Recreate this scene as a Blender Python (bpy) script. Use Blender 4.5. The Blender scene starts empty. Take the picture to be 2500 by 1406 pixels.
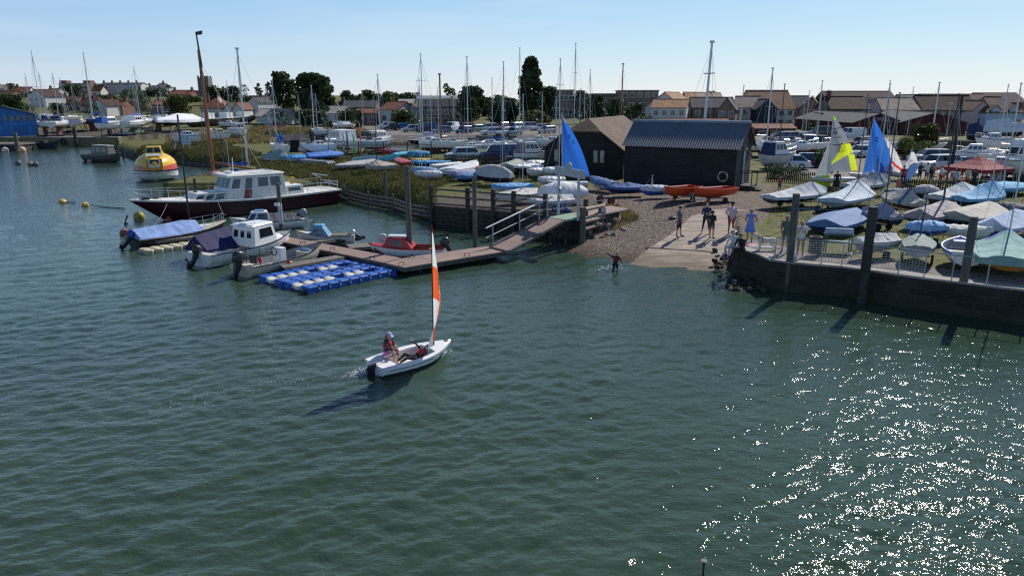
import bpy, math, random
import numpy as np
from mathutils import Vector, Matrix
random.seed(7)
RNG = np.random.default_rng(7)
R = math.radians
sc = bpy.context.scene
COL = sc.collection
# ---------------------------------------------------------------- camera, sky, sun, exposure
FPX, PITCH, CAMH = 1766.0, R(14.69), 8.4
SP, CP = math.sin(PITCH), math.cos(PITCH)
cam = bpy.data.objects.new('camera', bpy.data.cameras.new('camera'))
COL.objects.link(cam)
cam.location = (0, 0, CAMH)
cam.rotation_euler = (R(90) - PITCH, 0, 0)
cam.data.sensor_width = 36
cam.data.lens = 36 * FPX / 2500
cam.data.clip_end = 6000
sc.camera = cam
SUN_AZ, SUN_EL = R(36), R(40)
wd = bpy.data.worlds.new('World'); sc.world = wd; wd.use_nodes = True
wn = wd.node_tree.nodes; wl = wd.node_tree.links
sky = wn.new('ShaderNodeTexSky'); sky.sky_type = 'NISHITA'; sky.sun_disc = False
sky.sun_elevation = SUN_EL; sky.sun_rotation = SUN_AZ
sky.altitude = 20; sky.air_density = 1.0; sky.dust_density = 0.0; sky.ozone_density = 3.0
bg = wn['Background']; bg.inputs[1].default_value = 0.15
# the photo's tone curve and white balance on the clear sky: each channel raised to its own power
srgb = wn.new('ShaderNodeSeparateColor'); wl.new(sky.outputs[0], srgb.inputs[0])
crgb = wn.new('ShaderNodeCombineColor')
for ch, (ex, mu) in enumerate(((.75, .655), (.6, 1.0), (.3, 2.24))):
    pw = wn.new('ShaderNodeMath'); pw.operation = 'POWER'; wl.new(srgb.outputs[ch], pw.inputs[0]); pw.inputs[1].default_value = ex
    ml = wn.new('ShaderNodeMath'); ml.operation = 'MULTIPLY'; wl.new(pw.outputs[0], ml.inputs[0]); ml.inputs[1].default_value = mu
    wl.new(ml.outputs[0], crgb.inputs[ch])
# faint streaks of high cloud
wt = wn.new('ShaderNodeTexCoord'); wm = wn.new('ShaderNodeMapping'); wm.inputs['Scale'].default_value = (1.5, 1.5, 14)
wl.new(wt.outputs['Generated'], wm.inputs[0])
cn = wn.new('ShaderNodeTexNoise'); cn.inputs['Scale'].default_value = 2.2; cn.inputs['Detail'].default_value = 6; wl.new(wm.outputs[0], cn.inputs['Vector'])
cr = wn.new('ShaderNodeMapRange'); cr.inputs[1].default_value = .48; cr.inputs[2].default_value = .75; cr.inputs[3].default_value = 0; cr.inputs[4].default_value = .28; wl.new(cn.outputs['Fac'], cr.inputs[0])
hs = wn.new('ShaderNodeMix'); hs.data_type = 'RGBA'; wl.new(cr.outputs[0], hs.inputs[0]); hs.inputs[7].default_value = (3.3, 4.0, 4.4, 1)
wl.new(crgb.outputs[0], hs.inputs[6])
# the clear sky deepens towards the zenith
wz = wn.new('ShaderNodeSeparateXYZ'); wl.new(wt.outputs['Generated'], wz.inputs[0])
zr_ = wn.new('ShaderNodeMapRange'); zr_.inputs[1].default_value = .14; zr_.inputs[2].default_value = .75; zr_.inputs[3].default_value = 1; zr_.inputs[4].default_value = .36; wl.new(wz.outputs[2], zr_.inputs[0])
zm = wn.new('ShaderNodeVectorMath'); zm.operation = 'SCALE'; wl.new(hs.outputs[2], zm.inputs[0]); wl.new(zr_.outputs[0], zm.inputs[3]); wl.new(zm.outputs[0], bg.inputs[0])
sl = bpy.data.lights.new('sun', 'SUN'); sl.energy = 3.5; sl.angle = R(0.5); sl.color = (1.0, .95, .87)
so = bpy.data.objects.new('sun', sl); COL.objects.link(so)
sdir = Vector((math.sin(SUN_AZ) * math.cos(SUN_EL), math.cos(SUN_AZ) * math.cos(SUN_EL), math.sin(SUN_EL)))
so.rotation_euler = sdir.to_track_quat('Z', 'Y').to_euler(); so.location = (30, 60, 80)
vs = sc.view_settings
vs.view_transform = 'Standard'; vs.look = 'None'; vs.gamma = 1; vs.exposure = 0.5
sc.cycles.use_denoising = False; sc.cycles.filter_width = 1.25; sc.cycles.max_bounces = 6; sc.cycles.diffuse_bounces = 3; sc.cycles.glossy_bounces = 3
sc.cycles.transparent_max_bounces = 8; sc.cycles.transmission_bounces = 4

# ---------------------------------------------------------------- reading positions off the photo's 2500 px grid
def ray(px, py):
    u = (px - 1250) / FPX; v = (py - 703) / FPX
    return u, CP - v * SP, -(SP + v * CP)
def G(px, py, z=0.0):                      # point on the level z
    d = ray(px, py); t = (z - CAMH) / d[2]
    return Vector((d[0] * t, d[1] * t, z))
def W(px, py, Y):                          # point on the upright plane y = Y
    d = ray(px, py); t = Y / d[1]
    return Vector((d[0] * t, Y, CAMH + d[2] * t))
def zat(Y, py):                            # height of row py at depth Y
    d = ray(1250, py); return CAMH + d[2] * Y / d[1]

# ---------------------------------------------------------------- materials
MC = {}
def new_mat(name):
    m = bpy.data.materials.new(name); m.use_nodes = True
    return m, m.node_tree.nodes, m.node_tree.links, m.node_tree.nodes['Principled BSDF']
def vmath(n, l, op, a, b=None):
    q = n.new('ShaderNodeVectorMath'); q.operation = op; l.new(a, q.inputs[0])
    if b is not None: q.inputs[1].default_value = b
    return q.outputs[0]
def M(name, c, rough=.6, metal=0, var=.18, scale=2.5, bump=0, bscale=None, spec=.5, sub=None, coat=0, stretch=(1, 1, 1), c2=None, thr=None):
    """procedural material: base colour varied by two noises in world space, optional bump"""
    if name in MC: return MC[name]
    m, n, l, b = new_mat(name)
    g = n.new('ShaderNodeNewGeometry')
    pos = vmath(n, l, 'MULTIPLY', g.outputs['Position'], stretch)
    t1 = n.new('ShaderNodeTexNoise'); t1.inputs['Scale'].default_value = scale; t1.inputs['Detail'].default_value = 6; t1.inputs['Roughness'].default_value = .65
    l.new(pos, t1.inputs['Vector'])
    rp = n.new('ShaderNodeValToRGB')
    c2 = c2 or tuple(min(1, x * (1 + var)) for x in c)
    lo = tuple(x * (1 - var) for x in c)
    e = rp.color_ramp.elements
    e[0].position = .35 if thr is None else thr - .06; e[0].color = (*lo, 1)
    e[1].position = .68 if thr is None else thr + .06; e[1].color = (*c2, 1)
    l.new(t1.outputs['Fac'], rp.inputs['Fac'])
    l.new(rp.outputs['Color'], b.inputs['Base Color'])
    b.inputs['Roughness'].default_value = rough; b.inputs['Metallic'].default_value = metal
    b.inputs['Specular IOR Level'].default_value = spec
    if coat: b.inputs['Coat Weight'].default_value = coat; b.inputs['Coat Roughness'].default_value = .08
    if bump:
        t2 = n.new('ShaderNodeTexNoise'); t2.inputs['Scale'].default_value = bscale or scale * 4; t2.inputs['Detail'].default_value = 5
        l.new(pos, t2.inputs['Vector'])
        bp = n.new('ShaderNodeBump'); bp.inputs['Strength'].default_value = bump; bp.inputs['Distance'].default_value = .05
        l.new(t2.outputs['Fac'], bp.inputs['Height']); l.new(bp.outputs['Normal'], b.inputs['Normal'])
    MC[name] = m
    return m
def MB_(name, c1, c2, mortar, bw=.22, bh=.075, ms=.012, rough=.85, bump=.4, coord='Object', sq=0):
    """masonry / tiles / boards: a brick texture laid over object coordinates, u along x+y, v along z"""
    if name in MC: return MC[name]
    m, n, l, b = new_mat(name)
    tc = n.new('ShaderNodeTexCoord'); sx = n.new('ShaderNodeSeparateXYZ'); l.new(tc.outputs[coord], sx.inputs[0])
    ad = n.new('ShaderNodeMath'); ad.operation = 'ADD'; l.new(sx.outputs[0], ad.inputs[0]); l.new(sx.outputs[1], ad.inputs[1])
    cx = n.new('ShaderNodeCombineXYZ'); l.new(ad.outputs[0], cx.inputs[0]); l.new(sx.outputs[2], cx.inputs[1])
    br = n.new('ShaderNodeTexBrick'); l.new(cx.outputs[0], br.inputs['Vector'])
    br.inputs['Scale'].default_value = 1; br.inputs['Brick Width'].default_value = bw; br.inputs['Row Height'].default_value = bh
    br.inputs['Mortar Size'].default_value = ms; br.inputs['Color1'].default_value = (*c1, 1); br.inputs['Color2'].default_value = (*c2, 1); br.inputs['Mortar'].default_value = (*mortar, 1)
    nz = n.new('ShaderNodeTexNoise'); nz.inputs['Scale'].default_value = .9; nz.inputs['Detail'].default_value = 7
    l.new(tc.outputs[coord], nz.inputs['Vector'])
    mx = n.new('ShaderNodeMix'); mx.data_type = 'RGBA'; mx.blend_type = 'MULTIPLY'; mx.inputs[0].default_value = .8
    mr = n.new('ShaderNodeMapRange'); mr.inputs[1].default_value = .3; mr.inputs[2].default_value = .7; mr.inputs[3].default_value = .6; mr.inputs[4].default_value = 1.25
    l.new(nz.outputs['Fac'], mr.inputs[0])
    l.new(br.outputs['Color'], mx.inputs[6]); l.new(mr.outputs[0], mx.inputs[7]); l.new(mx.outputs[2], b.inputs['Base Color'])
    b.inputs['Roughness'].default_value = rough; b.inputs['Specular IOR Level'].default_value = .25
    bp = n.new('ShaderNodeBump'); bp.inputs['Strength'].default_value = bump; bp.inputs['Distance'].default_value = .02; bp.invert = True
    l.new(br.outputs['Fac'], bp.inputs['Height']); l.new(bp.outputs['Normal'], b.inputs['Normal'])
    MC[name] = m
    return m
def MG(name, c=(.015, .02, .025), rough=.06):      # dark window glass
    if name in MC: return MC[name]
    m = M(name, c, rough=rough, var=.3, scale=.8, spec=.9)
    return m
def leafmat(name, c1, c2):
    if name in MC: return MC[name]
    m, n, l, b = new_mat(name)
    g = n.new('ShaderNodeNewGeometry')
    t = n.new('ShaderNodeTexNoise'); t.inputs['Scale'].default_value = .9; t.inputs['Detail'].default_value = 8; t.inputs['Roughness'].default_value = .8
    l.new(g.outputs['Position'], t.inputs['Vector'])
    rp = n.new('ShaderNodeValToRGB'); e = rp.color_ramp.elements
    e[0].position = .32; e[0].color = (*c1, 1); e[1].position = .66; e[1].color = (*c2, 1)
    l.new(t.outputs['Fac'], rp.inputs['Fac']); l.new(rp.outputs['Color'], b.inputs['Base Color'])
    b.inputs['Roughness'].default_value = .55; b.inputs['Specular IOR Level'].default_value = .3
    tr = n.new('ShaderNodeBsdfTranslucent'); l.new(rp.outputs['Color'], tr.inputs['Color'])
    mx = n.new('ShaderNodeMixShader'); mx.inputs[0].default_value = .3
    l.new(b.outputs[0], mx.inputs[1]); l.new(tr.outputs[0], mx.inputs[2])
    l.new(mx.outputs[0], n['Material Output'].inputs[0])
    MC[name] = m
    return m
def clothmat(name, c, var=.12, trans=.25, rough=.75):
    """sailcloth: lets some light through"""
    if name in MC: return MC[name]
    m = M(name, c, rough=rough, var=var, scale=1.3, bump=.15, bscale=3)
    n, l = m.node_tree.nodes, m.node_tree.links; b = n['Principled BSDF']
    tr = n.new('ShaderNodeBsdfTranslucent'); tr.inputs['Color'].default_value = (*c, 1)
    mx = n.new('ShaderNodeMixShader'); mx.inputs[0].default_value = trans
    l.new(b.outputs[0], mx.inputs[1]); l.new(tr.outputs[0], mx.inputs[2]); l.new(mx.outputs[0], n['Material Output'].inputs[0])
    return m

# ---------------------------------------------------------------- mesh building
class MB:
    def __init__(s): s.v = []; s.f = []; s.m = []
    def add(s, V, F, mi=0):
        o = len(s.v); s.v += [tuple(p) for p in V]
        s.f += [tuple(i + o for i in q) for q in F]; s.m += [mi] * len(F); return s
    def hexa(s, b, t, mi=0):               # four bottom and four top points, same turning sense
        return s.add(list(b) + list(t), [(3, 2, 1, 0), (4, 5, 6, 7), (0, 1, 5, 4), (1, 2, 6, 5), (2, 3, 7, 6), (3, 0, 4, 7)], mi)
    def bx(s, x0, x1, y0, y1, z0, z1, mi=0):
        return s.hexa([(x0, y0, z0), (x1, y0, z0), (x1, y1, z0), (x0, y1, z0)], [(x0, y0, z1), (x1, y0, z1), (x1, y1, z1), (x0, y1, z1)], mi)
    def box(s, c, d, rz=0, mi=0, rx=0, ry=0):
        m = Matrix.Translation(c) @ Matrix.Rotation(rz, 4, 'Z') @ Matrix.Rotation(ry, 4, 'Y') @ Matrix.Rotation(rx, 4, 'X')
        a, b_, h = d[0] / 2, d[1] / 2, d[2] / 2
        P = [(-a, -b_, -h), (a, -b_, -h), (a, b_, -h), (-a, b_, -h), (-a, -b_, h), (a, -b_, h), (a, b_, h), (-a, b_, h)]
        P = [m @ Vector(p) for p in P]
        return s.hexa(P[:4], P[4:], mi)
    def tube(s, p, q, r, r2=None, n=8, mi=0):
        p, q = Vector(p), Vector(q); r2 = r if r2 is None else r2
        d = (q - p)
        if d.length < 1e-6: return s
        d.normalize(); a = d.orthogonal().normalized(); b_ = d.cross(a)
        r1_ = [p + (a * math.cos(k * 2 * math.pi / n) + b_ * math.sin(k * 2 * math.pi / n)) * r for k in range(n)]
        r2_ = [q + (a * math.cos(k * 2 * math.pi / n) + b_ * math.sin(k * 2 * math.pi / n)) * r2 for k in range(n)]
        return s.loft([r1_, r2_], True, (1, 1), mi)
    def path(s, pts, r, n=6, mi=0):
        for i in range(len(pts) - 1): s.tube(pts[i], pts[i + 1], r, n=n, mi=mi)
        return s
    def loft(s, rings, closed=True, caps=(1, 1), mi=0):
        n = len(rings[0]); V = [p for r_ in rings for p in r_]; F = []
        for i in range(len(rings) - 1):
            for k in range(n if closed else n - 1):
                k2 = (k + 1) % n
                F.append((i * n + k, i * n + k2, (i + 1) * n + k2, (i + 1) * n + k))
        if caps[0]: F.append(tuple(range(n))[::-1])
        if caps[1]: F.append(tuple((len(rings) - 1) * n + k for k in range(n)))
        return s.add(V, F, mi)
    def prism(s, poly, z0, z1, mi=0):
        n = len(poly); V = [(x, y, z0) for x, y in poly] + [(x, y, z1) for x, y in poly]
        F = [tuple(range(n))[::-1], tuple(range(n, 2 * n))] + [(k, (k + 1) % n, n + (k + 1) % n, n + k) for k in range(n)]
        return s.add(V, F, mi)
    def ball(s, c, r, n=10, m=6, mi=0):
        if not hasattr(r, '__len__'): r = (r, r, r)
        rings = []
        for i in range(m + 1):
            t = math.pi * (i / m) ; t = min(max(t, .03), math.pi - .03)
            rings.append([(c[0] + r[0] * math.sin(t) * math.cos(k * 2 * math.pi / n), c[1] + r[1] * math.sin(t) * math.sin(k * 2 * math.pi / n), c[2] - r[2] * math.cos(t)) for k in range(n)])
        return s.loft(rings, True, (1, 1), mi)
    def torus(s, c, Rr, r, n=20, m=8, mi=0, axis='z', seg=None):
        V = []; F = []
        for i in range(n):
            a = i * 2 * math.pi / n
            for k in range(m):
                b_ = k * 2 * math.pi / m; q = Rr + r * math.cos(b_); h = r * math.sin(b_)
                x, y = q * math.cos(a), q * math.sin(a)
                V.append({'z': (c[0] + x, c[1] + y, c[2] + h), 'y': (c[0] + x, c[1] + h, c[2] + y), 'x': (c[0] + h, c[1] + x, c[2] + y)}[axis])
        for i in range(n):
            for k in range(m):
                F.append((i * m + k, ((i + 1) % n) * m + k, ((i + 1) % n) * m + (k + 1) % m, i * m + (k + 1) % m))
        o = len(s.f); s.add(V, F, mi)
        if seg:                            # every seg-th stretch in another material
            for i in range(n):
                if (i * 8 // n) % 2:
                    for k in range(m): s.m[o + i * m + k] = seg
        return s
    def slab(s, p00, p10, p11, p01, u0, u1, v0, v1, off=.02, mi=0):
        """thin pane standing proud of the four-cornered face"""
        p00, p10, p11, p01 = map(Vector, (p00, p10, p11, p01))
        nn = (p10 - p00).cross(p01 - p00).normalized()
        def at(u, v): return p00.lerp(p10, u).lerp(p01.lerp(p11, u), v)
        q = [at(u0, v0), at(u1, v0), at(u1, v1), at(u0, v1)]
        return s.hexa([p - nn * .02 for p in q], [p + nn * off for p in q], mi)
    def xf(s, m):
        s.v = [tuple(m @ Vector(p)) for p in s.v]; return s
    def each(s, name, mats, parent, n=8):   # every n-cornered piece a part of its own
        for i in range(0, len(s.v), n):
            q = MB(); q.v = s.v[i:i + n]; fs = [(f, k) for f, k in zip(s.f, s.m) if i <= f[0] < i + n]; q.f = [tuple(j - i for j in f) for f, k in fs]; q.m = [k for f, k in fs]; q.build(name, mats, parent)
    def build(s, name, mats, parent=None, smooth=0, loc=None, rz=0, label=None, bevel=0):
        me = bpy.data.meshes.new(name); me.from_pydata(s.v, [], s.f)
        if not isinstance(mats, (list, tuple)): mats = [mats]
        for m in mats: me.materials.append(m)
        me.polygons.foreach_set('material_index', s.m)
        me.validate(); me.update()
        if smooth:
            me.polygons.foreach_set('use_smooth', [True] * len(me.polygons)); me.set_sharp_from_angle(angle=R(smooth))
        o = bpy.data.objects.new(name, me); COL.objects.link(o)
        if parent: o.parent = parent
        if loc is not None: o.location = loc
        if rz: o.rotation_euler.z = rz
        if label: o['label'] = label
        if bevel:
            bm_ = o.modifiers.new('edge', 'BEVEL'); bm_.width = bevel; bm_.segments = 2; bm_.limit_method = 'ANGLE'; bm_.angle_limit = R(35)
        return o
def thing(name, label, cat, loc=(0, 0, 0), rz=0, group=None):
    o = bpy.data.objects.new(name, None); COL.objects.link(o); o.empty_display_size = .2
    o.location = loc; o.rotation_euler.z = rz
    return tag(o, label, cat, group)
def tag(o, label, cat, group=None):
    o['label'] = label; o['category'] = cat
    if group: o['group'] = group
    return o
def struct(o, kind='structure'):
    o['kind'] = kind; return o
def text_mb(body, size, mi=0, bold=0):
    """flat letters in the xy plane, as mesh"""
    cu = bpy.data.curves.new('t', 'FONT'); cu.body = body; cu.size = size; cu.align_x = 'CENTER'; cu.align_y = 'CENTER'; cu.offset = bold
    ob = bpy.data.objects.new('t', cu); COL.objects.link(ob)
    dg = bpy.context.evaluated_depsgraph_get(); me = ob.evaluated_get(dg).to_mesh()
    mb = MB(); mb.add([v.co[:] for v in me.vertices], [tuple(p.vertices) for p in me.polygons], mi)
    ob.evaluated_get(dg).to_mesh_clear(); bpy.data.objects.remove(ob); bpy.data.curves.remove(cu)
    return mb
SEG7 = {'0': 'abcdef', '1': 'bc', '2': 'abged', '3': 'abgcd', '4': 'fgbc', '5': 'afgcd', '6': 'afgedc', '7': 'abc', '8': 'abcdefg', '9': 'abfgcd'}
def seg_mb(txt, h=.3, mi=0):
    """sail numbers in seven-stroke digits, flat in the xy plane"""
    mb = MB(); w = h * .5; t = h * .1
    S = {'a': (0, h - t, w, h), 'g': (0, h / 2 - t / 2, w, h / 2 + t / 2), 'd': (0, 0, w, t), 'f': (0, h / 2, t, h), 'b': (w - t, h / 2, w, h), 'e': (0, 0, t, h / 2), 'c': (w - t, 0, w, h / 2)}
    x = -len(txt) * h * .35
    for ch in txt:
        for s_ in SEG7[ch]:
            x0, y0, x1, y1 = S[s_]
            mb.add([(x + x0, y0 - h / 2, 0), (x + x1, y0 - h / 2, 0), (x + x1, y1 - h / 2, 0), (x + x0, y1 - h / 2, 0)], [(0, 1, 2, 3)], mi)
        x += h * .7
    return mb
# ================================================================ land and water
def sm(t):
    t = np.clip(t, 0, 1); return t * t * (3 - 2 * t)
def seg_dist(X, Y, P, closed=True):
    d = np.full(X.shape, 1e9); n = len(P)
    for i in range(n if closed else n - 1):
        ax, ay = P[i][0], P[i][1]; bx_, by_ = P[(i + 1) % n][0], P[(i + 1) % n][1]
        vx, vy = bx_ - ax, by_ - ay
        t = np.clip(((X - ax) * vx + (Y - ay) * vy) / (vx * vx + vy * vy + 1e-12), 0, 1)
        d = np.minimum(d, np.hypot(X - ax - t * vx, Y - ay - t * vy))
    return d
def inside(X, Y, P):
    c = np.zeros(X.shape, bool); n = len(P)
    for i in range(n):
        ax, ay = P[i][0], P[i][1]; bx_, by_ = P[(i + 1) % n][0], P[(i + 1) % n][1]
        if ay == by_: continue
        c ^= ((ay > Y) != (by_ > Y)) & (X < (bx_ - ax) * (Y - ay) / (by_ - ay) + ax)
    return c
def sdist(X, Y, P):
    d = seg_dist(X, Y, P); return np.where(inside(X, Y, P), d, -d)
def gp(pts, z=0): return [tuple(G(a, b, z))[:2] for a, b in pts]
QTOP = gp([(1790, 603), (1849, 620), (1880, 634), (1941, 642), (2060, 652), (2132, 661), (2180, 669), (2316, 686), (2467, 704), (2640, 724)], 1.35)
QUAY = QTOP + [(40, 17), (400, 17), (400, 62), (15, 62), (14.5, 48), (12.6, 41)]
WLINE = gp([(1800, 668), (1745, 655), (1640, 648), (1535, 640), (1450, 628), (1375, 612)])
YARD = WLINE + [(4.3, 42.6), (0, 46), (-6, 52), (-6, 62), (-30, 62), (-30, 106), (400, 106), (400, 60), (20, 60), (13, 40)]
STAGE = [(-5.3, 48.6), (.1, 45.9), (4.6, 43.2), (7.2, 46), (8, 62), (-8, 62)]
KBANK = gp([(1060, 548), (1000, 530), (940, 509), (880, 495), (835, 480), (760, 460), (690, 444), (620, 422), (540, 412), (470, 408), (430, 402), (330, 398), (300, 387), (262, 373), (285, 366), (420, 356), (560, 349)]) + [(-52, 150), (-28, 106), (10, 106), (10, 60), (-4, 56)]
FARL = [(-900, 130)] + gp([(-60, 357), (92, 357), (290, 357), (330, 354), (440, 347), (540, 342)]) + [(-40, 152), (-28, 138), (30, 138), (32, 104), (400, 60), (900, 60), (900, 2500), (-900, 2500)]
def vnoise(X, Y, s, seed):
    r = np.random.default_rng(seed); o = np.zeros(X.shape)
    for i in range(9):
        a = r.uniform(0, 6.28); k = s * r.uniform(.6, 1.7)
        o += np.sin(X * math.cos(a) * k + Y * math.sin(a) * k + r.uniform(0, 6.28))
    return o / 9
def hgt(X, Y):
    X = np.asarray(X, float); Y = np.asarray(Y, float)
    h = np.full(X.shape, -1.2)
    d = sdist(X, Y, QUAY); h = np.maximum(h, -1.2 + 2.55 * np.clip((d - .18) / .12, 0, 1))
    d = seg_dist(X, Y, WLINE, False); d = np.where(inside(X, Y, YARD), d, -d)
    h = np.maximum(h, np.clip(d / 9.0, -1.2, 1.38) + .03 * vnoise(X, Y, 1.1, 3) * (d > .5))
    d = sdist(X, Y, STAGE); h = np.maximum(h, -1.2 + 2.55 * np.clip((d - .1) / .12, 0, 1))
    d = sdist(X, Y, KBANK); h = np.maximum(h, -1.2 + 2.7 * sm((d + 1.2) / 3.6) + .18 * vnoise(X, Y, .5, 5) * sm(d / 3))
    d = sdist(X, Y, FARL); h = np.maximum(h, -1.2 + 2.8 * sm((d + .5) / 1.6))
    ck = sdist(X, Y, [(-29, 107), (29, 107), (27, 137), (-29, 137)])
    h = np.where(ck > 0, np.minimum(h, 1.4 - 2.6 * sm(ck / 3)), h)
    h = h + 7.2 * sm((Y - 190) / 240) * sm((-X - 5) / 120) + 1.2 * sm((Y - 210) / 150) + 2 * sm((Y - 520) / 600) + np.where(Y > 190, .5 * vnoise(X, Y, .03, 9), 0)
    return h
def H1(x, y): return float(hgt(np.array([x]), np.array([y]))[0])
def T(px, py, dz=0.0):                     # where the ray through a pixel meets the ground raised by dz
    z = 1.35 + dz
    for i in range(14):
        p = G(px, py, min(z, CAMH - .2)); z = .5 * z + .5 * (H1(p.x, p.y) + dz)
    p = G(px, py, min(z, CAMH - .2)); return p
def grid_mesh(name, rows_y, cols_u, zf, mat):
    """sheet laid out in rows of equal distance, finer close to the quay, coarser far off"""
    yy, uu = np.meshgrid(rows_y, cols_u, indexing='ij'); X = uu * yy; Y = yy; Z = zf(X, Y)
    co = np.stack([X, Y, Z], -1).reshape(-1, 3).astype(np.float32); nr, nc = X.shape
    i = np.arange(nr - 1)[:, None] * nc + np.arange(nc - 1)[None, :]
    f = np.stack([i, i + 1, i + nc + 1, i + nc], -1).reshape(-1, 4).astype(np.int32)
    me = bpy.data.meshes.new(name); me.vertices.add(len(co)); me.vertices.foreach_set('co', co.ravel())
    me.loops.add(f.size); me.loops.foreach_set('vertex_index', f.ravel()); me.polygons.add(len(f))
    me.polygons.foreach_set('loop_start', np.arange(0, f.size, 4, dtype=np.int32))
    me.polygons.foreach_set('use_smooth', np.ones(len(f), bool)); me.update(calc_edges=True)
    me.materials.append(mat)
    o = bpy.data.objects.new(name, me); COL.objects.link(o)
    return o, X, Y, Z
# --- ground
def ground_mat():
    m, n, l, b = new_mat('ground_cover')
    at = n.new('ShaderNodeAttribute'); at.attribute_name = 'zone'
    sx = n.new('ShaderNodeSeparateColor'); l.new(at.outputs['Color'], sx.inputs[0])
    g = n.new('ShaderNodeNewGeometry')
    def noise(s, d=6, r=.6):
        t = n.new('ShaderNodeTexNoise'); t.inputs['Scale'].default_value = s; t.inputs['Detail'].default_value = d; t.inputs['Roughness'].default_value = r
        l.new(g.outputs['Position'], t.inputs['Vector']); return t.outputs['Fac']
    def ramp(f, stops):
        r = n.new('ShaderNodeValToRGB'); e = r.color_ramp.elements
        while len(e) < len(stops): e.new(.5)
        for k, (p, c) in enumerate(stops): e[k].position = p; e[k].color = (*c, 1)
        l.new(f, r.inputs['Fac']); return r.outputs['Color']
    n1, n2, n3 = noise(.35, 8), noise(7, 8, .7), noise(1.4, 7)
    grass = ramp(n3, [(.3, (.06, .075, .02)), (.5, (.11, .115, .035)), (.7, (.19, .165, .065))])
    vor = n.new('ShaderNodeTexVoronoi'); vor.inputs['Scale'].default_value = 15; l.new(g.outputs['Position'], vor.inputs['Vector'])
    mixn = n.new('ShaderNodeMath'); mixn.operation = 'ADD'; l.new(n2, mixn.inputs[0])
    sv = n.new('ShaderNodeSeparateColor'); l.new(vor.outputs['Color'], sv.inputs[0])
    sc_ = n.new('ShaderNodeMath'); sc_.operation = 'MULTIPLY_ADD'; l.new(sv.outputs[0], sc_.inputs[0]); sc_.inputs[1].default_value = .55; sc_.inputs[2].default_value = -.27
    l.new(sc_.outputs[0], mixn.inputs[1])
    shingle = ramp(mixn.outputs[0], [(.25, (.045, .032, .025)), (.5, (.12, .088, .068)), (.68, (.2, .15, .12)), (.85, (.38, .32, .26))])
    paved = ramp(n3, [(.3, (.16, .14, .12)), (.7, (.27, .24, .21))])
    mud = ramp(n3, [(.3, (.06, .05, .038)), (.7, (.13, .11, .085))])
    def edge(ch):                          # ragged edge between covers
        a = n.new('ShaderNodeMath'); a.operation = 'MULTIPLY_ADD'; l.new(n3, a.inputs[0]); a.inputs[1].default_value = .7; a.inputs[2].default_value = -.35
        c = n.new('ShaderNodeMath'); c.operation = 'ADD'; l.new(sx.outputs[ch], c.inputs[0]); l.new(a.outputs[0], c.inputs[1])
        d = n.new('ShaderNodeMapRange'); d.inputs[1].default_value = .42; d.inputs[2].default_value = .58; l.new(c.outputs[0], d.inputs[0]); return d.outputs[0]
    cur = mud
    for ch, colr in ((0, grass), (1, shingle), (2, paved)):
        mx = n.new('ShaderNodeMix'); mx.data_type = 'RGBA'; l.new(edge(ch), mx.inputs[0]); l.new(cur, mx.inputs[6]); l.new(colr, mx.inputs[7]); cur = mx.outputs[2]
    # wet, weedy band where the tide has been
    sz = n.new('ShaderNodeSeparateXYZ'); l.new(g.outputs['Position'], sz.inputs[0])
    wet = n.new('ShaderNodeMapRange'); wet.inputs[1].default_value = .22; wet.inputs[2].default_value = .02; l.new(sz.outputs[2], wet.inputs[0])
    mx = n.new('ShaderNodeMix'); mx.data_type = 'RGBA'; mx.blend_type = 'MULTIPLY'; l.new(wet.outputs[0], mx.inputs[0]); l.new(cur, mx.inputs[6]); mx.inputs[7].default_value = (.42, .38, .3, 1)
    l.new(mx.outputs[2], b.inputs['Base Color']); b.inputs['Roughness'].default_value = .9; b.inputs['Specular IOR Level'].default_value = .2
    bp = n.new('ShaderNodeBump'); bp.inputs['Strength'].default_value = .7; bp.inputs['Distance'].default_value = .06
    l.new(mixn.outputs[0], bp.inputs['Height']); l.new(bp.outputs['Normal'], b.inputs['Normal'])
    return m
rows = [26.0]
while rows[-1] < 2400: rows.append(rows[-1] + max(.16, rows[-1] ** 2 / (1766 * 8.4) * 1.9))
rows = np.array(rows); cols = np.linspace(-1.15, 1.15, 640)
gr, X, Y, Z = grid_mesh('ground', rows, cols, hgt, ground_mat())
struct(gr)
zone = np.zeros((X.size, 4), np.float32); zone[:, 3] = 1
xs, ys, zs = X.ravel(), Y.ravel(), Z.ravel()
def soft(P, w): return np.clip(.5 + sdist(xs, ys, P) / w, 0, 1)
gravel = gp([(1430, 475), (1560, 452), (1780, 462), (1905, 468), (1880, 545), (1800, 600), (1750, 668), (1375, 620), (1400, 560), (1470, 540)], .9)
grassQ = gp([(1862, 556), (1950, 582), (2120, 600), (2300, 610), (2560, 640), (2600, 470), (2240, 450), (1880, 452), (1900, 505)], 1.35)
carR = gp([(1870, 425), (2600, 445), (2600, 395), (2000, 375), (1880, 365)], 1.4)
carR2 = gp([(1930, 372), (2110, 366), (2110, 342), (1840, 334), (1860, 352)], 1.4)
carF = [(-40, 150), (-24, 139), (30, 139), (40, 150), (30, 185), (-45, 185)]
zone[:, 1] = soft(gravel, 1.6)
pav = np.maximum.reduce([soft(carR, 1), soft(carR2, 1), soft(carF, 2)])
strip = np.where(inside(xs, ys, QUAY), np.clip(1.5 - (seg_dist(xs, ys, QTOP, False)) / 2.1 + .5 * 0, 0, 1), 0)
strip = np.where(inside(xs, ys, QUAY) & (seg_dist(xs, ys, QTOP, False) < 2.4), 1, 0)
zone[:, 2] = np.maximum(pav, strip)
yard = (zs > .9) & (zone[:, 1] < .5) & (zone[:, 2] < .5)
dirt = np.zeros(xs.shape)
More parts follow.
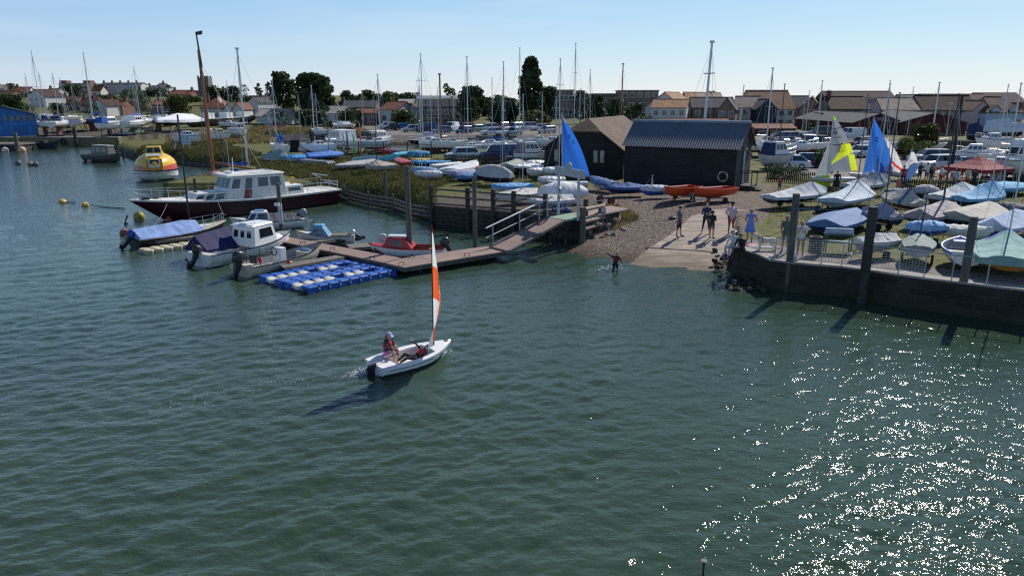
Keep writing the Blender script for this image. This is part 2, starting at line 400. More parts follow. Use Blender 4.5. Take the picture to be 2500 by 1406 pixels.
for P in ([(-8, 46), (4, 44), (8, 47), (9, 58), (0, 57), (-6, 52)], [(-135, 137), (-70, 137), (-60, 168), (-135, 168)]):
    dirt = np.maximum(dirt, soft(P, 2))
zone[:, 0] = np.where(zs > .75, 1 - .9 * dirt, 0)
zone[:, 0] = np.clip(zone[:, 0] - np.where(inside(xs, ys, grassQ), 0, 0), 0, 1)
ca = gr.data.color_attributes.new('zone', 'FLOAT_COLOR', 'POINT'); ca.data.foreach_set('color', zone.ravel())

# --- water: real waves summed from many small wind waves
def water_mat():
    m, n, l, b = new_mat('harbour_water')
    g = n.new('ShaderNodeNewGeometry')
    def noise(s, st, d=3):
        t = n.new('ShaderNodeTexNoise'); t.inputs['Scale'].default_value = s; t.inputs['Detail'].default_value = d; t.inputs['Roughness'].default_value = .55
        l.new(vmath(n, l, 'MULTIPLY', g.outputs['Position'], st), t.inputs['Vector']); return t.outputs['Fac']
    big = noise(.06, (1, 1, 1), 4)
    rp = n.new('ShaderNodeValToRGB'); e = rp.color_ramp.elements
    e[0].position = .36; e[0].color = (.03, .055, .034, 1); e[1].position = .62; e[1].color = (.044, .074, .052, 1)
    l.new(big, rp.inputs['Fac']); l.new(rp.outputs['Color'], b.inputs['Base Color'])
    b.inputs['Roughness'].default_value = .046; b.inputs['IOR'].default_value = 1.333
    f1, f2 = noise(6, (1, 1.5, 1), 2), noise(15, (1, 1.3, 1), 1)
    ad = n.new('ShaderNodeMath'); ad.operation = 'MULTIPLY_ADD'; l.new(f2, ad.inputs[0]); ad.inputs[1].default_value = .26; l.new(f1, ad.inputs[2])
    f3 = noise(1.7, (1, 1.8, 1), 2); a3 = n.new('ShaderNodeMath'); a3.operation = 'MULTIPLY_ADD'; l.new(f3, a3.inputs[0]); a3.inputs[1].default_value = .9; l.new(ad.outputs[0], a3.inputs[2]); ad = a3
    bp = n.new('ShaderNodeBump'); bp.inputs['Strength'].default_value = .36; bp.inputs['Distance'].default_value = .06
    l.new(ad.outputs[0], bp.inputs['Height']); l.new(bp.outputs['Normal'], b.inputs['Normal'])
    return m
wr = np.random.default_rng(21); WAVES = []
for i in range(150):
    lam = math.exp(wr.uniform(math.log(.15), math.log(2.0)))
    th = R(wr.normal(119, 17 + 12 / (1 + lam))) if i % 4 else R(wr.normal(64, 20))
    amp = .0023 * lam * wr.uniform(.4, 1.4) * (1.45 if .3 < lam < .9 else .85)
    WAVES.append((lam, math.cos(th), math.sin(th), amp, wr.uniform(0, 6.28)))
def wave_z(X, Y):
    sp_ = np.maximum(Y * Y / (1766 * 8.4) * 3.0, .03)
    z = np.zeros(X.shape)
    wx = X + .35 * vnoise(X, Y, .35, 31); wy = Y + .35 * vnoise(X, Y, .35, 32)
    for lam, cx, sx, a, ph in WAVES:
        k = 2 * math.pi / lam
        z += a * np.clip(lam / (2.2 * sp_) - .6, 0, 1) * np.sin(k * (wx * cx + wy * sx) + ph)
    patch = np.clip(.8 + .8 * vnoise(X, Y, .1, 33) + .3 * vnoise(X, Y, .4, 34), .3, 1.4)
    lee = 1 - .55 * sm((Y - 44) / 30)
    return np.where(Y < 145, z * patch * lee, 0) + .004
rows = [7.5]
while rows[-1] < 260: rows.append(rows[-1] + max(.03, rows[-1] ** 2 / (1766 * 8.4) * 2.6))
wa, _, _, _ = grid_mesh('water', np.array(rows), np.concatenate([[-3.0], np.linspace(-.86, .86, 900), [3.0]]), wave_z, water_mat())
struct(wa)
# ================================================================ shared materials
GEL = M('white_gelcoat', (.78, .78, .76), rough=.28, var=.06, scale=1.5)
GELD = M('weathered_gelcoat', (.55, .55, .52), rough=.45, var=.2, scale=2)
CREAM = M('cream_paint', (.62, .55, .42), rough=.45, var=.1)
NAVY = M('navy_paint', (.02, .03, .075), rough=.3)
BLACKP = M('black_paint', (.018, .018, .02), rough=.45)
RUB = M('black_rubber', (.02, .02, .022), rough=.75)
ALU = M('mast_alloy', (.5, .51, .53), rough=.38, metal=.6, var=.08)
ALUD = M('black_alloy', (.025, .026, .03), rough=.4)
STEEL = M('galvanised_steel', (.42, .45, .48), rough=.45, metal=.55, var=.15)
CHROME = M('stainless_rail', (.62, .63, .65), rough=.25, metal=.8, var=.05)
ROPE = M('old_rope', (.35, .3, .22), rough=.9)
VARN = M('varnished_spruce', (.3, .1, .03), rough=.35, var=.25, stretch=(1, 1, .1))
WOODW = M('weathered_timber', (.15, .13, .11), rough=.9, var=.4, scale=3, stretch=(2, 2, .4), bump=.4)
WOODD = M('tarred_timber', (.045, .04, .036), rough=.85, var=.45, scale=2.2, stretch=(1, 1, 1), bump=.4)
WOODG = M('grey_pile_timber', (.12, .115, .1), rough=.9, var=.4, scale=5, stretch=(2.5, 2.5, .3), bump=.6)
DECKB = M('brown_decking', (.25, .17, .14), rough=.8, var=.15, scale=1.2, bump=.15)
GLASS = MG('dark_glass')
TYRE = RUB
SKIN = [M('skin_light', (.55, .33, .24), rough=.55, var=.06), M('skin_tan', (.38, .2, .13), rough=.55, var=.06)]
def P(name, c, rough=.35, var=.06, **k): return M('paint_' + name, c, rough=rough, var=var, **k)
def F(name, c, rough=.8, var=.16): return M('cover_' + name, c, rough=rough, var=var, scale=1.8, bump=.9, bscale=2.6)
# ================================================================ hulls
def hprof(L, B, D, tr=.8, bp=2.2, sheer=.25, flare=.8, rk=.07, dead=.35):
    """outline of a hull, stern at -L/2 and bow at +L/2; returns half beam, gunwale height, keel height over t"""
    def b(t):
        return B / 2 * (tr + (1 - tr) * math.sin(math.pi / 2 * t / .45)) if t < .45 else max(B / 2 * (1 - ((t - .45) / .55) ** bp), .012)
    def g(t): return D * (1 + sheer * max(0, (t - .3) / .7) ** 2 + .12 * sheer * max(0, (.3 - t) / .3))
    def k(t): return D * (.55 * max(0, (t - .62) / .38) ** 2.2 + .1 * max(0, (.35 - t) / .35))
    return dict(L=L, B=B, D=D, b=b, g=g, k=k, flare=flare, rk=rk, dead=dead)
def hx(p, t, zf=1.0): return -p['L'] / 2 + p['L'] * t - p['rk'] * p['L'] * (1 - zf) * max(0, (t - .55) / .45) ** 1.5 + p['rk'] * .25 * p['L'] * (1 - zf) * max(0, (.15 - t) / .15)
def hull_ring(p, t, sc=1.0, up=0.0):
    b, g, k = p['b'](t) * sc, p['g'](t), p['k'](t) + up
    prof = [(1, 1), (.985, .78), (p['flare'] + .1, .5), (p['flare'] * .82, .26), (.3, p['dead'] * .2), (0, 0)]
    half = [(b * a, k + (g - k) * h, h) for a, h in prof]
    pts = [(hx(p, t, h), y, z) for y, z, h in half] + [(hx(p, t, h), -y, z) for y, z, h in half[-2::-1]]
    return pts
TS = [0, .12, .25, .38, .5, .6, .7, .78, .85, .91, .96, 1.0]
def hull_mb(p, band=None):
    mb = MB(); mb.loft([hull_ring(p, t) for t in TS], False, (1, 0), 0)
    if band:                               # lower courses in the second material
        n = 10
        for i in range(len(TS) - 1):
            for j in range(n):
                if band <= j < n - band: mb.m[i * n + j] = 1
    return mb
def rim_mb(p, w=.035, h=.04, t0=0, out=1.0):   # rubbing strake along the gunwale
    mb = MB()
    for s in (1, -1):
        rr = []
        for t in TS:
            y = s * (p['b'](t) * out); x = hx(p, t); z = p['g'](t)
            rr.append([(x, y + s * w * .5, z - h), (x, y + s * w * .5, z + .012), (x, y - s * w * .5, z + .012), (x, y - s * w * .5, z - h)])
        mb.loft(rr, True, (1, 1))
    return mb
def deck_mb(p, t0=0, t1=1, drop=.02, camber=.04, w=.97):
    mb = MB(); rr = []
    for t in [t0] + [q for q in TS if t0 < q < t1] + [t1]:
        b, z, x = p['b'](t) * w, p['g'](t) - drop, hx(p, t)
        rr.append([(x, b, z), (x, b * .5, z + camber * .75), (x, 0, z + camber), (x, -b * .5, z + camber * .75), (x, -b, z)])
    mb.loft(rr, False, (0, 0)); return mb
def inner_mb(p, t0=.02, t1=.93, fl=.12, w=.93):   # the inside of an open boat with its floor
    mb = MB(); rr = []
    for t in [t0] + [q for q in TS if t0 < q < t1] + [t1]:
        b, g, k = p['b'](t) * w, p['g'](t) - .01, p['k'](t) + fl
        x = hx(p, t) * .985
        rr.append([(x, b, g), (x, b * .93, k + (g - k) * .4), (x, b * .72, k), (x, -b * .72, k), (x, -b * .93, k + (g - k) * .4), (x, -b, g)])
    mb.loft(rr, False, (1, 1)); return mb
def cover_mb(p, kind, hp=.5, tm=.66, over=1.04, drop=.16, seed=1, t0=-.005, t1=1.0, strap=0):
    """tarpaulin over a dinghy: skirt, gunwale and a ridge that peaks at the mast ('tent'), runs along the boom ('boom') or stays low ('flat')"""
    rg = random.Random(seed); mb = MB(); rr = []
    N = 26
    for i in range(N + 1):
        t = t0 + (t1 - t0) * i / N; tt = min(max(t, 0), 1)
        b, g = p['b'](tt) * over + .012, p['g'](tt) + .02
        if kind == 'tent': r_ = hp * (max(0, 1 - abs(t - tm) / (tm + .1 if t < tm else 1.12 - tm)) ** 1.12) + .05
        elif kind == 'boom': r_ = hp * (.72 + .28 * t / tm if t < tm else max(.0, 1 - (t - tm) / (1.02 - tm)) ** .8) + .03
        else: r_ = hp * math.sin(math.pi * min(max(.06 + .9 * t, 0), 1)) ** .6
        x = hx(p, tt) + (t - tt) * p['L']; wv = .02 * math.sin(t * 31 + seed) + .018 * math.sin(t * 53 + 2 * seed)
        ring = []
        for s in (1, -1):
            q = [(b * 1.0, g - drop - .05 * (1 + math.sin(t * 40 + seed)) * .5), (b, g)]
            for a in (.75, .5, .25):
                if kind == 'flat': h = r_ * (1 - a * a)
                else: h = r_ * (1 - a) ** 1.18
                q.append((b * a, g + h + rg.uniform(-1, 1) * .034 + wv * (1 - abs(2 * a - 1))))
            q = [(x, s * y, z) for y, z in q]
            ring += q if s == 1 else [(x, 0, g + r_)] + q[::-1]
        rr.append(ring)
    mb.loft(rr, False, (1, 1), 0)
    if strap:                              # band of another colour over the peak
        nq = len(rr[0]) - 1
        for i in range(N):
            t = t0 + (t1 - t0) * (i + .5) / N
            if abs(t - tm) < .028:
                for k_ in range(nq): mb.m[i * nq + k_] = 1
    return mb
def rig(root, x, z0, ztop, r=.04, mat=ALU, boom=0, bz=.9, bcol=None, chain=0, stays=1, spread=0, Bm=.8, L=4.0, radar=0, lean=0):
    """mast with its boom, spreaders and standing rigging"""
    mb = MB(); H_ = ztop - z0
    mb.tube((x, 0, z0), (x - lean * H_, 0, ztop), r, r * .72, 8)
    mb.box((x - lean * H_, 0, ztop + .03), (r * 2.6, r * 2, r * 1.4))
    mo = mb.build('mast', mat, root, 40)
    if spread:
        s_ = MB()
        for q in ([.5] if spread == 1 else [.42, .7]): s_.tube((x - lean * H_ * q, -Bm * .42, z0 + H_ * q), (x - lean * H_ * q, Bm * .42, z0 + H_ * q), r * .35, n=6)
        s_.each('spreader', mat, mo, 12)
    if stays:
        s_ = MB(); rs = .009 if H_ < 7 else .014
        tp = (x - lean * H_, 0, z0 + H_ * .96)
        s_.tube(tp, (L / 2 - .05, 0, z0), rs, n=4)
        for s in (1, -1): s_.path([tp, (x - lean * H_ * .5, s * Bm * (.42 if spread else .25), z0 + H_ * .5), (x - .1, s * Bm * .48, z0 - .05)], rs, n=4)
        if stays > 1: s_.tube(tp, (-L / 2 + .05, 0, z0), rs, n=4)
        s_.build('rigging', STEEL, root)
    if boom:
        b_ = MB(); b_.tube((x - r, 0, z0 + bz), (x - boom, 0, z0 + bz + .08), r * .7, n=8); bo = b_.build('boom', mat, root, 40)
        if bcol is not None:
            c = MB(); rr = []
            for i in range(9):
                t = i / 8; rad = .2 * (1 - .45 * t) * (1 + .12 * math.sin(9 * t)); zc = z0 + bz + .08 * t + rad * .35
                if i == 0: rad *= 1.15; zc += .12
                rr.append([(x + .06 - (boom + .02) * t, rad * .62 * math.cos(a), zc + rad * math.sin(a)) for a in [k * math.pi / 4 for k in range(8)]])
            c.loft(rr); c.build('sail_cover', bcol, bo, 60)
    return mo
def outboard(root, x, z, s=1.0, mat=None, tilt=.0, leg=None, y=0):
    """outboard motor: cowl, leg, propeller; tilt raises the leg out of the water"""
    mat = mat or M('outboard_black', (.03, .033, .04), rough=.3); rt = Matrix.Translation((x, y, z)) @ Matrix.Rotation(tilt, 4, 'Y') @ Matrix.Scale(s, 4)
    c = MB(); rr = []
    for zz, a, b_ in ((.12, .16, .13), (.2, .24, .17), (.42, .27, .18), (.55, .22, .15), (.6, .1, .08)):
        rr.append([(-.12 + a * math.cos(k * math.pi / 5) * 1.1, b_ * math.sin(k * math.pi / 5), zz) for k in range(10)])
    c.loft(rr); c.xf(rt); o = c.build('outboard_motor', mat, root, 50)
    l = MB(); l.hexa([(-.16, -.05, -.55), (-.02, -.05, -.55), (-.02, .05, -.55), (-.16, .05, -.55)], [(-.22, -.09, .14), (.04, -.09, .14), (.04, .09, .14), (-.22, .09, .14)])
    l.tube((-.3, 0, -.5), (.05, 0, -.5), .05, .02, 8); l.bx(-.3, -.02, -.012, .012, -.72, -.5); l.bx(-.34, .02, -.1, .1, -.36, -.34)
    l.xf(rt); l.build('drive_leg', leg or mat, o)
    q = MB()
    for k in range(3): q.box((-.32, .08 * math.cos(k * 2.1), -.5 + .08 * math.sin(k * 2.1)), (.02, .1, .06), rx=k * 2.1)
    q.xf(rt); q.build('propeller', BLACKP, o); return o
def cabin_hex(x0, x1, w0, w1, z0, z1, sf=.15, sb=.05, si=.06):
    """deckhouse: front at x1; sf, sb lean the ends in, si the sides"""
    return ([(x0, -w0, z0), (x1, -w1, z0), (x1, w1, z0), (x0, w0, z0)], [(x0 + sb, -w0 + si, z1), (x1 - sf, -w1 + si, z1), (x1 - sf, w1 - si, z1), (x0 + sb, w0 - si, z1)])
def side_windows(mb, b, t, spans, v0=.3, v1=.8):
    for u0, u1 in spans:
        mb.slab(b[0], b[1], t[1], t[0], u0, u1, v0, v1, .015); mb.slab(b[2], b[3], t[3], t[2], 1 - u1, 1 - u0, v0, v1, .015)
def front_windows(mb, b, t, spans, v0=.25, v1=.85):
    for u0, u1 in spans: mb.slab(b[1], b[2], t[2], t[1], u0, u1, v0, v1, .015)
def back_windows(mb, b, t, spans, v0=.25, v1=.85):
    for u0, u1 in spans: mb.slab(b[3], b[0], t[0], t[3], u0, u1, v0, v1, .015)
def rail_mb(pts, h=.6, r=.014, posts=True, mid=True):
    mb = MB(); up = [(x, y, z + h) for x, y, z in pts]; mb.path(up, r, 5)
    if mid: mb.path([(x, y, z + h * .5) for x, y, z in pts], r * .6, 4)
    if posts:
        for a, b_ in zip(pts, up): mb.tube(a, b_, r, n=5)
    return mb
# ================================================================ placing by two ends seen in the photo
def span(bow, stern, zw=None, zoff=.9):
    """ground position, heading and length of something whose two ends are seen at the height zoff above the ground"""
    if zw is None: a, b_ = T(bow[0], bow[1], zoff), T(stern[0], stern[1], zoff)
    else: a, b_ = G(bow[0], bow[1], zw), G(stern[0], stern[1], zw)
    c = (a + b_) / 2; d = a - b_
    return c, math.atan2(d.y, d.x), math.hypot(d.x, d.y)
USEDN = {}
def dinghy(label, bow, stern, col, hull=None, kind='tent', hp=.5, tm=.66, mast=None, mmat=ALU, mr=.035, group=None, bw=.37, D=.5, clear=.35, tr=.78, seed=None, Lmin=2.3, Lmax=6.5, strap=None, cat='dinghy', trolley=1, name='covered_dinghy', drop=.16, sheer=.2, tlab=None, zg=None):
    seed = seed or (len(USEDN) * 7 + 3); USEDN[label] = 1
    c, rz, L = span(bow, stern, None, clear + D); L = min(max(L, Lmin), Lmax)
    z = H1(c.x, c.y) if zg is None else zg
    t = thing(name, label, cat, (c.x, c.y, z + clear), rz, group)
    p = hprof(L, L * bw, D, tr=tr, sheer=sheer)
    if hull is not None: hull_mb(p).build('hull', hull, t, 40)
    if col is not None:
        mats = [col] + ([strap] if strap else [])
        cover_mb(p, kind, hp, tm, seed=seed, strap=1 if strap else 0, drop=drop).build('cover', mats, t, 50)
    if mast:
        xm = hx(p, tm); wx, wy = c.x + xm * math.cos(rz), c.y + xm * math.sin(rz)
        zt = zat(wy, mast) - (z + clear)
        rig(t, xm, p['g'](tm) - .1, zt, mr, mmat, L=L, Bm=L * bw)
    if trolley:
        q = thing('launching_trolley', tlab or ('launching trolley under the ' + label.split(' with ')[0].split(' lying ')[0].split(' beside ')[0].split(' in ')[0].split(' at ')[0]), 'trolley', (c.x, c.y, z), rz, 'launching trolleys under the dinghies')
        m = MB(); m.tube((-L * .2, 0, .3), (L * .55, 0, .28), .03, n=6); m.tube((-L * .12, -L * .17, .3), (-L * .12, L * .17, .3), .025, n=6); m.tube((L * .54, -.2, .3), (L * .54, .2, .3), .02, n=6)
        for s in (1, -1): m.tube((-L * .12, s * L * .14, .3), (-L * .12, s * L * .14, clear + .13), .03, n=6)
        m.tube((L * .3, 0, .28), (L * .3, 0, clear + .1), .03, n=6); m.tube((L * .52, 0, .28), (L * .5, 0, .0), .025, n=6)
        m.build('trolley_frame', STEEL, q)
        for s in (1, -1):
            w = MB(); w.tube((-L * .12, s * (L * .17 + .02), .2), (-L * .12, s * (L * .17 + .12), .2), .2, n=14); w.build('wheel', TYRE, q, 40)
    return t
def cradle(lab, c, rz, L, z, h):
    """props under a yacht ashore"""
    t = thing('boat_cradle', lab, 'cradle', (c.x, c.y, z), rz, 'cradles and props under boats ashore')
    m = MB()
    for x in (-.28, .25):
        m.box((L * x, 0, .12), (.2, L * .3, .2))
        for s in (1, -1): m.tube((L * x, s * L * .15, .1), (L * x, s * L * .1, h + .35), .06, n=6)
    m.bx(-L * .33, L * .3, -.1, .1, .02, .2); m.tube((0, 0, .1), (0, 0, h), .09, n=6); m.build('frame', WOODD, t)
    return t
def yacht(label, bow, stern, hull=GEL, mast=None, bottom=None, deck=GEL, boomc=None, ashore=0, zw=0.0, group='sailing yachts', mmat=ALU, mr=.07, canopy=None, tm=.58, D=1.05, bw=.31, spread=1, lean=0, cat='yacht', boom=.36, clab=None):
    if ashore: c, rz, L = span(bow, stern, None, ashore + D); z = H1(c.x, c.y) + ashore
    else: c, rz, L = span(bow, stern, zw + .9); z = zw - .22
    L = min(max(L, 4.5), 14)
    t = thing('sailing_yacht', label, cat, (c.x, c.y, z), rz, group)
    p = hprof(L, L * bw, D, tr=.62, bp=2.0, sheer=.2, rk=.12)
    hull_mb(p, 3).build('hull', [hull, bottom or M('antifoul_blue', (.03, .05, .11), rough=.7)], t, 40)
    deck_mb(p).build('deck', deck, t, 40)
    g = p['g'](.5); B = L * bw
    b1, t1 = cabin_hex(-L * .14, L * .2, B * .3, B * .2, g - .03, g + .42, .5, .05, .08)
    cb = MB().hexa(b1, t1).build('cabin', deck, t, bevel=.04)
    w = MB(); side_windows(w, b1, t1, ((.08, .36), (.46, .8)), .35, .75); w.each('window', GLASS, cb)
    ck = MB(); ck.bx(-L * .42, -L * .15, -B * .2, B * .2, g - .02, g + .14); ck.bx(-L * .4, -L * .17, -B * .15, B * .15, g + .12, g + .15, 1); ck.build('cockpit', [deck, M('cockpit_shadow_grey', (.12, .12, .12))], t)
    rr = [(hx(p, q), p['b'](q) * .95, p['g'](q)) for q in (.78, .88, .97)]
    rail_mb(rr + [(x, -y, z_) for x, y, z_ in rr[::-1]], .55).build('pulpit', CHROME, t)
    rr = [(hx(p, q), p['b'](q) * .95, p['g'](q)) for q in (.2, .02)]
    rail_mb(rr + [(x, -y, z_) for x, y, z_ in rr[::-1]], .55).build('pushpit', CHROME, t)
    if canopy is not None:
        m = MB(); b2, t2 = cabin_hex(-L * .2, -L * .02, B * .3, B * .26, g + .3, g + 1.0, .3, .1, .15); m.hexa(b2, t2); m.build('sprayhood', canopy, t, bevel=.05)
    if mast:
        xm = hx(p, tm); wy = c.y + xm * math.sin(rz); zt = zat(wy, mast) - z
        rig(t, xm, g, max(zt, g + 4), mr, mmat, L=L, Bm=B, boom=L * boom if boomc is not None or boom else 0, bz=.95, bcol=boomc, stays=2, spread=spread, lean=lean)
    if ashore:
        k = MB(); k.hexa([(-L * .1, -.08, -ashore + .12), (L * .1, -.08, -ashore + .12), (L * .1, .08, -ashore + .12), (-L * .1, .08, -ashore + .12)], [(-L * .14, -.1, .1), (L * .14, -.1, .1), (L * .14, .1, .1), (-L * .14, .1, .1)]); k.build('keel', bottom or M('antifoul_blue', (.03, .05, .11)), t)
        cradle(clab or ('cradle under the ' + label.split(' with ')[0]), c, rz, L, z - ashore, ashore)
    return t
def motor_cruiser(label, bow, stern, hull=GEL, deck=GEL, ashore=0, zw=0.0, group='motor cruisers', fly=0, D=1.15, bw=.36, stripe=None, canopy=None, cat='motor boat', cab=(-.22, .2), ch=.95, name='motor_cruiser', zz=None):
    if ashore: c, rz, L = span(bow, stern, None, ashore + D); z = H1(c.x, c.y) + ashore
    else: c, rz, L = span(bow, stern, zw + .8); z = zw - .3
    L = min(max(L, 4), 13)
    t = thing(name, label, cat, (c.x, c.y, z), rz, group)
    p = hprof(L, L * bw, D, tr=.85, bp=2.4, sheer=.25, rk=.1)
    hull_mb(p, 4).build('hull', [hull, stripe or M('antifoul_blue', (.03, .05, .11))], t, 40); deck_mb(p).build('deck', deck, t, 40)
    rim_mb(p, .06, .06).build('rubbing_strake', NAVY, t)
    g = p['g'](.5); B = L * bw
    b0, t0 = cabin_hex(cab[1] * L - .1, L * .36, B * .36, B * .14, g - .03, g + .32, .5, 0, .1)
    MB().hexa(b0, t0).build('foredeck_trunk', deck, t, bevel=.05)
    b1, t1 = cabin_hex(cab[0] * L, cab[1] * L + .2, B * .4, B * .34, g - .03, g + ch, .65, .1, .12)
    cb = MB().hexa(b1, t1).build('cabin', deck, t, bevel=.05)
    r_ = MB(); r_.hexa([(x * 1.03, y * 1.06, z_) for x, y, z_ in t1], [(x * 1.0, y * .96, z_ + .09) for x, y, z_ in t1]); r_.build('cabin_roof', deck, cb, bevel=.03)
    w = MB(); front_windows(w, b1, t1, ((.05, .47), (.53, .95)), .38, .9); w.each('windscreen', GLASS, cb)
    w = MB(); side_windows(w, b1, t1, ((.06, .3), (.36, .62), (.68, .9)), .42, .86); w.each('side_window', GLASS, cb)
    if canopy is not None:
        b2, t2 = cabin_hex(-L * .47, cab[0] * L, B * .42, B * .4, g, g + ch + .05, 0, .25, .15); MB().hexa(b2, t2).build('cockpit_canopy', canopy, t, bevel=.06)
    else:
        m = MB(); m.bx(-L * .47, cab[0] * L, -B * .4, -B * .33, g - .02, g + .25); m.bx(-L * .47, cab[0] * L, B * .33, B * .4, g - .02, g + .25); m.bx(-L * .485, -L * .455, -B * .4, B * .4, g - .02, g + .25); m.build('cockpit_coaming', deck, t)
    if fly:
        m = MB(); b2, t2 = cabin_hex(cab[0] * L + .3, cab[1] * L - .5, B * .3, B * .27, g + ch + .1, g + ch + .55, .3, .05, .05); m.hexa(b2, t2); m.tube((cab[0] * L + .4, 0, g + ch), (cab[0] * L + .3, 0, g + ch + 1.5), .04, n=6); m.build('flybridge', deck, t, bevel=.03)
    rr = [(hx(p, q), p['b'](q) * .93, p['g'](q)) for q in (.62, .74, .86, .97)]
    rail_mb(rr + [(x, -y, z_) for x, y, z_ in rr[::-1]], .5).build('bow_rail', CHROME, t)
    if ashore: cradle('cradle under the ' + label.split(' with ')[0], c, rz, L, z - ashore, ashore)
    return t
# ================================================================ cars
def car_mesh(kind):
    K = {'hatch': (4.0, 1.72, 1.48, -1.75, .95, .62, -1.95), 'estate': (4.5, 1.78, 1.5, -2.0, 1.0, .6, -2.2), 'saloon': (4.6, 1.8, 1.44, -1.5, .95, .5, -1.95), 'suv': (4.4, 1.85, 1.72, -1.95, 1.05, .8, -2.1), 'van': (4.8, 1.9, 1.95, -2.3, 1.35, .95, -2.38), 'pickup': (5.0, 1.85, 1.75, -.45, 1.1, .6, -.7)}[kind]
    L, Wd, Hh, xr, xs, xt, xrb = K                 # length, width, height, roof rear, screen base, screen top, rear glass base
    belt = .62 * Hh if kind != 'saloon' else .64 * Hh; hood = belt * (.92 if kind != 'van' else .98)
    st = [(-L / 2, .38, belt * .8, .82), (-L / 2 + .12, .26, belt * .98, .94), (-L * .33, .2, belt, 1.0), (0, .2, belt, 1.0), (xs, .2, belt * .99, 1.0), (xs + .35, .2, hood, .98), (L / 2 - .35, .22, hood * .92, .93), (L / 2 - .08, .3, hood * .8, .84), (L / 2, .42, hood * .66, .74)]
    body = MB(); rr = []
    for x, zb, zt, wf in st:
        w = Wd / 2 * wf; rr.append([(x, -w * .93, zb), (x, -w, zb + (zt - zb) * .35), (x, -w * .97, zt - .06), (x, -w * .86, zt), (x, w * .86, zt), (x, w * .97, zt - .06), (x, w, zb + (zt - zb) * .35), (x, w * .93, zb)])
    body.loft(rr)
    wb, wt = Wd / 2 * .86, Wd / 2 * .68
    lo = [(xrb, -wb, belt - .03), (xs + .1, -wb, belt - .03), (xs + .1, wb, belt - .03), (xrb, wb, belt - .03)]; hi = [(xr + .12, -wt, Hh - .06), (xt, -wt, Hh - .06), (xt, wt, Hh - .06), (xr + .12, wt, Hh - .06)]
    glass = MB(); glass.hexa(lo, hi)
    roof = MB(); roof.hexa([(x, y * 1.02, z) for x, y, z in hi], [(xr + .25, -wt * .9, Hh), (xt - .2, -wt * .9, Hh), (xt - .2, wt * .9, Hh), (xr + .25, wt * .9, Hh)])
    for s in (1, -1):                       # pillars
        for u in ((0, .5, 1) if kind != 'van' else (0, 1)):
            a = Vector(lo[0]).lerp(Vector(lo[1]), u); b_ = Vector(hi[0]).lerp(Vector(hi[1]), u); a.y *= -s; b_.y *= -s
            roof.tube((a.x, a.y * 1.005, a.z), (b_.x, b_.y * 1.01, b_.z), .045, n=5)
        if kind == 'van': roof.hexa([(xrb, s * wb * 1.01, belt - .05), (.5, s * wb * 1.01, belt - .05), (.5, s * wb * .98, belt - .05), (xrb, s * wb * .98, belt - .05)], [(xr + .12, s * wt * 1.03, Hh - .05), (.4, s * wt * 1.03, Hh - .05), (.4, s * wt * .97, Hh - .05), (xr + .12, s * wt * .97, Hh - .05)])
    wh = []
    for sx in (-L * .3, L * .31):
        for s in (1, -1):
            w = MB(); w.tube((sx, s * (Wd / 2 - .2), .32), (sx, s * (Wd / 2 + .01), .32), .32, n=16); w.tube((sx, s * (Wd / 2 + .008), .32), (sx, s * (Wd / 2 + .025), .32), .2, .17, 10, 1); wh.append(w)
    lights = []
    for s in (1, -1):
        h = MB(); h.box((L / 2 - .12, s * Wd * .33, hood * .74), (.22, .3, .14)); lights.append(('headlight', h)); h = MB(); h.box((-L / 2 + .04, s * Wd * .36, belt * .82), (.14, .24, .2)); lights.append(('tail_light', h))
    bed = None
    return body, glass, roof, wh, lights
CARM = {}
def car(label, px, py, heading, color, kind='hatch', group='cars parked beyond the creek', s=1.0, far=1):
    """car whose wheels touch the ground at the pixel; heading in degrees, 0 facing right"""
    c = T(px, py); t = thing('parked_car', label, 'car', (c.x, c.y, H1(c.x, c.y)), R(heading), group); t.scale = (s, s, s)
    if kind not in CARM:
        body, glass, roof, wh, lights = car_mesh(kind); proto = []
        for nm, mb, mt, smo in [('body', body, GEL, 50), ('windows', glass, GLASS, 0), ('roof', roof, GEL, 0)] + [('wheel', w, [TYRE, ALU], 40) for w in wh] + [(n_, h, M('head_lamp', (.7, .72, .75), rough=.15) if n_ == 'headlight' else M('tail_lamp', (.35, .01, .01), rough=.2), 0) for n_, h in lights]:
            o = mb.build(nm, mt, None, smo, bevel=.05 if nm == 'body' else 0); COL.objects.unlink(o); proto.append(o)
        CARM[kind] = proto
    for o in CARM[kind]:
        q = o.copy(); COL.objects.link(q); q.parent = t
        if o.name.split('.')[0] in ('body', 'roof'): q.material_slots[0].link = 'OBJECT'; q.material_slots[0].material = color
    return t
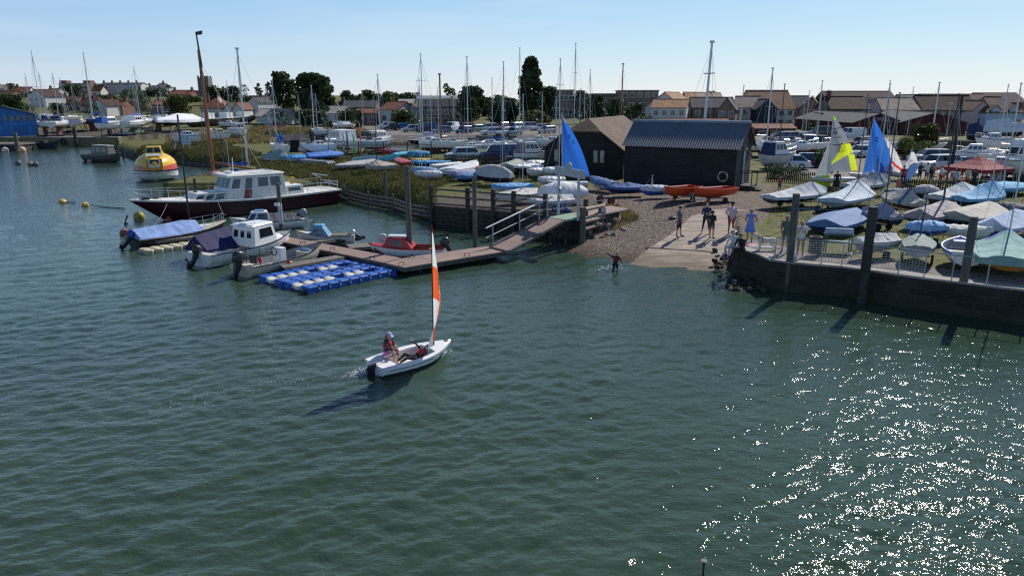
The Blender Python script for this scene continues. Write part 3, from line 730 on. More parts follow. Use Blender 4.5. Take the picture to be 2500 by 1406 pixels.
# ================================================================ houses
def roof_boards(mb, pts, th, mi=0):
    """sloping slab under the four (or three) top points"""
    n = len(pts); V = list(pts) + [(x, y, z - th) for x, y, z in pts]
    mb.add(V, [tuple(range(n)), tuple(range(n, 2 * n))[::-1]] + [(k, n + k, n + (k + 1) % n, (k + 1) % n) for k in range(n)], mi)
WFR = P('window_white', (.7, .72, .74)); WGL = MG('window_glass', (.03, .04, .055), .1)
def house(label, x0, x1, yt, ye, yb, Y, wall, roof, ridge='x', D=8, rz=0, hip=0, win=(3, 1), chim=0, cat='house', group='houses of the town', door=0, over=.3, wfr=None, name='house', dormer=0, winy=None, chimc=None):
    """building by the pixel columns of its front wall and the pixel rows of ridge, eaves and foot at depth Y"""
    a, b_ = W(x0, yb, Y), W(x1, yb, Y); cx = (a.x + b_.x) / 2; w = (b_.x - a.x); z0 = min(H1(cx, Y), zat(Y, yb)) - .3; zb = zat(Y, yb) - z0
    ze = zat(Y, ye) - z0; zt = (zat(Y + D / 2, yt) if ridge == 'x' else zat(Y, yt)) - z0
    t = thing(name, label, cat, (cx, Y, z0), R(rz), group); h = w / 2
    wl_ = MB()
    if ridge == 'x':
        if hip: wl_.bx(-h, h, 0, D, 0, ze)
        else: wl_.add([(-h, 0, 0), (-h, D, 0), (-h, D, ze), (-h, D / 2, zt - .06), (-h, 0, ze), (h, 0, 0), (h, D, 0), (h, D, ze), (h, D / 2, zt - .06), (h, 0, ze)], [(0, 1, 2, 3, 4)[::-1], (5, 6, 7, 8, 9), (0, 5, 9, 4), (1, 2, 7, 6), (2, 3, 8, 7), (3, 4, 9, 8), (0, 1, 6, 5)])
    else: wl_.add([(-h, 0, 0), (h, 0, 0), (h, 0, ze), (0, 0, zt - .06), (-h, 0, ze), (-h, D, 0), (h, D, 0), (h, D, ze), (0, D, zt - .06), (-h, D, ze)], [(0, 1, 2, 3, 4), (5, 6, 7, 8, 9)[::-1], (0, 4, 9, 5), (1, 6, 7, 2), (2, 7, 8, 3), (3, 8, 9, 4), (0, 5, 6, 1)])
    wl_.build('wall', wall, t)
    r_ = MB(); o = over; e2 = ze - o * (zt - ze) / (D / 2 if ridge == 'x' else h); th = .14
    if ridge == 'x':
        hi = hip * h
        A = (-h - o, -o, e2 + .1); B = (h + o, -o, e2 + .1); C = (h + o - hi * (1 if hip else 0), D / 2, zt + .1); Dd = (-h - o + hi, D / 2, zt + .1); E_ = (h + o, D + o, e2 + .1); F_ = (-h - o, D + o, e2 + .1)
        roof_boards(r_, [A, B, C, Dd], th); roof_boards(r_, [E_, F_, Dd, C], th)
        if hip: roof_boards(r_, [B, E_, C], th); roof_boards(r_, [F_, A, Dd], th)
        r_.tube(Dd, C, .12, n=6)
    else:
        hi = hip * D / 2
        roof_boards(r_, [(-h - o, -o, e2 + .1), (0, -o + hi, zt + .1), (0, D + o - hi, zt + .1), (-h - o, D + o, e2 + .1)], th)
        roof_boards(r_, [(0, -o + hi, zt + .1), (h + o, -o, e2 + .1), (h + o, D + o, e2 + .1), (0, D + o - hi, zt + .1)], th)
        if hip: roof_boards(r_, [(-h - o, -o, e2 + .1), (h + o, -o, e2 + .1), (0, -o + hi, zt + .1)], th)
        r_.tube((0, -o + hi, zt + .1), (0, D + o - hi, zt + .1), .12, n=6)
    ro = r_.build('roof', roof, t)
    for k in range(chim):
        cxk = (-h * .8 if k == 0 else h * .8) if ridge == 'x' else (h * .25 if k == 0 else -h * .3)
        c_ = MB(); yy = D / 2 if ridge == 'x' else D * (.3 + .4 * k); c_.bx(cxk - .45, cxk + .45, yy - .35, yy + .35, zt - 1.2, zt + 1.1); c_.bx(cxk - .52, cxk + .52, yy - .42, yy + .42, zt + 1.1, zt + 1.22)
        for q in (-.2, .2): c_.tube((cxk + q, yy, zt + 1.2), (cxk + q, yy, zt + 1.6), .12, n=8)
        c_.build('chimney', chimc or BRICKD, ro)
    nx, ny = win
    for j in range(ny):
        for i in range(nx):
            fh = ze / max(ny, 1); wz = fh * j + fh * .5; ww = min(1.15, w / nx * .5); wh = min(1.25, fh * .48); wx = -h + w * (i + .5) / nx
            if winy: wz = winy[j] * ze
            if door and j == 0 and i == nx // 2: continue
            f_ = MB(); f_.bx(wx - ww / 2 - .08, wx + ww / 2 + .08, -.06, .0, wz - wh / 2 - .08, wz + wh / 2 + .08); fo = f_.build('window', wfr or WFR, t)
            g_ = MB(); g_.bx(wx - ww / 2, wx - .035, -.085, -.058, wz - wh / 2, wz + wh / 2); g_.bx(wx + .035, wx + ww / 2, -.085, -.058, wz - wh / 2, wz + wh / 2); g_.build('pane', WGL, fo)
    if door:
        d_ = MB(); d_.bx(-.5, .5, -.07, 0, 0.05, 2.1); d_.build('door', P('door_blue', (.08, .12, .18)), t)
    for k in range(dormer):
        xk = -h + w * (k + .5) / dormer; m_ = MB(); dw = .95
        m_.add([(xk - dw, -.05, ze - .9), (xk + dw, -.05, ze - .9), (xk + dw, -.05, ze + .55), (xk, -.05, ze + 1.35), (xk - dw, -.05, ze + .55), (xk - dw, 2.6, ze - .9), (xk + dw, 2.6, ze - .9), (xk + dw, 2.6, ze + .55), (xk, 2.6, ze + 1.35), (xk - dw, 2.6, ze + .55)], [(0, 1, 2, 3, 4), (0, 4, 9, 5), (1, 6, 7, 2), (5, 6, 7, 8, 9)[::-1]])
        dm = m_.build('dormer', wall, t)
        q = MB(); roof_boards(q, [(xk - dw - .2, -.25, ze + .45), (xk, -.25, ze + 1.5), (xk, 2.8, ze + 1.5), (xk - dw - .2, 2.8, ze + .45)], .1); roof_boards(q, [(xk, -.25, ze + 1.5), (xk + dw + .2, -.25, ze + .45), (xk + dw + .2, 2.8, ze + .45), (xk, 2.8, ze + 1.5)], .1); q.build('dormer_roof', roof, dm)
        q = MB(); q.bx(xk - .6, xk + .6, -.12, -.05, ze - .7, ze + .4); q.bx(xk - .5, xk - .04, -.15, -.11, ze - .6, ze + .3, 1); q.bx(xk + .04, xk + .5, -.15, -.11, ze - .6, ze + .3, 1); q.build('dormer_window', [WFR, WGL], dm)
    return t
# ================================================================ trees
LEAF = [leafmat('leaf_dark', (.014, .03, .009), (.06, .092, .028)), leafmat('leaf_mid', (.026, .05, .014), (.09, .125, .038)), leafmat('leaf_light', (.05, .08, .015), (.15, .18, .05)), leafmat('leaf_willow', (.05, .07, .04), (.13, .155, .085)), leafmat('leaf_olive', (.035, .045, .012), (.1, .1, .03))]
BARK = M('bark', (.07, .055, .04), rough=.95, var=.4, bump=.6)
def tree(label, x0, x1, yt, yb, Y, shade=0, shape='round', n=1500, group='trees among the houses', name='tree', cat='tree', base=None, leaf=1.0, seed=None):
    """tree by pixel columns of its crown and rows of its top and foot at depth Y"""
    rg = np.random.default_rng(seed or int(x0 * 3 + yt)); c = W((x0 + x1) / 2, yb, Y); w = abs(W(x1, yb, Y).x - W(x0, yb, Y).x) / 2
    z0 = min(H1(c.x, Y), c.z) if base is None else base; zt = zat(Y, yt); H_ = zt - z0
    t = thing(name, label, cat, (c.x, Y, z0), 0, group); bush = shape in ('bush', 'hedge')
    tr = MB(); th = H_ * (.1 if bush else .5); rad = max(.05, H_ * (.012 if bush else .022))
    tr.tube((0, 0, -.2), (.04 * H_ * rg.uniform(-.5, .5), 0, th), rad, rad * .6, 8)
    for k in range(3 if bush else 6):
        a = k * 6.28 / (3 if bush else 6) + rg.uniform(0, .8); q = rg.uniform(.55, .8)
        tr.tube((0, 0, th * rg.uniform(.55, .98)), (w * .55 * math.cos(a), w * .55 * math.sin(a), H_ * q), rad * .5, rad * .12, 5)
    tr.build('stem' if bush else 'trunk', BARK, t, 60)
    # crown: leaf cards on many unequal clumps
    blobs = []; lo = .02 if bush else (.1 if shape == 'poplar' else .2)
    nb = {'round': 46, 'poplar': 64, 'bush': 24, 'hedge': 44, 'loose': 26, 'willow': 36}[shape]
    for k in range(nb):
        u = rg.uniform(0, 1); f = lo + (1 - lo) * u
        if shape == 'poplar': env = (.42 + .58 * math.sin(math.pi * min(1, .1 + .75 * (1 - u))) ** .8) * min(1, (1.02 - u) * 4)
        elif shape == 'hedge': env = 1
        else: env = math.sqrt(max(.04, 1 - ((u - .42) / .6) ** 2))
        a = rg.uniform(0, 6.28); rr = w * env * math.sqrt(rg.uniform(.05, 1)) * .82
        br = (w * rg.uniform(.2, .42) if shape != 'poplar' else w * rg.uniform(.32, .5)); br = min(br, H_ * .3)
        if shape == 'loose': br *= .75
        z = min(f * H_, H_ - br * .75)
        blobs.append((rr * math.cos(a), rr * math.sin(a) * (.5 if shape == 'hedge' else 1), z, br))
    n = int(n); wgt = np.array([b_[3] ** 2 for b_ in blobs]); pick = rg.choice(nb, n, p=wgt / wgt.sum()); B = np.array(blobs)[pick]
    d = rg.normal(size=(n, 3)); d /= np.linalg.norm(d, axis=1)[:, None]; d[:, 2] = d[:, 2] * .85
    rad_ = B[:, 3] * rg.uniform(.45, 1.0, n) ** .5; C = B[:, :3] + d * rad_[:, None]; C[:, 2] = np.clip(C[:, 2], .1, None)
    s = leaf * max(.08, .042 * (w + H_ * .3) if shape != 'poplar' else .03 * H_) * rg.uniform(.55, 1.4, n) * (1.1 if shape != 'loose' else .85)
    nr = d + rg.normal(size=(n, 3)) * .75; nr /= np.linalg.norm(nr, axis=1)[:, None]
    a1 = np.cross(nr, rg.normal(size=(n, 3))); a1 /= np.linalg.norm(a1, axis=1)[:, None]; a2 = np.cross(nr, a1)
    if shape == 'willow': a1 = a1 * .4 + np.array([0, 0, -.9]); a2 = a2 * .5
    q = np.stack([C - a1 * s[:, None] - a2 * s[:, None] * .6, C + a1 * s[:, None] * .3 - a2 * s[:, None] * .8, C + a1 * s[:, None] + a2 * s[:, None] * .5, C - a1 * s[:, None] * .4 + a2 * s[:, None] * .8], 1).reshape(-1, 3)
    m = MB(); m.v = [tuple(p_) for p_ in q.tolist()]; m.f = [(4 * i, 4 * i + 1, 4 * i + 2, 4 * i + 3) for i in range(n)]; m.m = [0] * n
    m.build('foliage' if bush else 'crown', LEAF[shade], t)
    return t
# ================================================================ people
def person(label, loc, rz, h, pose, cols, group=None, hair=None, hat=None, sleeve=.5, shorts=.5, skin=0, female=0, extra=None, stout=1.0, parent_extra=None, cat='person', scale=None):
    """one continuous body grown round a posed skeleton (facing +x, left = +y), then fingers, hair and clothing"""
    s = h / 1.75; J = dict(pel=(0, 0, .95), bel=(0, 0, 1.1), che=(.01, 0, 1.3), nek=(0, 0, 1.47), hed=(.03, 0, 1.635), shL=(0, .185, 1.42), shR=(0, -.185, 1.42), elL=(-.02, .25, 1.14), elR=(-.02, -.25, 1.14), wrL=(.05, .25, .9), wrR=(.05, -.25, .9), hiL=(0, .095, .92), hiR=(0, -.095, .92), knL=(.02, .11, .5), knR=(.02, -.11, .5), anL=(0, .12, .09), anR=(0, -.12, .09), toL=(.19, .15, .035), toR=(.19, -.15, .035))
    J.update(pose); J = {k: Vector(v) * s for k, v in J.items()}
    top, bot, shoe = cols; sk = SKIN[skin]; mats = [sk, top, bot, shoe]; k = s * stout
    seg = [('pel', 'bel', .15 * k, .14 * k, 1), ('bel', 'che', .14 * k, .155 * k, 1), ('che', 'nek', .15 * k, .07 * s, 1), ('shL', 'shR', .075 * s, .075 * s, 1), ('nek', 'hed', .058 * s, .06 * s, 0), ('hiL', 'hiR', .11 * k, .11 * k, 2), ('pel', 'hiL', .14 * k, .11 * k, 2), ('pel', 'hiR', .14 * k, .11 * k, 2)]
    for S in 'LR':
        seg += [('sh' + S, 'el' + S, .06 * k, .043 * s, 'u'), ('el' + S, 'wr' + S, .043 * s, .03 * s, 'f'), ('hi' + S, 'kn' + S, .092 * k, .058 * s, 't'), ('kn' + S, 'an' + S, .058 * s, .038 * s, 'c'), ('an' + S, 'to' + S, .045 * s, .035 * s, 3)]
    mb = MB()
    for a, b_, r1, r2, _ in seg:
        A, B = J[a], J[b_]; mb.tube(A, B, r1, r2, 10); mb.ball(A, r1, 10, 6); mb.ball(B, r2, 10, 6)
    fx = (J['hed'] - J['nek']).normalized(); hd = J['hed']; fwd = Vector(pose.get('face', (1, 0, 0))).normalized(); up = fx; fwd = (fwd - up * fwd.dot(up)).normalized(); sd = up.cross(fwd)
    HM = Matrix((fwd, sd, up)).transposed().to_4x4(); HM.translation = hd
    hm = MB(); hm.ball((0, 0, .01 * s), (.095 * s, .075 * s, .115 * s), 12, 8); hm.ball((.03 * s, 0, -.06 * s), (.06 * s, .052 * s, .06 * s), 10, 6); hm.tube((.085 * s, 0, .02 * s), (.112 * s, 0, -.025 * s), .008 * s, .017 * s, 6)
    for q in (1, -1): hm.ball((-.005 * s, q * .078 * s, -.005 * s), (.022 * s, .012 * s, .032 * s), 6, 5)
    hm.xf(HM); mb.add(hm.v, hm.f)
    for S in 'LR':                          # palm
        d = (J['wr' + S] - J['el' + S]).normalized(); c = J['wr' + S] + d * .05 * s; mb.ball(c, .038 * s, 8, 6)
    me = bpy.data.meshes.new('person_body'); me.from_pydata(mb.v, [], mb.f); ob = bpy.data.objects.new('tmp', me); COL.objects.link(ob)
    md = ob.modifiers.new('r', 'REMESH'); md.mode = 'VOXEL'; md.voxel_size = .016 * s
    ms = ob.modifiers.new('s', 'SMOOTH'); ms.iterations = 3; ms.factor = .5
    dg = bpy.context.evaluated_depsgraph_get(); ev = ob.evaluated_get(dg); m2 = bpy.data.meshes.new_from_object(ev); bpy.data.objects.remove(ob); bpy.data.meshes.remove(me)
    nf = len(m2.polygons); ce = np.zeros(nf * 3); m2.polygons.foreach_get('center', ce); ce = ce.reshape(-1, 3); best = np.full(nf, 1e9); mi = np.zeros(nf, np.int32)
    for a, b_, r1, r2, kd in seg:
        A, B = np.array(J[a]), np.array(J[b_]); v = B - A; t_ = np.clip(((ce - A) @ v) / (v @ v + 1e-9), 0, 1); d = np.linalg.norm(ce - A - t_[:, None] * v, axis=1) - (r1 + (r2 - r1) * t_)
        if kd == 'u': idx = np.where(t_ < sleeve * 2, 1, 0)
        elif kd == 'f': idx = np.where(t_ < sleeve * 2 - 1, 1, 0)
        elif kd == 't': idx = np.where(t_ < shorts * 2, 2, 0)
        elif kd == 'c': idx = np.where(t_ < shorts * 2 - 1, 2, np.where(t_ > .93, 3, 0))
        else: idx = np.full(nf, kd)
        u = d < best; best = np.where(u, d, best); mi = np.where(u, idx, mi)
    hdp = np.linalg.norm(ce - np.array(hd), axis=1) < .125 * s; mi[hdp] = 0
    # fingers and thumb
    fv = MB()
    for S, q in (('L', 1), ('R', -1)):
        d = (J['wr' + S] - J['el' + S]).normalized(); a = d.cross(Vector((0, 0, 1))); a = a.normalized() if a.length > .1 else Vector((0, 1, 0)); b_ = a.cross(d); o = J['wr' + S] + d * .075 * s
        for i, ln in enumerate((.065, .075, .07, .055)):
            p0 = o + a * (.03 - .02 * i) * s; p1 = p0 + d * ln * .55 * s - b_ * .006 * s; p2 = p1 + d * ln * .4 * s - b_ * .028 * s; fv.tube(p0, p1, .0095 * s, .009 * s, 6); fv.tube(p1, p2, .009 * s, .007 * s, 6)
        p0 = J['wr' + S] + d * .04 * s + a * .032 * s; p1 = p0 + (d + a * .8).normalized() * .035 * s; fv.tube(p0, p1, .011 * s, .01 * s, 6); fv.tube(p1, p1 + d * .03 * s, .01 * s, .007 * s, 6)
    vs_ = [tuple(v.co) for v in m2.vertices]; fs_ = [tuple(p_.vertices) for p_ in m2.polygons]; bpy.data.meshes.remove(m2)
    bb = MB(); bb.v = vs_; bb.f = fs_; bb.m = mi.tolist(); bb.add(fv.v, fv.f, 0)
    ey = MB()
    for q in (1, -1): ey.ball((.086 * s, q * .032 * s, .012 * s), (.012 * s, .016 * s, .01 * s), 8, 5)
    ey.box((.092 * s, 0, -.062 * s), (.01 * s, .04 * s, .008 * s)); ey.xf(HM); bb.add(ey.v, ey.f, 4)
    t = bb.build('person', mats + [M('eye_dark', (.03, .02, .018), rough=.3)], None, 70, loc, rz)
    tag(t, label, cat, group)
    if hair:
        hc, ln = hair; hb = MB(); hb.ball((-.014 * s, 0, .03 * s), (.1 * s, .086 * s, .108 * s), 12, 8)
        hb.v = [(x if z > .0 * s or x < 0 else x * .55, y, z) for x, y, z in hb.v]
        if ln: 
            rr = []
            for i in range(6):
                u = i / 5; rr.append([(-.085 * s - .03 * s * u + .045 * s * (1 - .4 * u) * math.cos(a_), .07 * s * (1 - .45 * u) * math.sin(a_), (.02 - ln * u) * s) for a_ in [k_ * math.pi / 4 for k_ in range(8)]])
            hb.loft(rr)
        hb.xf(HM); hb.build('hair', hc, t, 60)
    if hat:
        hk, hc, band = hat; hb = MB()
        if hk == 'cap':
            hb.ball((-.005 * s, 0, .055 * s), (.107 * s, .092 * s, .085 * s), 12, 7); hb.v = [(x, y, max(z, .04 * s)) for x, y, z in hb.v]
            hb.hexa([(.06 * s, -.075 * s, .045 * s), (.2 * s, -.05 * s, .03 * s), (.2 * s, .05 * s, .03 * s), (.06 * s, .075 * s, .045 * s)], [(.06 * s, -.075 * s, .06 * s), (.2 * s, -.05 * s, .042 * s), (.2 * s, .05 * s, .042 * s), (.06 * s, .075 * s, .06 * s)])
        else:
            def ring(r1, z): return [(r1 * 1.08 * math.cos(k_ * math.pi / 8) * s, r1 * math.sin(k_ * math.pi / 8) * s, z * s) for k_ in range(16)]
            hb.loft([ring(.19, .045), ring(.19, .055), ring(.1, .07), ring(.094, .13), ring(.075, .165), ring(.02, .17)]); 
            if band: hb.loft([ring(.103, .07), ring(.1, .1)], True, (0, 0), 1)
        hb.xf(HM); hb.build('hat', [hc] + ([band] if band else []), t, 50)
    if extra: extra(t, J, s, HM)
    return t
# ================================================================ masonry
BRICKD = MB_('brick_dark_red', (.16, .065, .045), (.22, .09, .06), (.2, .17, .14))
BRICKR = MB_('brick_red', (.2, .07, .045), (.27, .1, .065), (.26, .22, .19))
BRICKB = MB_('brick_buff_brown', (.2, .13, .1), (.25, .17, .13), (.24, .21, .18))
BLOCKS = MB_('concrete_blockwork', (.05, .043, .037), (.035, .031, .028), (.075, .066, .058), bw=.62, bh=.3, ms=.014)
RENDW = M('white_render', (.56, .55, .53), rough=.85, var=.07, scale=.8)
RENDC = M('cream_render', (.55, .5, .42), rough=.85, var=.1, scale=.8)
RENDB = M('pale_blue_render', (.38, .47, .6), rough=.85, var=.05)
RENDP = M('pink_render', (.55, .42, .42), rough=.85, var=.06)
TILEB = MB_('roof_tiles_brown', (.06, .03, .024), (.085, .042, .032), (.035, .02, .017), bw=.3, bh=.2, ms=.015)
TILER = MB_('roof_tiles_red', (.19, .07, .045), (.25, .1, .06), (.12, .06, .04), bw=.3, bh=.2, ms=.015)
TILEO = MB_('roof_tiles_orange_lichen', (.34, .17, .09), (.4, .22, .12), (.16, .09, .05), bw=.3, bh=.2, ms=.015)
TILEP = MB_('roof_tiles_pale', (.33, .25, .2), (.4, .31, .25), (.16, .12, .1), bw=.3, bh=.2, ms=.015)
TILEG = MB_('roof_slate_grey', (.06, .06, .068), (.085, .085, .094), (.05, .05, .055), bw=.35, bh=.22, ms=.012)
TILEL = MB_('roof_slate_lichen', (.12, .075, .055), (.16, .1, .07), (.07, .055, .04), bw=.3, bh=.2, ms=.015)
CLADK = MB_('tarred_weatherboard', (.028, .03, .034), (.036, .038, .042), (.01, .01, .012), bw=6, bh=.17, ms=.018, bump=.8)
CLADG = MB_('grey_weatherboard', (.075, .08, .085), (.095, .1, .105), (.025, .025, .028), bw=5, bh=.17, ms=.018, bump=.9)
CLADN = MB_('navy_weatherboard', (.04, .05, .07), (.05, .06, .08), (.02, .025, .03), bw=5, bh=.2, ms=.015)
CLADR = MB_('dark_red_boards', (.1, .025, .025), (.13, .035, .03), (.04, .012, .012), bw=.25, bh=6, ms=.02)
CLADBL = MB_('blue_door_boards', (.06, .2, .5), (.07, .23, .55), (.03, .1, .28), bw=.9, bh=6, ms=.03)
CONC = M('old_concrete', (.3, .27, .24), rough=.9, var=.25, scale=1.2, bump=.3)
ROOFM = M('blue_grey_steel_sheet', (.11, .13, .155), rough=.45, var=.12, metal=.1, scale=.7)
# ================================================================ quay wall and rail
qr = R(-30.4); qm = Matrix.Rotation(-qr, 4, 'Z')
def along(P, k0, k1, off, z0, z1, rot=None):
    rr = []
    for i, (x, y) in enumerate(P):
        a = P[max(i - 1, 0)]; b_ = P[min(i + 1, len(P) - 1)]; d = Vector((b_[0] - a[0], b_[1] - a[1], 0)).normalized(); nn = Vector((-d.y, d.x, 0))
        p0, p1 = Vector((x, y, 0)) + nn * k0, Vector((x, y, 0)) + nn * k1
        q = [(p0.x, p0.y, z0), (p0.x, p0.y, z1), (p1.x, p1.y, z1), (p1.x, p1.y, z0)]
        rr.append([tuple(rot @ Vector(v)) for v in q] if rot else q)
    return rr
t = thing('quay_wall', 'dark blockwork quay wall below the railing and covered dinghies', 'wall', (0, 0, 0), qr)
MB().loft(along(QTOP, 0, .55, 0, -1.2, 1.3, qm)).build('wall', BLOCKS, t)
MB().loft(along(QTOP, -.06, .62, 0, 1.3, 1.385, qm)).build('coping', CONC, t)
MB().loft(along(QTOP, -.02, .0, 0, -.6, .35, qm)).build('weed_line', M('green_weed', (.03, .035, .014), rough=.8, var=.4), t)
t = thing('quay_railing', 'metal railing with mesh panels along the edge of the quay', 'railing', (0, 0, 0))
rp_ = [G(px, py, 1.37) for px, py in ((1896, 637), (1942, 641), (2010, 646), (2060, 651), (2130, 660), (2200, 668), (2262, 678), (2330, 687), (2416, 697), (2520, 709))]
rp_ = [Vector((p.x - .05, p.y + .12, 1.385)) for p in rp_]
tops = [p + Vector((0, 0, 1.02)) for p in rp_]
MB().path(tops, .028, 6).build('top_rail', STEEL, t); MB().path([p + Vector((0, 0, .1)) for p in rp_[:7]], .016, 5).build('bottom_rail', STEEL, t)
for p, q in zip(rp_, tops): MB().tube(p, q, .026, n=6).build('post', STEEL, t)
for i in range(6):
    m = MB(); a, b_ = rp_[i], rp_[i + 1]; L_ = (b_ - a).length; n = int(L_ / .12)
    for k in range(1, n): p = a.lerp(b_, k / n); m.tube(p + Vector((0, 0, .1)), p + Vector((0, 0, 1.0)), .006, n=4)
    for k in range(1, 9): m.tube(a + Vector((0, 0, .1 + .1 * k)), b_ + Vector((0, 0, .1 + .1 * k)), .006, n=4)
    m.build('mesh_panel', STEEL, t)
# ================================================================ slipway slab and loose stones
def slipz(x, y): return float(np.clip(seg_dist(np.array([x]), np.array([y]), WLINE, False)[0] / 9 * (1 if inside(np.array([x]), np.array([y]), YARD)[0] else -1), -.6, 1.38)) + .06
def T2(px, py):
    z = .6
    for i in range(20): p = G(px, py, z); z = .5 * z + .5 * slipz(p.x, p.y)
    return Vector((p.x, p.y, z))
Le = [(1500, 668), (1542, 640), (1600, 598), (1650, 560), (1692, 528), (1738, 512), (1792, 507)]; Re = [(1716, 680), (1748, 655), (1776, 632), (1800, 604), (1848, 566), (1880, 538), (1900, 516)]
m = MB(); rr = []
for i in range(6):
    for k in range(4):
        u = k / 4; a = Vector(Le[i]).lerp(Vector(Le[i + 1]), u) + Vector((4 * math.sin(9 * i + 7 * k), 0)); b_ = Vector(Re[i]).lerp(Vector(Re[i + 1]), u)
        row = [T2(*a.lerp(b_, j / 10)) for j in range(11)]; row = [(p.x, p.y, p.z) for p in row]
        rr.append(row + [(x, y, z - .25) for x, y, z in row[::-1]])
m.loft(rr, True, (1, 1))
CONS = M('slipway_concrete', (.33, .265, .215), rough=.9, var=.42, scale=1.6, bump=.7, bscale=9, stretch=(.5, 2.2, 1))
n_, l_ = CONS.node_tree.nodes, CONS.node_tree.links; b_ = n_['Principled BSDF']; src = b_.inputs['Base Color'].links[0].from_socket   # tide wet, silty foot of the slab
g_ = n_.new('ShaderNodeNewGeometry'); sz_ = n_.new('ShaderNodeSeparateXYZ'); l_.new(g_.outputs['Position'], sz_.inputs[0]); nz_ = n_.new('ShaderNodeTexNoise'); nz_.inputs['Scale'].default_value = 1.1; l_.new(g_.outputs['Position'], nz_.inputs['Vector'])
ad_ = n_.new('ShaderNodeMath'); ad_.operation = 'MULTIPLY_ADD'; l_.new(nz_.outputs['Fac'], ad_.inputs[0]); ad_.inputs[1].default_value = .5; l_.new(sz_.outputs[2], ad_.inputs[2]); mr_ = n_.new('ShaderNodeMapRange'); mr_.inputs[1].default_value = .62; mr_.inputs[2].default_value = .3; l_.new(ad_.outputs[0], mr_.inputs[0])
mx_ = n_.new('ShaderNodeMix'); mx_.data_type = 'RGBA'; mx_.blend_type = 'MULTIPLY'; l_.new(mr_.outputs[0], mx_.inputs[0]); l_.new(src, mx_.inputs[6]); mx_.inputs[7].default_value = (.5, .46, .38, 1); l_.new(mx_.outputs[2], b_.inputs['Base Color'])
o = m.build('slipway', CONS); struct(o)
m = MB(); jp = [T2(a, b_) + Vector((0, 0, .012)) for a, b_ in ((1574, 604), (1640, 609), (1700, 612), (1752, 618))]; m.path(jp, .03, 5)
o = m.build('slab_joint', ROPE); tag(o, 'dark weedy rope lying across the concrete slipway', 'rope')  # added tube stands in for the dark expansion joint in the slab
def rocks(name, spots, mat, seed, kind='stuff'):
    rg = random.Random(seed); m = MB()
    for x, y, z, r in spots:
        o_ = len(m.v); m.ball((0, 0, 0), (r, r * rg.uniform(.6, 1), r * rg.uniform(.45, .8)), 7, 5)
        a = rg.uniform(0, 6); M_ = Matrix.Translation((x, y, z)) @ Matrix.Rotation(a, 4, 'Z') @ Matrix.Rotation(rg.uniform(-.5, .5), 4, 'X')
        for i in range(o_, len(m.v)): v = Vector(m.v[i]) * rg.uniform(.82, 1.15); m.v[i] = tuple(M_ @ v)
    o = m.build(name, mat); struct(o, kind); return o
rg = random.Random(4); sp_ = []
for i in range(120):
    px = rg.uniform(1742, 1880); py = 672 - (px - 1742) * .0 + rg.uniform(-55, 26) * (1 - .4 * (px - 1742) / 138) + (px - 1745) * .12
    if py < 600 + (px - 1790) * .45 + 14: continue
    p = G(px, py, .25); zz = max(0, .6 - abs(py - 625) / 60); sp_.append((p.x, p.y, zz * .6 + rg.uniform(-.1, .15), rg.uniform(.07, .22)))
rocks('rubble', sp_, M('weedy_stone', (.035, .031, .023), rough=.85, var=.5, scale=4), 5)
sp_ = []
for i in range(60):
    p = T(rg.uniform(1432, 1530), rg.uniform(535, 575)); sp_.append((p.x, p.y, p.z, rg.uniform(.05, .22)))
for i in range(900):
    px, py = rg.uniform(1380, 1760), rg.uniform(475, 628); p = T2(px, py); sp_.append((p.x, p.y, H1(p.x, p.y) + .01, rg.uniform(.02, .055)))
rocks('shingle_stones', sp_, M('flint_stone', (.3, .24, .2), rough=.8, var=.5, scale=5), 8)
# ================================================================ timber staging
t = thing('timber_retaining_wall', 'tarred plank retaining wall with upright posts beside the gangway', 'wall')
SP_ = [Vector((-5.45, 48.75, 0)), Vector((-2.9, 47.35, 0)), Vector((-1.2, 46.4, 0)), Vector((.1, 45.65, 0)), Vector((2.05, 44.4, 0)), Vector((4.4, 43.0, 0))]
for i in range(5):
    a, b_ = SP_[i], SP_[i + 1]; d = (b_ - a).normalized(); rz_ = math.atan2(d.y, d.x); m = MB()
    for k in range(8): m.box(((a + b_) / 2 + Vector((-d.y * .12, d.x * .12, -.62 + k * .27)))[:], ((b_ - a).length, .09 + .03 * (k % 3), .235), rz_)
    m.build('plank_panel', WOODD, t)
    m = MB()
    for h in (1.55, 2.05, 2.5)[:(3 if i < 4 else 1)]: m.box(((a + b_) / 2 + Vector((0, 0, h)))[:], ((b_ - a).length, .06, .13), rz_)
    m.build('hand_rail', WOODW, t)
for i, p in enumerate(SP_):
    m = MB(); m.box((p.x, p.y - .08, .8), (.24, .24, 3.9 if i < 5 else 3.6), R(-28)); m.build('post', WOODD, t, bevel=.02)
# bank side rails left of the stage
t = thing('bank_rail', 'long grey timber rail along the foot of the grassy bank', 'fence')
bp_ = [G(px, py, .55) for px, py in ((1062, 522), (1000, 512), (960, 497), (900, 488), (842, 474))]
for a, b_ in zip(bp_, bp_[1:]):
    m = MB()
    for h in (0, -.3, -.6): m.tube(a + Vector((0, 0, .35 + h)), b_ + Vector((0, 0, .35 + h)), .1, n=6)
    m.build('rail', WOODW, t)
for a in bp_: m = MB(); m.tube(a + Vector((0, -.12, -1.6)), a + Vector((0, -.12, .75)), .12, .1, 8); m.build('post', WOODG, t)
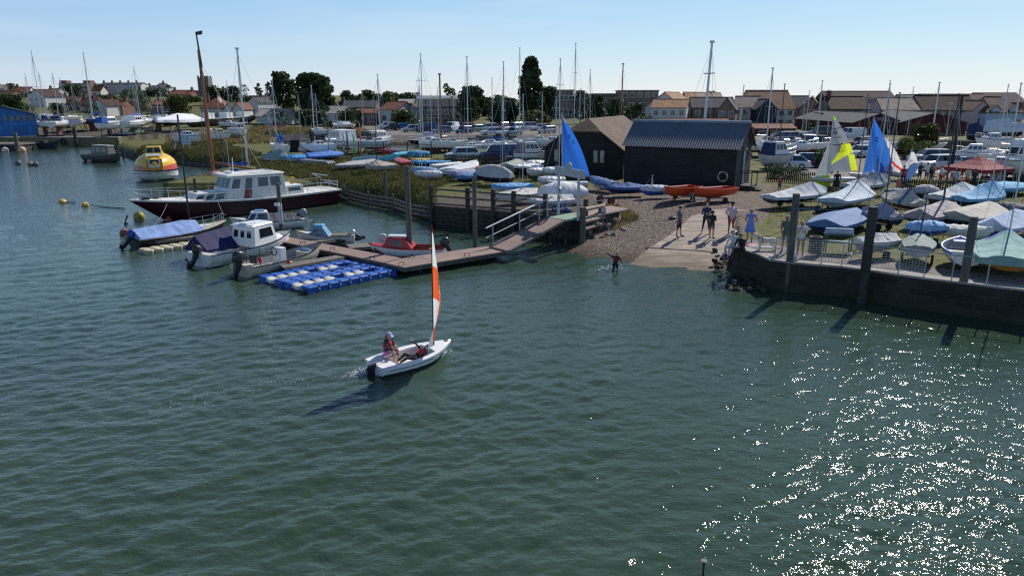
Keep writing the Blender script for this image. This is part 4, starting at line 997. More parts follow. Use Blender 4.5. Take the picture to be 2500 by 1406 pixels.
# ================================================================ gangway, platform, gantry
t = thing('gangway', 'brown hinged gangway ramp with handrails from the shore to the pontoon', 'gangway')
bl, br_, tr_, tl = G(1196, 601, .6), G(1243, 613, .6), G(1380, 537, 1.6), G(1336, 531, 1.6)
dn = Vector((0, 0, -.14)); MB().hexa([p + dn for p in (bl, br_, tr_, tl)], [bl, br_, tr_, tl]).build('ramp_deck', DECKB, t)
m = MB()
for a, b_ in ((bl, tl), (br_, tr_)): m.tube(a + Vector((0, 0, -.02)), b_ + Vector((0, 0, -.02)), .09, n=6)
for u in (.25, .5, .75): m.tube(bl.lerp(tl, u) - Vector((0, 0, .2)), br_.lerp(tr_, u) - Vector((0, 0, .2)), .05, n=5)
m.build('side_beam', WOODW, t)
m = MB(); e = (tl - bl) * .03
for h, r_ in ((1.08, .045), (.55, .025)): m.tube(bl - e * 2 + Vector((0, 0, h)), tl + e * 3 + Vector((0, 0, h)), r_, n=6)
for u in (.05, .5, .85, 1.0): p = bl.lerp(tl, u); m.tube(p, p + Vector((0, 0, 1.08)), .028, n=6)
m.build('hand_rail', STEEL, t)
t = thing('landing_platform', 'landing platform with green mat and brown boards at the top of the gangway', 'platform')
def plate(px, z, th, nm, mat):
    q = [G(a, b_, z) for a, b_ in px]; return MB().hexa([p - Vector((0, 0, th)) for p in q], q).build(nm, mat, t)
plate([(1338, 530), (1381, 537), (1428, 528), (1393, 520)], 1.62, .12, 'green_mat', M('green_mat', (.2, .3, .22), rough=.9, var=.15))
plate([(1429, 529), (1531, 509), (1490, 502), (1396, 520)], 1.6, .12, 'board_walk', DECKB)
m = MB(); m.tube(G(1429, 532, 1.52), G(1531, 512, 1.52), .06, n=6); m.build('edge_beam', M('pale_edge_timber', (.45, .38, .32), rough=.8), t)
for px, py in ((1345, 533), (1382, 538), (1428, 531), (1455, 526)): p = G(px, py, 1.5); MB().tube((p.x, p.y + .1, -1), (p.x, p.y + .1, 1.5), .1, n=8).build('support_post', WOODD, t)
t = thing('sign_gantry', 'pale grey sign board with a rounded top on two galvanised posts by the gangway', 'sign')
gA, gB = G(1363, 524, 1.62), G(1411, 534, 1.62); zt1, zt2 = zat(gA.y, 419), zat(gB.y, 423)
for p, zt in ((gA, zt1), (gB, zt2)): m = MB(); m.box((p.x, p.y, (1.5 + zt) / 2), (.16, .16, zt - 1.5)); m.build('post', STEEL, t, bevel=.015)
dv = (gB - gA).normalized(); nv = Vector((dv.y, -dv.x, 0)); m = MB(); q = gA - dv * .42; e_ = gB + dv * .5; zb0, zb1 = zt1 - .18, zt1 + .3
for o_ in (0,):
    P_ = [q, e_]; m.hexa([(q + Vector((0, 0, 0)))[:2] + (zb0,), (e_)[:2] + (zb0 - .08,), (e_ - nv * .05)[:2] + (zb0 - .08,), (q - nv * .05)[:2] + (zb0,)], [q[:2] + (zb1,), e_[:2] + (zb1 - .08,), (e_ - nv * .05)[:2] + (zb1 - .08,), (q - nv * .05)[:2] + (zb1,)])
    cc = q.lerp(e_, .47); cc.z = 0; arc = [cc + dv * .32 * math.cos(a) + Vector((0, 0, zb1 - .04 + .34 * math.sin(a))) for a in [k * math.pi / 10 for k in range(11)]]
    arc = [Vector((p.x, p.y, p.z)) for p in arc]; m.loft([[tuple(p) for p in arc], [tuple(p - nv * .05) for p in arc]], True, (1, 1))
m.build('sign_board', M('pale_grey_board', (.42, .45, .46), rough=.6, var=.08), t)
m = MB(); p = gA + Vector((.05, -.16, 1.35)); m.torus(p[:], .3, .065, 24, 8, 0, 'x', 1); o = m.build('life_ring', [GEL, M('ring_band_grey', (.25, .25, .27))], None, 60); o.rotation_euler.z = R(0); tag(o, 'white life ring hanging on the left gantry post', 'life ring')
# log barrier
t = thing('log_barrier', 'rough log barrier with thick posts beside the landing platform', 'barrier')
pA, pB = Vector((4.35, 42.75, 0)), Vector((5.6, 45.2, 0))
pA = G(1421, 588, .3); pB = G(1463, 560, .55)
m = MB(); m.tube((pA.x, pA.y, -.6), (pA.x, pA.y, zat(pA.y, 506)), .19, .17, 10); m.build('post', WOODG, t, 50); m = MB(); m.tube((pB.x, pB.y, -.2), (pB.x, pB.y, zat(pB.y, 501)), .11, .1, 8); m.build('post', WOODG, t, 50)
a, b_ = pA + Vector((.12, .1, 0)), pB + Vector((.3, .25, 0))
for h in (0, .72, 1.15):
    m = MB(); m.tube((a.x, a.y, zat(pA.y, 512) - h), (b_.x, b_.y, zat(pB.y, 501) - .05 - h), .13, .11, 9); m.build('log_rail', M('bare_log', (.34, .28, .2), rough=.85, var=.3), t, 50)
o = MB().box((pB.x + .22, pB.y - .08, zat(pB.y, 503) - .28), (.3, .02, .42)).build('paper_notice', RENDW); tag(o, 'white paper notice hanging from the log barrier', 'notice')
# blue plastic bag heap under the gantry
def heap(lab, px, py, w, h, mat, cat='bag', name='tarpaulin_heap', seed=1, asp=.7):
    c = T(px, py); rg = random.Random(seed); m = MB(); m.ball((0, 0, h * .4), (w / 2, w / 2 * asp, h * .6), 14, 8)
    m.v = [(x * rg.uniform(.85, 1.12), y * rg.uniform(.85, 1.12), max(0, z * rg.uniform(.8, 1.2))) for x, y, z in m.v]
    o = m.build(name, mat, None, 40, (c.x, c.y, H1(c.x, c.y))); return tag(o, lab, cat)
heap('crumpled dark blue tarpaulin lying behind the green mat', 1372, 522, 1.3, .5, F('navy', (.03, .06, .16)))
# ================================================================ mooring piles
def pile(label, base, top, r, zb=0.0, mat=None, lean=0, name='mooring_pile', cat='pile', group='timber mooring piles', band=None):
    p = G(base[0], base[1], zb); zt = zat(p.y, top); m = MB(); n = 7; rr = []; rg = random.Random(base[0])
    for i in range(n + 1):
        u = i / n; z = -1.4 + (zt + 1.4) * u; q = r * (1.06 - .14 * u) * rg.uniform(.96, 1.04)
        rr.append([(q * math.cos(k * math.pi / 6) * rg.uniform(.95, 1.05) + lean * (z), q * math.sin(k * math.pi / 6), z) for k in range(12)])
    m.loft(rr); mats = [mat or WOODG]
    if band:
        mats.append(band[1]); nn = len(m.f)
        for f in range(n * 12):
            if band[0][0] <= (f // 12 + .5) / n <= band[0][1]: m.m[f] = 1
    o = m.build(name, mats, None, 50, (p.x, p.y, 0)); return tag(o, label, cat, group)
pile('thick wooden pile in front of the quay beside the couple at the railing', (1921, 710), 473, .17)
pile('thick dark wooden pile in front of the quay by the grey mesh trolley', (2103, 738), 505, .2, mat=WOODD)
pile('thick wooden pile in front of the white rowing boat', (2340, 766), 530, .165)
pile('round wooden pile with a pale lower half among the moored boats', (688, 567), 447, .14, band=((.5, .74), M('pale_band', (.5, .52, .55), rough=.6)))
pile('tall round pile behind the corner of the pontoon', (1001, 628), 405, .155)
pile('slim tall pile at the foot of the gangway', (1160, 606), 430, .125)
pile('grey pile standing in front of the grassy bank', (943, 506), 417, .13)
pile('short stump by the steps on the bank behind the motor yacht', (769, 448), 411, .12)
pile('thin dark mooring pole standing by the red hull of the motor yacht', (464, 552), 280, .06, mat=BLACKP, name='mooring_pole', lean=0)
pile('wharf post at the end of the old jetty', (44, 370), 324, .3, mat=WOODG)
pile('dark wharf post left of the hanging tyre', (187, 358), 311, .28, mat=WOODD)
pile('dark wharf post right of the hanging tyre', (271, 352), 297, .28, mat=WOODD)
for i, (px, py, tp) in enumerate(((262, 370, 352), (272, 373, 354), (283, 378, 358), (291, 381, 356), (301, 384, 362))): pile('old leaning post at the tip of the grassy spit', (px, py), tp, .13, zb=.3, mat=WOODD, lean=.08 * (-1) ** i, name='spit_post', cat='post', group='old posts at the tip of the spit')
o = MB().box((0, 0, 0), (.3, .18, .2)).build('lamp_box', GEL, None, 0, (G(688, 567).x - .1, G(688, 567).y - .2, zat(G(688, 567).y, 498))); tag(o, 'small white box fixed to the banded pile', 'box')
# ================================================================ pontoons
t = thing('pontoon', 'brown decked floating pontoon walkway with a corner and steel sides', 'pontoon')
def deckpoly(px, z, th, nm, mat, par):
    q = [G(a, b_, z) for a, b_ in px]; n = len(q); m = MB(); m.add([tuple(p) for p in q] + [(p.x, p.y, z - th) for p in q], [tuple(range(n)), tuple(range(n, 2 * n))[::-1]] + [(k, n + k, n + (k + 1) % n, (k + 1) % n) for k in range(n)])
    return m.build(nm, mat, par)
deckpoly([(601, 560), (586, 569), (938, 641), (981, 630)], .5, .07, 'deck', DECKB, t)
deckpoly([(983, 631), (941, 642), (988, 653), (1060, 641), (1020, 624)], .5, .07, 'deck', DECKB, t)
deckpoly([(1022, 624), (1062, 641), (1243, 612), (1196, 600)], .5, .07, 'deck', DECKB, t)
PS = M('pontoon_steel', (.12, .11, .1), rough=.7, var=.4)
deckpoly([(600, 562), (588, 570), (938, 642), (988, 654), (1242, 613), (1197, 602), (1020, 626), (981, 632)], .42, .22, 'frame', PS, t)
pa, pb, pc = G(588, 570, .2), G(980, 650, .2), G(1236, 611, .2)
for a, b_, n in ((pa, pb, 7), (pb, pc, 5)):
    d = (b_ - a).normalized()
    for i in range(n): c = a.lerp(b_, (i + .5) / n); m = MB(); m.box((c.x - d.y * .5, c.y + d.x * .5, -.02), ((b_ - a).length / n * .6, .8, .46), math.atan2(d.y, d.x)); m.build('float', M('float_block', (.2, .19, .18), rough=.8, var=.3), t)
for px, py in ((739, 597), (908, 634), (980, 648), (1140, 626), (812, 612), (1005, 630), (690, 585)):
    p = G(px, py, .5); m = MB(); m.path([p + Vector((-.12, 0, 0)), p + Vector((-.12, 0, .16)), p + Vector((.12, 0, .16)), p + Vector((.12, 0, 0))], .018, 6); m.build('mooring_cleat', BLACKP, t)
FW = M('finger_slats', (.2, .18, .16), rough=.9, var=.4, scale=4, stretch=(3, .4, 1))
def finger(label, px, z=.4, n=18):
    t = thing('finger_pontoon', label, 'pontoon', group='slatted finger pontoons'); q = [G(a, b_, z) for a, b_ in px]
    m = MB()
    for k in range(n): a, b_ = q[0].lerp(q[3], k / n), q[1].lerp(q[2], k / n); c, d = q[0].lerp(q[3], (k + .82) / n), q[1].lerp(q[2], (k + .82) / n); dn = Vector((0, 0, -.05)); m.hexa([a + dn, b_ + dn, d + dn, c + dn], [a, b_, d, c])
    m.build('slat_deck', FW, t); m = MB()
    for a, b_ in ((0, 3), (1, 2)): m.tube(q[a] - Vector((0, 0, .14)), q[b_] - Vector((0, 0, .14)), .09, n=6)
    m.build('side_beam', WOODD, t)
    m = MB(); c = [q[i].lerp(q[(i + 2) % 4], .1) for i in range(4)]; m.hexa([(p.x, p.y, -.3) for p in c], [(p.x, p.y, z - .1) for p in c]); m.build('float', PS, t)
finger('narrow slatted finger pontoon between the open boat and the blue floats', [(682, 645), (694, 654), (846, 627), (834, 621)], n=30)
finger('narrow slatted finger pontoon beside the black boat with the blue cover', [(352, 581), (360, 590), (560, 570), (548, 564)], n=30)
finger('narrow dark finger pontoon beside the blue cabin boat', [(722, 588), (732, 596), (880, 578), (868, 571)], n=24)
finger('grey finger pontoon by the bow of the red cabin boat', [(845, 596), (855, 606), (930, 600), (915, 592)], n=12)
# drive-on float dock
BLUEF = P('float_blue', (.015, .1, .42), rough=.4, var=.15); ROLW = M('roller_white', (.6, .57, .52), rough=.5, var=.15)
def cube_mesh(s, h, ch=.09):
    m = MB()
    def o8(r, z): q = r - ch; return [(r, q, z), (q, r, z), (-q, r, z), (-r, q, z), (-r, -q, z), (-q, -r, z), (q, -r, z), (r, -q, z)]
    m.loft([o8(s, -.24), o8(s, h - .04), o8(s - .04, h)]); return m
t0_ = G(752, 703, .3); t1_ = G(972, 657, .3); t2_ = G(843, 632, .3); ex = (t1_ - t0_) / 9; ey_ = (t2_ - t1_) / 6
t = thing('float_dock', 'blue plastic drive-on float dock with two lanes of white rollers', 'float dock', (t0_.x, t0_.y, 0), math.atan2(ex.y, ex.x)); s_ = ex.length
ang = math.atan2(ex.y, ex.x); e2l = Matrix.Rotation(-ang, 3, 'Z') @ ey_
proto = cube_mesh(s_ * .492, .3, .07).build('float_cube', BLUEF, t, 30); proto.location = (s_ * .5, e2l.y * .5, 0); first = True
def put(pr, x, y):
    c = pr.copy(); COL.objects.link(c); c.parent = t; c.location = (x, y, 0)
for j in range(6):
    for i in range(9):
        lane = j in (1, 4)
        if (lane and i < 8) or (i == 0 and j == 0): continue
        yy = e2l.y * (j + .5); xx = s_ * (i + .5) + e2l.x * (j + .5) - e2l.x * .5
        put(proto, xx, yy)
rm = MB(); w = abs(e2l.y) * .49
rm.loft([[(-.27, y, .1), (-.24, y, .25), (-.05, y, .3), (.22, y, .22), (.27, y, .06), (0, y, -.05)] for y in (-w, -w * .6)] + [[(-.27, 0, .06), (-.24, 0, .19), (-.05, 0, .23), (.22, 0, .15), (.27, 0, .03), (0, 0, -.05)]] + [[(-.27, y, .1), (-.24, y, .25), (-.05, y, .3), (.22, y, .22), (.27, y, .06), (0, y, -.05)] for y in (w * .6, w)])
rp2 = None
for j in (1, 4):
    for i in (0, 1, 2, 3, 5, 6):
        yy = e2l.y * (j + .5); xx = s_ * (i + .5) + e2l.x * j
        if rp2 is None: rp2 = rm.build('roller', ROLW, t, 30); rp2.location = (xx, yy, 0)
        else: put(rp2, xx, yy)
    m = MB(); m.bx(0, s_ * 8, -w, w, -.2, .04); o = m.build('lane_bed', P('float_navy', (.01, .03, .14)), t); o.location = (e2l.x * j, e2l.y * (j + .5), 0)
for i in range(1, 9): MB().tube((s_ * i, -.02, .1), (s_ * i, -.02, .2), .035, n=6).build('joint_pin', M('joint_grey', (.35, .36, .37)), t)
m = MB(); m.ball((s_ * -.05, .2, .1), .12, 8, 5); m.build('end_fender', RUB, t)
# cream float strip
BEIF = M('float_cream', (.5, .45, .3), rough=.6, var=.2)
u0, u1 = G(352, 606, .22), G(512, 583, .22); ux = (u1 - u0) / 7
t = thing('float_dock', 'weathered cream plastic float strip beside the black boat', 'float dock', (u0.x, u0.y, 0), math.atan2(ux.y, ux.x))
proto = cube_mesh(ux.length * .48, .22, .14).build('float_cube', BEIF, t, 30); proto.location = (0, 0, 0)
for j in range(2):
    for i in range(8):
        if (i, j) != (0, 0) and not (j == 0 and i > 6): put(proto, ux.length * i + .0 * j, -ux.length * j * 1.0 if j else 0)
# ================================================================ buoys
def buoy(label, px, py, r, mat, rope=None, name='mooring_buoy', shape='ball', group='mooring buoys'):
    c = G(px, py, 0); t = thing(name, label, 'buoy', (c.x, c.y, 0), 0, group); m = MB()
    if shape == 'ball': m.ball((0, 0, r * .45), r, 14, 10)
    else: m.loft([[(q * math.cos(k * math.pi / 6), q * math.sin(k * math.pi / 6), z) for k in range(12)] for q, z in ((r * .5, -r * .6), (r, -r * .2), (r, r * .7), (r * .55, r * 1.05))]); 
    if shape == 'tilt': m.xf(Matrix.Rotation(.5, 4, 'Y'))
    m.build('float', mat, t, 50); m = MB(); m.torus((0, 0, r * 1.45 if shape == 'ball' else r * 1.1), r * .22, r * .06, 12, 6, 0, 'y'); m.build('ring', STEEL, t)
    if rope:
        e = G(*rope, .05); d = e - c; m = MB(); m.path([(0, 0, r * .9), (d.x * .15, d.y * .15, .12), (d.x * .4, d.y * .4, .05), (d.x, d.y, .06)], .035, 5); m.build('chain', BLACKP, t)
YEL = M('buoy_yellow', (.5, .33, .06), rough=.55, var=.2); RED = P('buoy_red', (.45, .06, .04)); WHB = M('buoy_white', (.7, .6, .52), rough=.5)
buoy('faded yellow drum buoy trailing a chain, farther of the pair off the motor yacht', 153, 495, .28, YEL, (184, 494), shape='tilt')
buoy('faded yellow drum buoy trailing a long chain, nearer of the pair off the motor yacht', 208, 503, .28, YEL, (305, 509), shape='tilt')
buoy('dark yellow round buoy under the bow of the motor yacht', 340, 535, .38, M('buoy_mustard', (.3, .24, .05), rough=.6, var=.5, scale=1.2))
buoy('red round buoy behind the blue outboard', 304, 574, .28, M('buoy_dull_red', (.3, .08, .07), rough=.6))
buoy('white round buoy beside the old jetty', 13, 371, .5, WHB); buoy('orange and white buoy at the jetty post', 54, 371, .6, M('buoy_rusty', (.6, .36, .22), rough=.6, var=.4, scale=.8))
buoy('small dark buoy alone on the open water', 45, 402, .38, M('buoy_dark', (.1, .1, .12), rough=.6))
buoy('cluster of mossy floats on the open water, left one', 75, 405, .38, M('buoy_moss', (.3, .24, .12), rough=.7, var=.5)); buoy('dark float of the mossy cluster on the open water, right one', 88, 405, .36, M('buoy_dark2', (.12, .1, .09), rough=.7, var=.5))
buoy('small pale buoy beside the derelict cabin boat', 219, 398, .3, M('buoy_pale', (.4, .33, .28), rough=.7))
buoy('small red fender afloat by the black boat bow', 412, 541, .22, RED)
# ================================================================ the red motor yacht
MARO = P('maroon_hull', (.045, .008, .012), rough=.3)
a, b_ = G(330, 494, 1.65), G(836, 497, 0); hd = Vector((-(b_.x - a.x), -(b_.y - a.y), 0)); Lm = hd.length; rz = math.atan2(hd.y, hd.x)
nrm = Vector((-math.sin(rz), math.cos(rz), 0)); Bm = 3.9; off = nrm * (-Bm * .42)      # near side is the port side seen from here
c = (Vector((a.x, a.y, 0)) + Vector((b_.x, b_.y, 0))) / 2 + off
t = thing('motor_yacht', 'long maroon motor yacht with white deck and wheelhouse moored by the bank', 'motor yacht', (c.x, c.y, -1.0), rz)
p = hprof(Lm, Bm, 2.1, tr=.84, bp=2.3, sheer=.27, rk=.13, flare=.9); hull_mb(p, 4).build('hull', [MARO, GELD], t, 40)
MYW = M('yacht_cream_white', (.72, .7, .64), rough=.4, var=.07)
rim_mb(p, .08, .1).build('rubbing_strake', MYW, t); deck_mb(p, drop=.0, camber=.05, w=.99).build('deck', MYW, t, 40)
g = p['g'](.45)
b1, t1 = cabin_hex(-Lm * .0, Lm * .27, 1.35, .95, g - .05, g + .62, .8, 0, .12); trunk = MB().hexa(b1, t1).build('trunk_cabin', MYW, t, bevel=.04)
w = MB(); side_windows(w, b1, t1, ((.2, .34), (.42, .58), (.62, .76), (.8, .93)), .3, .8); w.each('trunk_window', GLASS, trunk)
b2, t2 = cabin_hex(-Lm * .205, Lm * .105, 1.5, 1.35, g - .05, g + 1.68, .7, .25, .2); wh = MB().hexa(b2, t2).build('wheelhouse', MYW, t, bevel=.04)
m = MB(); front_windows(m, b2, t2, ((.04, .3), (.36, .64), (.7, .96)), .5, .9); m.each('windscreen', GLASS, wh)
for sp2 in ((.82, .95), (.08, .26), (.31, .49)): m = MB(); side_windows(m, b2, t2, (sp2,), .5, .88); m.each('side_window', GLASS, wh)
m = MB(); side_windows(m, b2, t2, ((.6, .72),), .03, .9); m.each('door_opening', GLASS, wh); m = MB()
for s in (1, -1): m.slab(*( [b2[0], b2[1], t2[1], t2[0]] if s == 1 else [b2[2], b2[3], t2[3], t2[2]]), *((.6, .72) if s == 1 else (.28, .4)), .03, .42, .03)
m.each('door', M('red_door', (.2, .04, .03)), wh)
m = MB(); m.hexa([(x * 1.0 + (.45 if x > 0 else -.1), y * 1.12, z) for x, y, z in t2], [(x + (.35 if x > 0 else -.05), y * 1.02, z + .13) for x, y, z in t2]); ro = m.build('wheelhouse_roof', MYW, wh, bevel=.04)
m = MB(); m.tube((.6, 0, t2[0][2] + .1), (.6, 0, t2[0][2] + .3), .3, n=12); m.tube((.3, 0, t2[0][2] + .1), (.28, 0, t2[0][2] + 1.3), .03, n=6); m.tube((.3, -.6, t2[0][2] + .1), (.3, -.6, t2[0][2] + 2.6), .012, n=5); m.build('radar_and_aerial', GEL, ro)
m = MB(); m.path([(-.5, -.9, t2[0][2] + .15), (-2.6, -.9, t2[0][2] + .15), (-2.6, .9, t2[0][2] + .15), (-.5, .9, t2[0][2] + .15)], .05, 6); m.build('roof_rack', GEL, ro)
b3, t3 = cabin_hex(-Lm * .3, -Lm * .2, 1.3, 1.35, g - .05, g + .68, 0, .05, .1); ac = MB().hexa(b3, t3).build('aft_cabin', MYW, t, bevel=.04); m = MB(); side_windows(m, b3, t3, ((.2, .85),), .4, .75); m.each('aft_window', GLASS, ac)
for s in (1, -1):
    rr = [(hx(p, q), s * p['b'](q) * .96, p['g'](q)) for q in (.02, .12, .2, .3, .4, .5, .6, .7, .8, .88, .95, .995)]; rail_mb(rr, .72, .016).build('guard_rail', CHROME, t)
m = MB(); m.tube((Lm * .5 - .6, 0, p['g'](1) + .05), (Lm * .5 + .65, 0, p['g'](1) + .75), .035, n=6); m.tube((Lm * .5 - 1.5, 0, p['g'](1)), (Lm * .5 + .1, .3, p['g'](1) + .75), .03, n=6); m.build('bow_sprit', CHROME, t)
m = MB(); m.tube((Lm * .5 + .1, 0, 1.6), (Lm * .5 + .35, 0, 1.05), .05, n=6); m.tube((Lm * .5 + .1, -.35, 1.0), (Lm * .5 + .5, .35, 1.05), .07, .03, 6); m.build('anchor', BLACKP, t)
m = MB(); m.tube((Lm * .2, -.2, g + .6), (Lm * .2, -.2, g + 1.6), .1, n=8); m.tube((Lm * .2, -.2, g + .6), (Lm * .2, -.2, g + .7), .22, .12, 10); m.build('stove_pipe', BLACKP, t)
m = MB(); m.torus((-Lm * .27, .3, g + .95), .22, .07, 14, 6, 0, 'y'); m.build('yellow_lifebuoy', YEL, t)
m = MB(); m.path([(-Lm * .49, y, p['g'](0) + h) for h in (.35, .6) for y in (-1.3, 1.3)], .02, 5)
for y in (-1.3, 0, 1.3): m.tube((-Lm * .49, y, p['g'](0)), (-Lm * .49, y, p['g'](0) + .75), .02, n=5)
m.path([(-Lm * .49, -1.3, p['g'](0) + .75), (-Lm * .44, -1.3, p['g'](0) + 1.15), (-Lm * .44, 1.2, p['g'](0) + 1.15)], .03, 5); m.build('stern_frame', CHROME, t)
m = MB(); m.box((Lm * .43, .2, p['g'](.9) + .12), (.5, .4, .22)); m.torus((Lm * .38, -.2, p['g'](.88) + .08), .22, .06, 12, 6); m.build('windlass', BLACKP, t)
def rope(label, pts, r=.014, mat=ROPE, n=6):
    m = MB(); q = []
    for i in range(n + 1):
        u = i / n; v = pts[0].lerp(pts[1], u); v.z -= math.sin(math.pi * u) * (pts[1] - pts[0]).length * .05; q.append(v)
    m.path(q, r, 5); return tag(m.build('mooring_rope', mat), label, 'rope', 'mooring ropes')
rope('pale mooring rope from the bow of the maroon yacht down to the black boat', [G(408, 498, 1.4), G(370, 556, .4)]); rope('mooring rope from the maroon yacht rail to the black boat bow', [G(531, 490, 1.2), G(552, 526, .9)])
rope('mooring rope from the yacht stern to the bank', [G(826, 474, .95), G(890, 500, .4)])
# ================================================================ the yellow lifeboat
a, b_ = G(385, 452, 0), G(400, 412, 0); c = (a + b_) / 2; c = G(384, 438, 0)
t = thing('lifeboat', 'enclosed yellow lifeboat with white hull and red band moored off the spit', 'lifeboat', (c.x, c.y, -.25), R(-66))
p = hprof(7.0, 4.3, 1.35, tr=.62, bp=2.0, sheer=.06, flare=.9, dead=.8); hull_mb(p).build('hull', GEL, t, 50); rim_mb(p, .1, .12).build('fender_band', NAVY, t)
LY = P('lifeboat_yellow', (.78, .47, .02), rough=.3); m = MB(); rr = []
for i in range(15):
    q = i / 14; tt = .03 + .92 * q; e = math.sin(math.pi * (.06 + .88 * q)) ** .45; b0 = p['b'](tt) * .98; h = 1.75 * e
    rr.append([(hx(p, tt), b0 * math.cos(a_) * (1 if a_ in (0, math.pi) else 1), p['g'](tt) + h * math.sin(a_) ** .8 if math.sin(a_) > 1e-6 else p['g'](tt)) for a_ in [k * math.pi / 12 for k in range(13)]])
m.loft(rr, False, (1, 1))
for i, f in enumerate(m.f[:-2]):
    k = i % 12
    if k in (0, 11) or (k == 10 and i // 12 in range(2, 6)): m.m[i] = 1
m.build('canopy', [LY, P('lifeboat_red', (.6, .1, .07))], t, 60)
zt_ = 1.35 + 1.55; b1, t1 = cabin_hex(-.5, 1.3, .95, .85, zt_ - .1, zt_ + .85, .35, .3, .22); tw = MB().hexa(b1, t1).build('helm_tower', LY, t, bevel=.06)
m = MB(); front_windows(m, b1, t1, ((.06, .46), (.54, .94)), .35, .85); side_windows(m, b1, t1, ((.2, .8),), .4, .85); m.each('tower_window', GLASS, tw)
m = MB(); m.hexa([(2.55, -.85, 1.55), (3.25, -.85, 1.5), (3.25, .85, 1.5), (2.55, .85, 1.55)], [(2.2, -.75, 2.6), (2.75, -.75, 2.6), (2.75, .75, 2.6), (2.2, .75, 2.6)]); hb = m.build('hatch_recess', P('lifeboat_amber', (.6, .3, .02)), t, bevel=.04)
m = MB(); m.slab((3.25, -.5, 1.6), (3.25, .5, 1.6), (2.78, .5, 2.55), (2.78, -.5, 2.55), 0, 1, .2, .98, .05); m.build('hatch_frame', GEL, hb); m = MB(); m.slab((3.25, -.5, 1.6), (3.25, .5, 1.6), (2.78, .5, 2.55), (2.78, -.5, 2.55), .1, .9, .5, .92, .07); m.build('hatch_window', GLASS, hb)
m = MB(); m.box((1.9, 0, 2.95), (.5, 1.5, .06), ry=.45); m.build('vent_slot', GELD, t)
m = MB(); m.path([(3.2 - .6 * abs(s), s * 2.05, 1.15) for s in (-1, -.5, 0, .5, 1)], .04, 5); m.build('grab_line', ROPE, t)
# ================================================================ small craft round the pontoon
FLEET = 'small boats moored round the pontoon'
def smallboat(label, bow, stern, hull, zw=.55, deck=None, D=.75, bw=.36, open_=0, band=None, tr=.85, rim=NAVY, name='small_boat', sheer=.4, bp=2.3, inner=None, cat='boat'):
    c, rz, L = span(bow, stern, zw); t = thing(name, label, cat, (c.x, c.y, -.2), rz, FLEET); p = hprof(L, L * bw, D, tr=tr, bp=bp, sheer=sheer)
    hull_mb(p, 4 if band else None).build('hull', [hull] + ([band] if band else []), t, 40); rim_mb(p).build('gunwale', rim, t)
    if open_: inner_mb(p).build('interior', inner or GELD, t)
    else: deck_mb(p).build('deck', deck or hull, t, 40)
    return t, p, L, L * bw, p['g'](.45)
WIN_ = [((.1, .42), (.52, .9))]
# black boat, pale blue cover
t, p, L, B, g = smallboat('black motor boat under a pale blue cover with a blue capped outboard', (552, 549), (322, 583), BLACKP, deck=CREAM, rim=CREAM, bw=.34)
m = cover_mb(p, 'boom', .62, .5, 1.0, .04, 5, t0=.02, t1=.66); m.build('cover', F('pale_blue', (.22, .34, .62)), t, 50)
outboard(t, -L / 2 - .1, g - .1, 1.0, P('outboard_cover_blue', (.02, .06, .3)), .75, BLACKP)
rr = [(hx(p, q), p['b'](q) * .9, p['g'](q)) for q in (.68, .8, .9, .97)]; rail_mb(rr + [(x, -y, z) for x, y, z in rr[::-1]], .5).build('bow_rail', CHROME, t); m = MB(); m.bx(L * .18, L * .3, -.3, .3, g, g + .18); m.build('fore_hatch', GEL, t)
# white cabin boat, grey tonneau
t, p, L, B, g = smallboat('white cabin boat with blue roof hatch, grey cockpit cover and grey outboard', (561, 545), (742, 534), GEL, band=GELD, bw=.36, D=.8)
b1, t1 = cabin_hex(-L * .02, L * .3, B * .42, B * .26, g - .03, g + .62, .45, .05, .12); cb = MB().hexa(b1, t1).build('cabin', GEL, t, bevel=.06); m = MB(); side_windows(m, b1, t1, ((.08, .6), (.68, .95)), .25, .82); front_windows(m, b1, t1, ((.1, .9),), .3, .85); m.each('cabin_window', GLASS, cb)
m = MB(); m.box((L * .1, 0, g + .66), (.6, .5, .07)); m.build('roof_hatch', P('hatch_blue', (.12, .3, .6)), cb)
cover_mb(p, 'boom', .42, .45, 1.0, .03, 9, t0=.06, t1=.5).build('cockpit_cover', F('dark_grey', (.07, .075, .09)), t, 50); outboard(t, -L / 2 - .05, g - .05, 1.05, P('outboard_grey', (.2, .22, .25)), .6, GELD)
# blue cabin boat
t, p, L, B, g = smallboat('pale blue cabin boat with a weathered grey hull and small tilted outboard', (722, 574), (868, 573), GELD, band=M('hull_slime', (.08, .075, .05)), bw=.34, D=.75, rim=WOODW)
LB = P('cabin_sky_blue', (.16, .42, .6), rough=.5); LB2 = P('cabin_mid_blue', (.08, .26, .45), rough=.5)
b1, t1 = cabin_hex(-L * .08, L * .26, B * .4, B * .28, g - .03, g + .5, .25, .35, .1); cb = MB().hexa(b1, t1).build('cabin', LB2, t, bevel=.05); MB().hexa([(x, y * 1.02, z) for x, y, z in t1], [(x * .95, y * .7, z + .13) for x, y, z in t1]).build('cabin_roof', LB, cb, bevel=.04)
m = MB(); side_windows(m, b1, t1, ((.25, .85),), .3, .75); front_windows(m, b1, t1, ((.25, .75),), .3, .75); m.each('cabin_window', GLASS, cb)
m = MB(); m.bx(-L * .44, -L * .1, -B * .34, B * .34, g, g + .03); m.build('cockpit_sole', WOODW, t); outboard(t, -L / 2, g - .1, .75, ALU, 1.1, BLACKP)
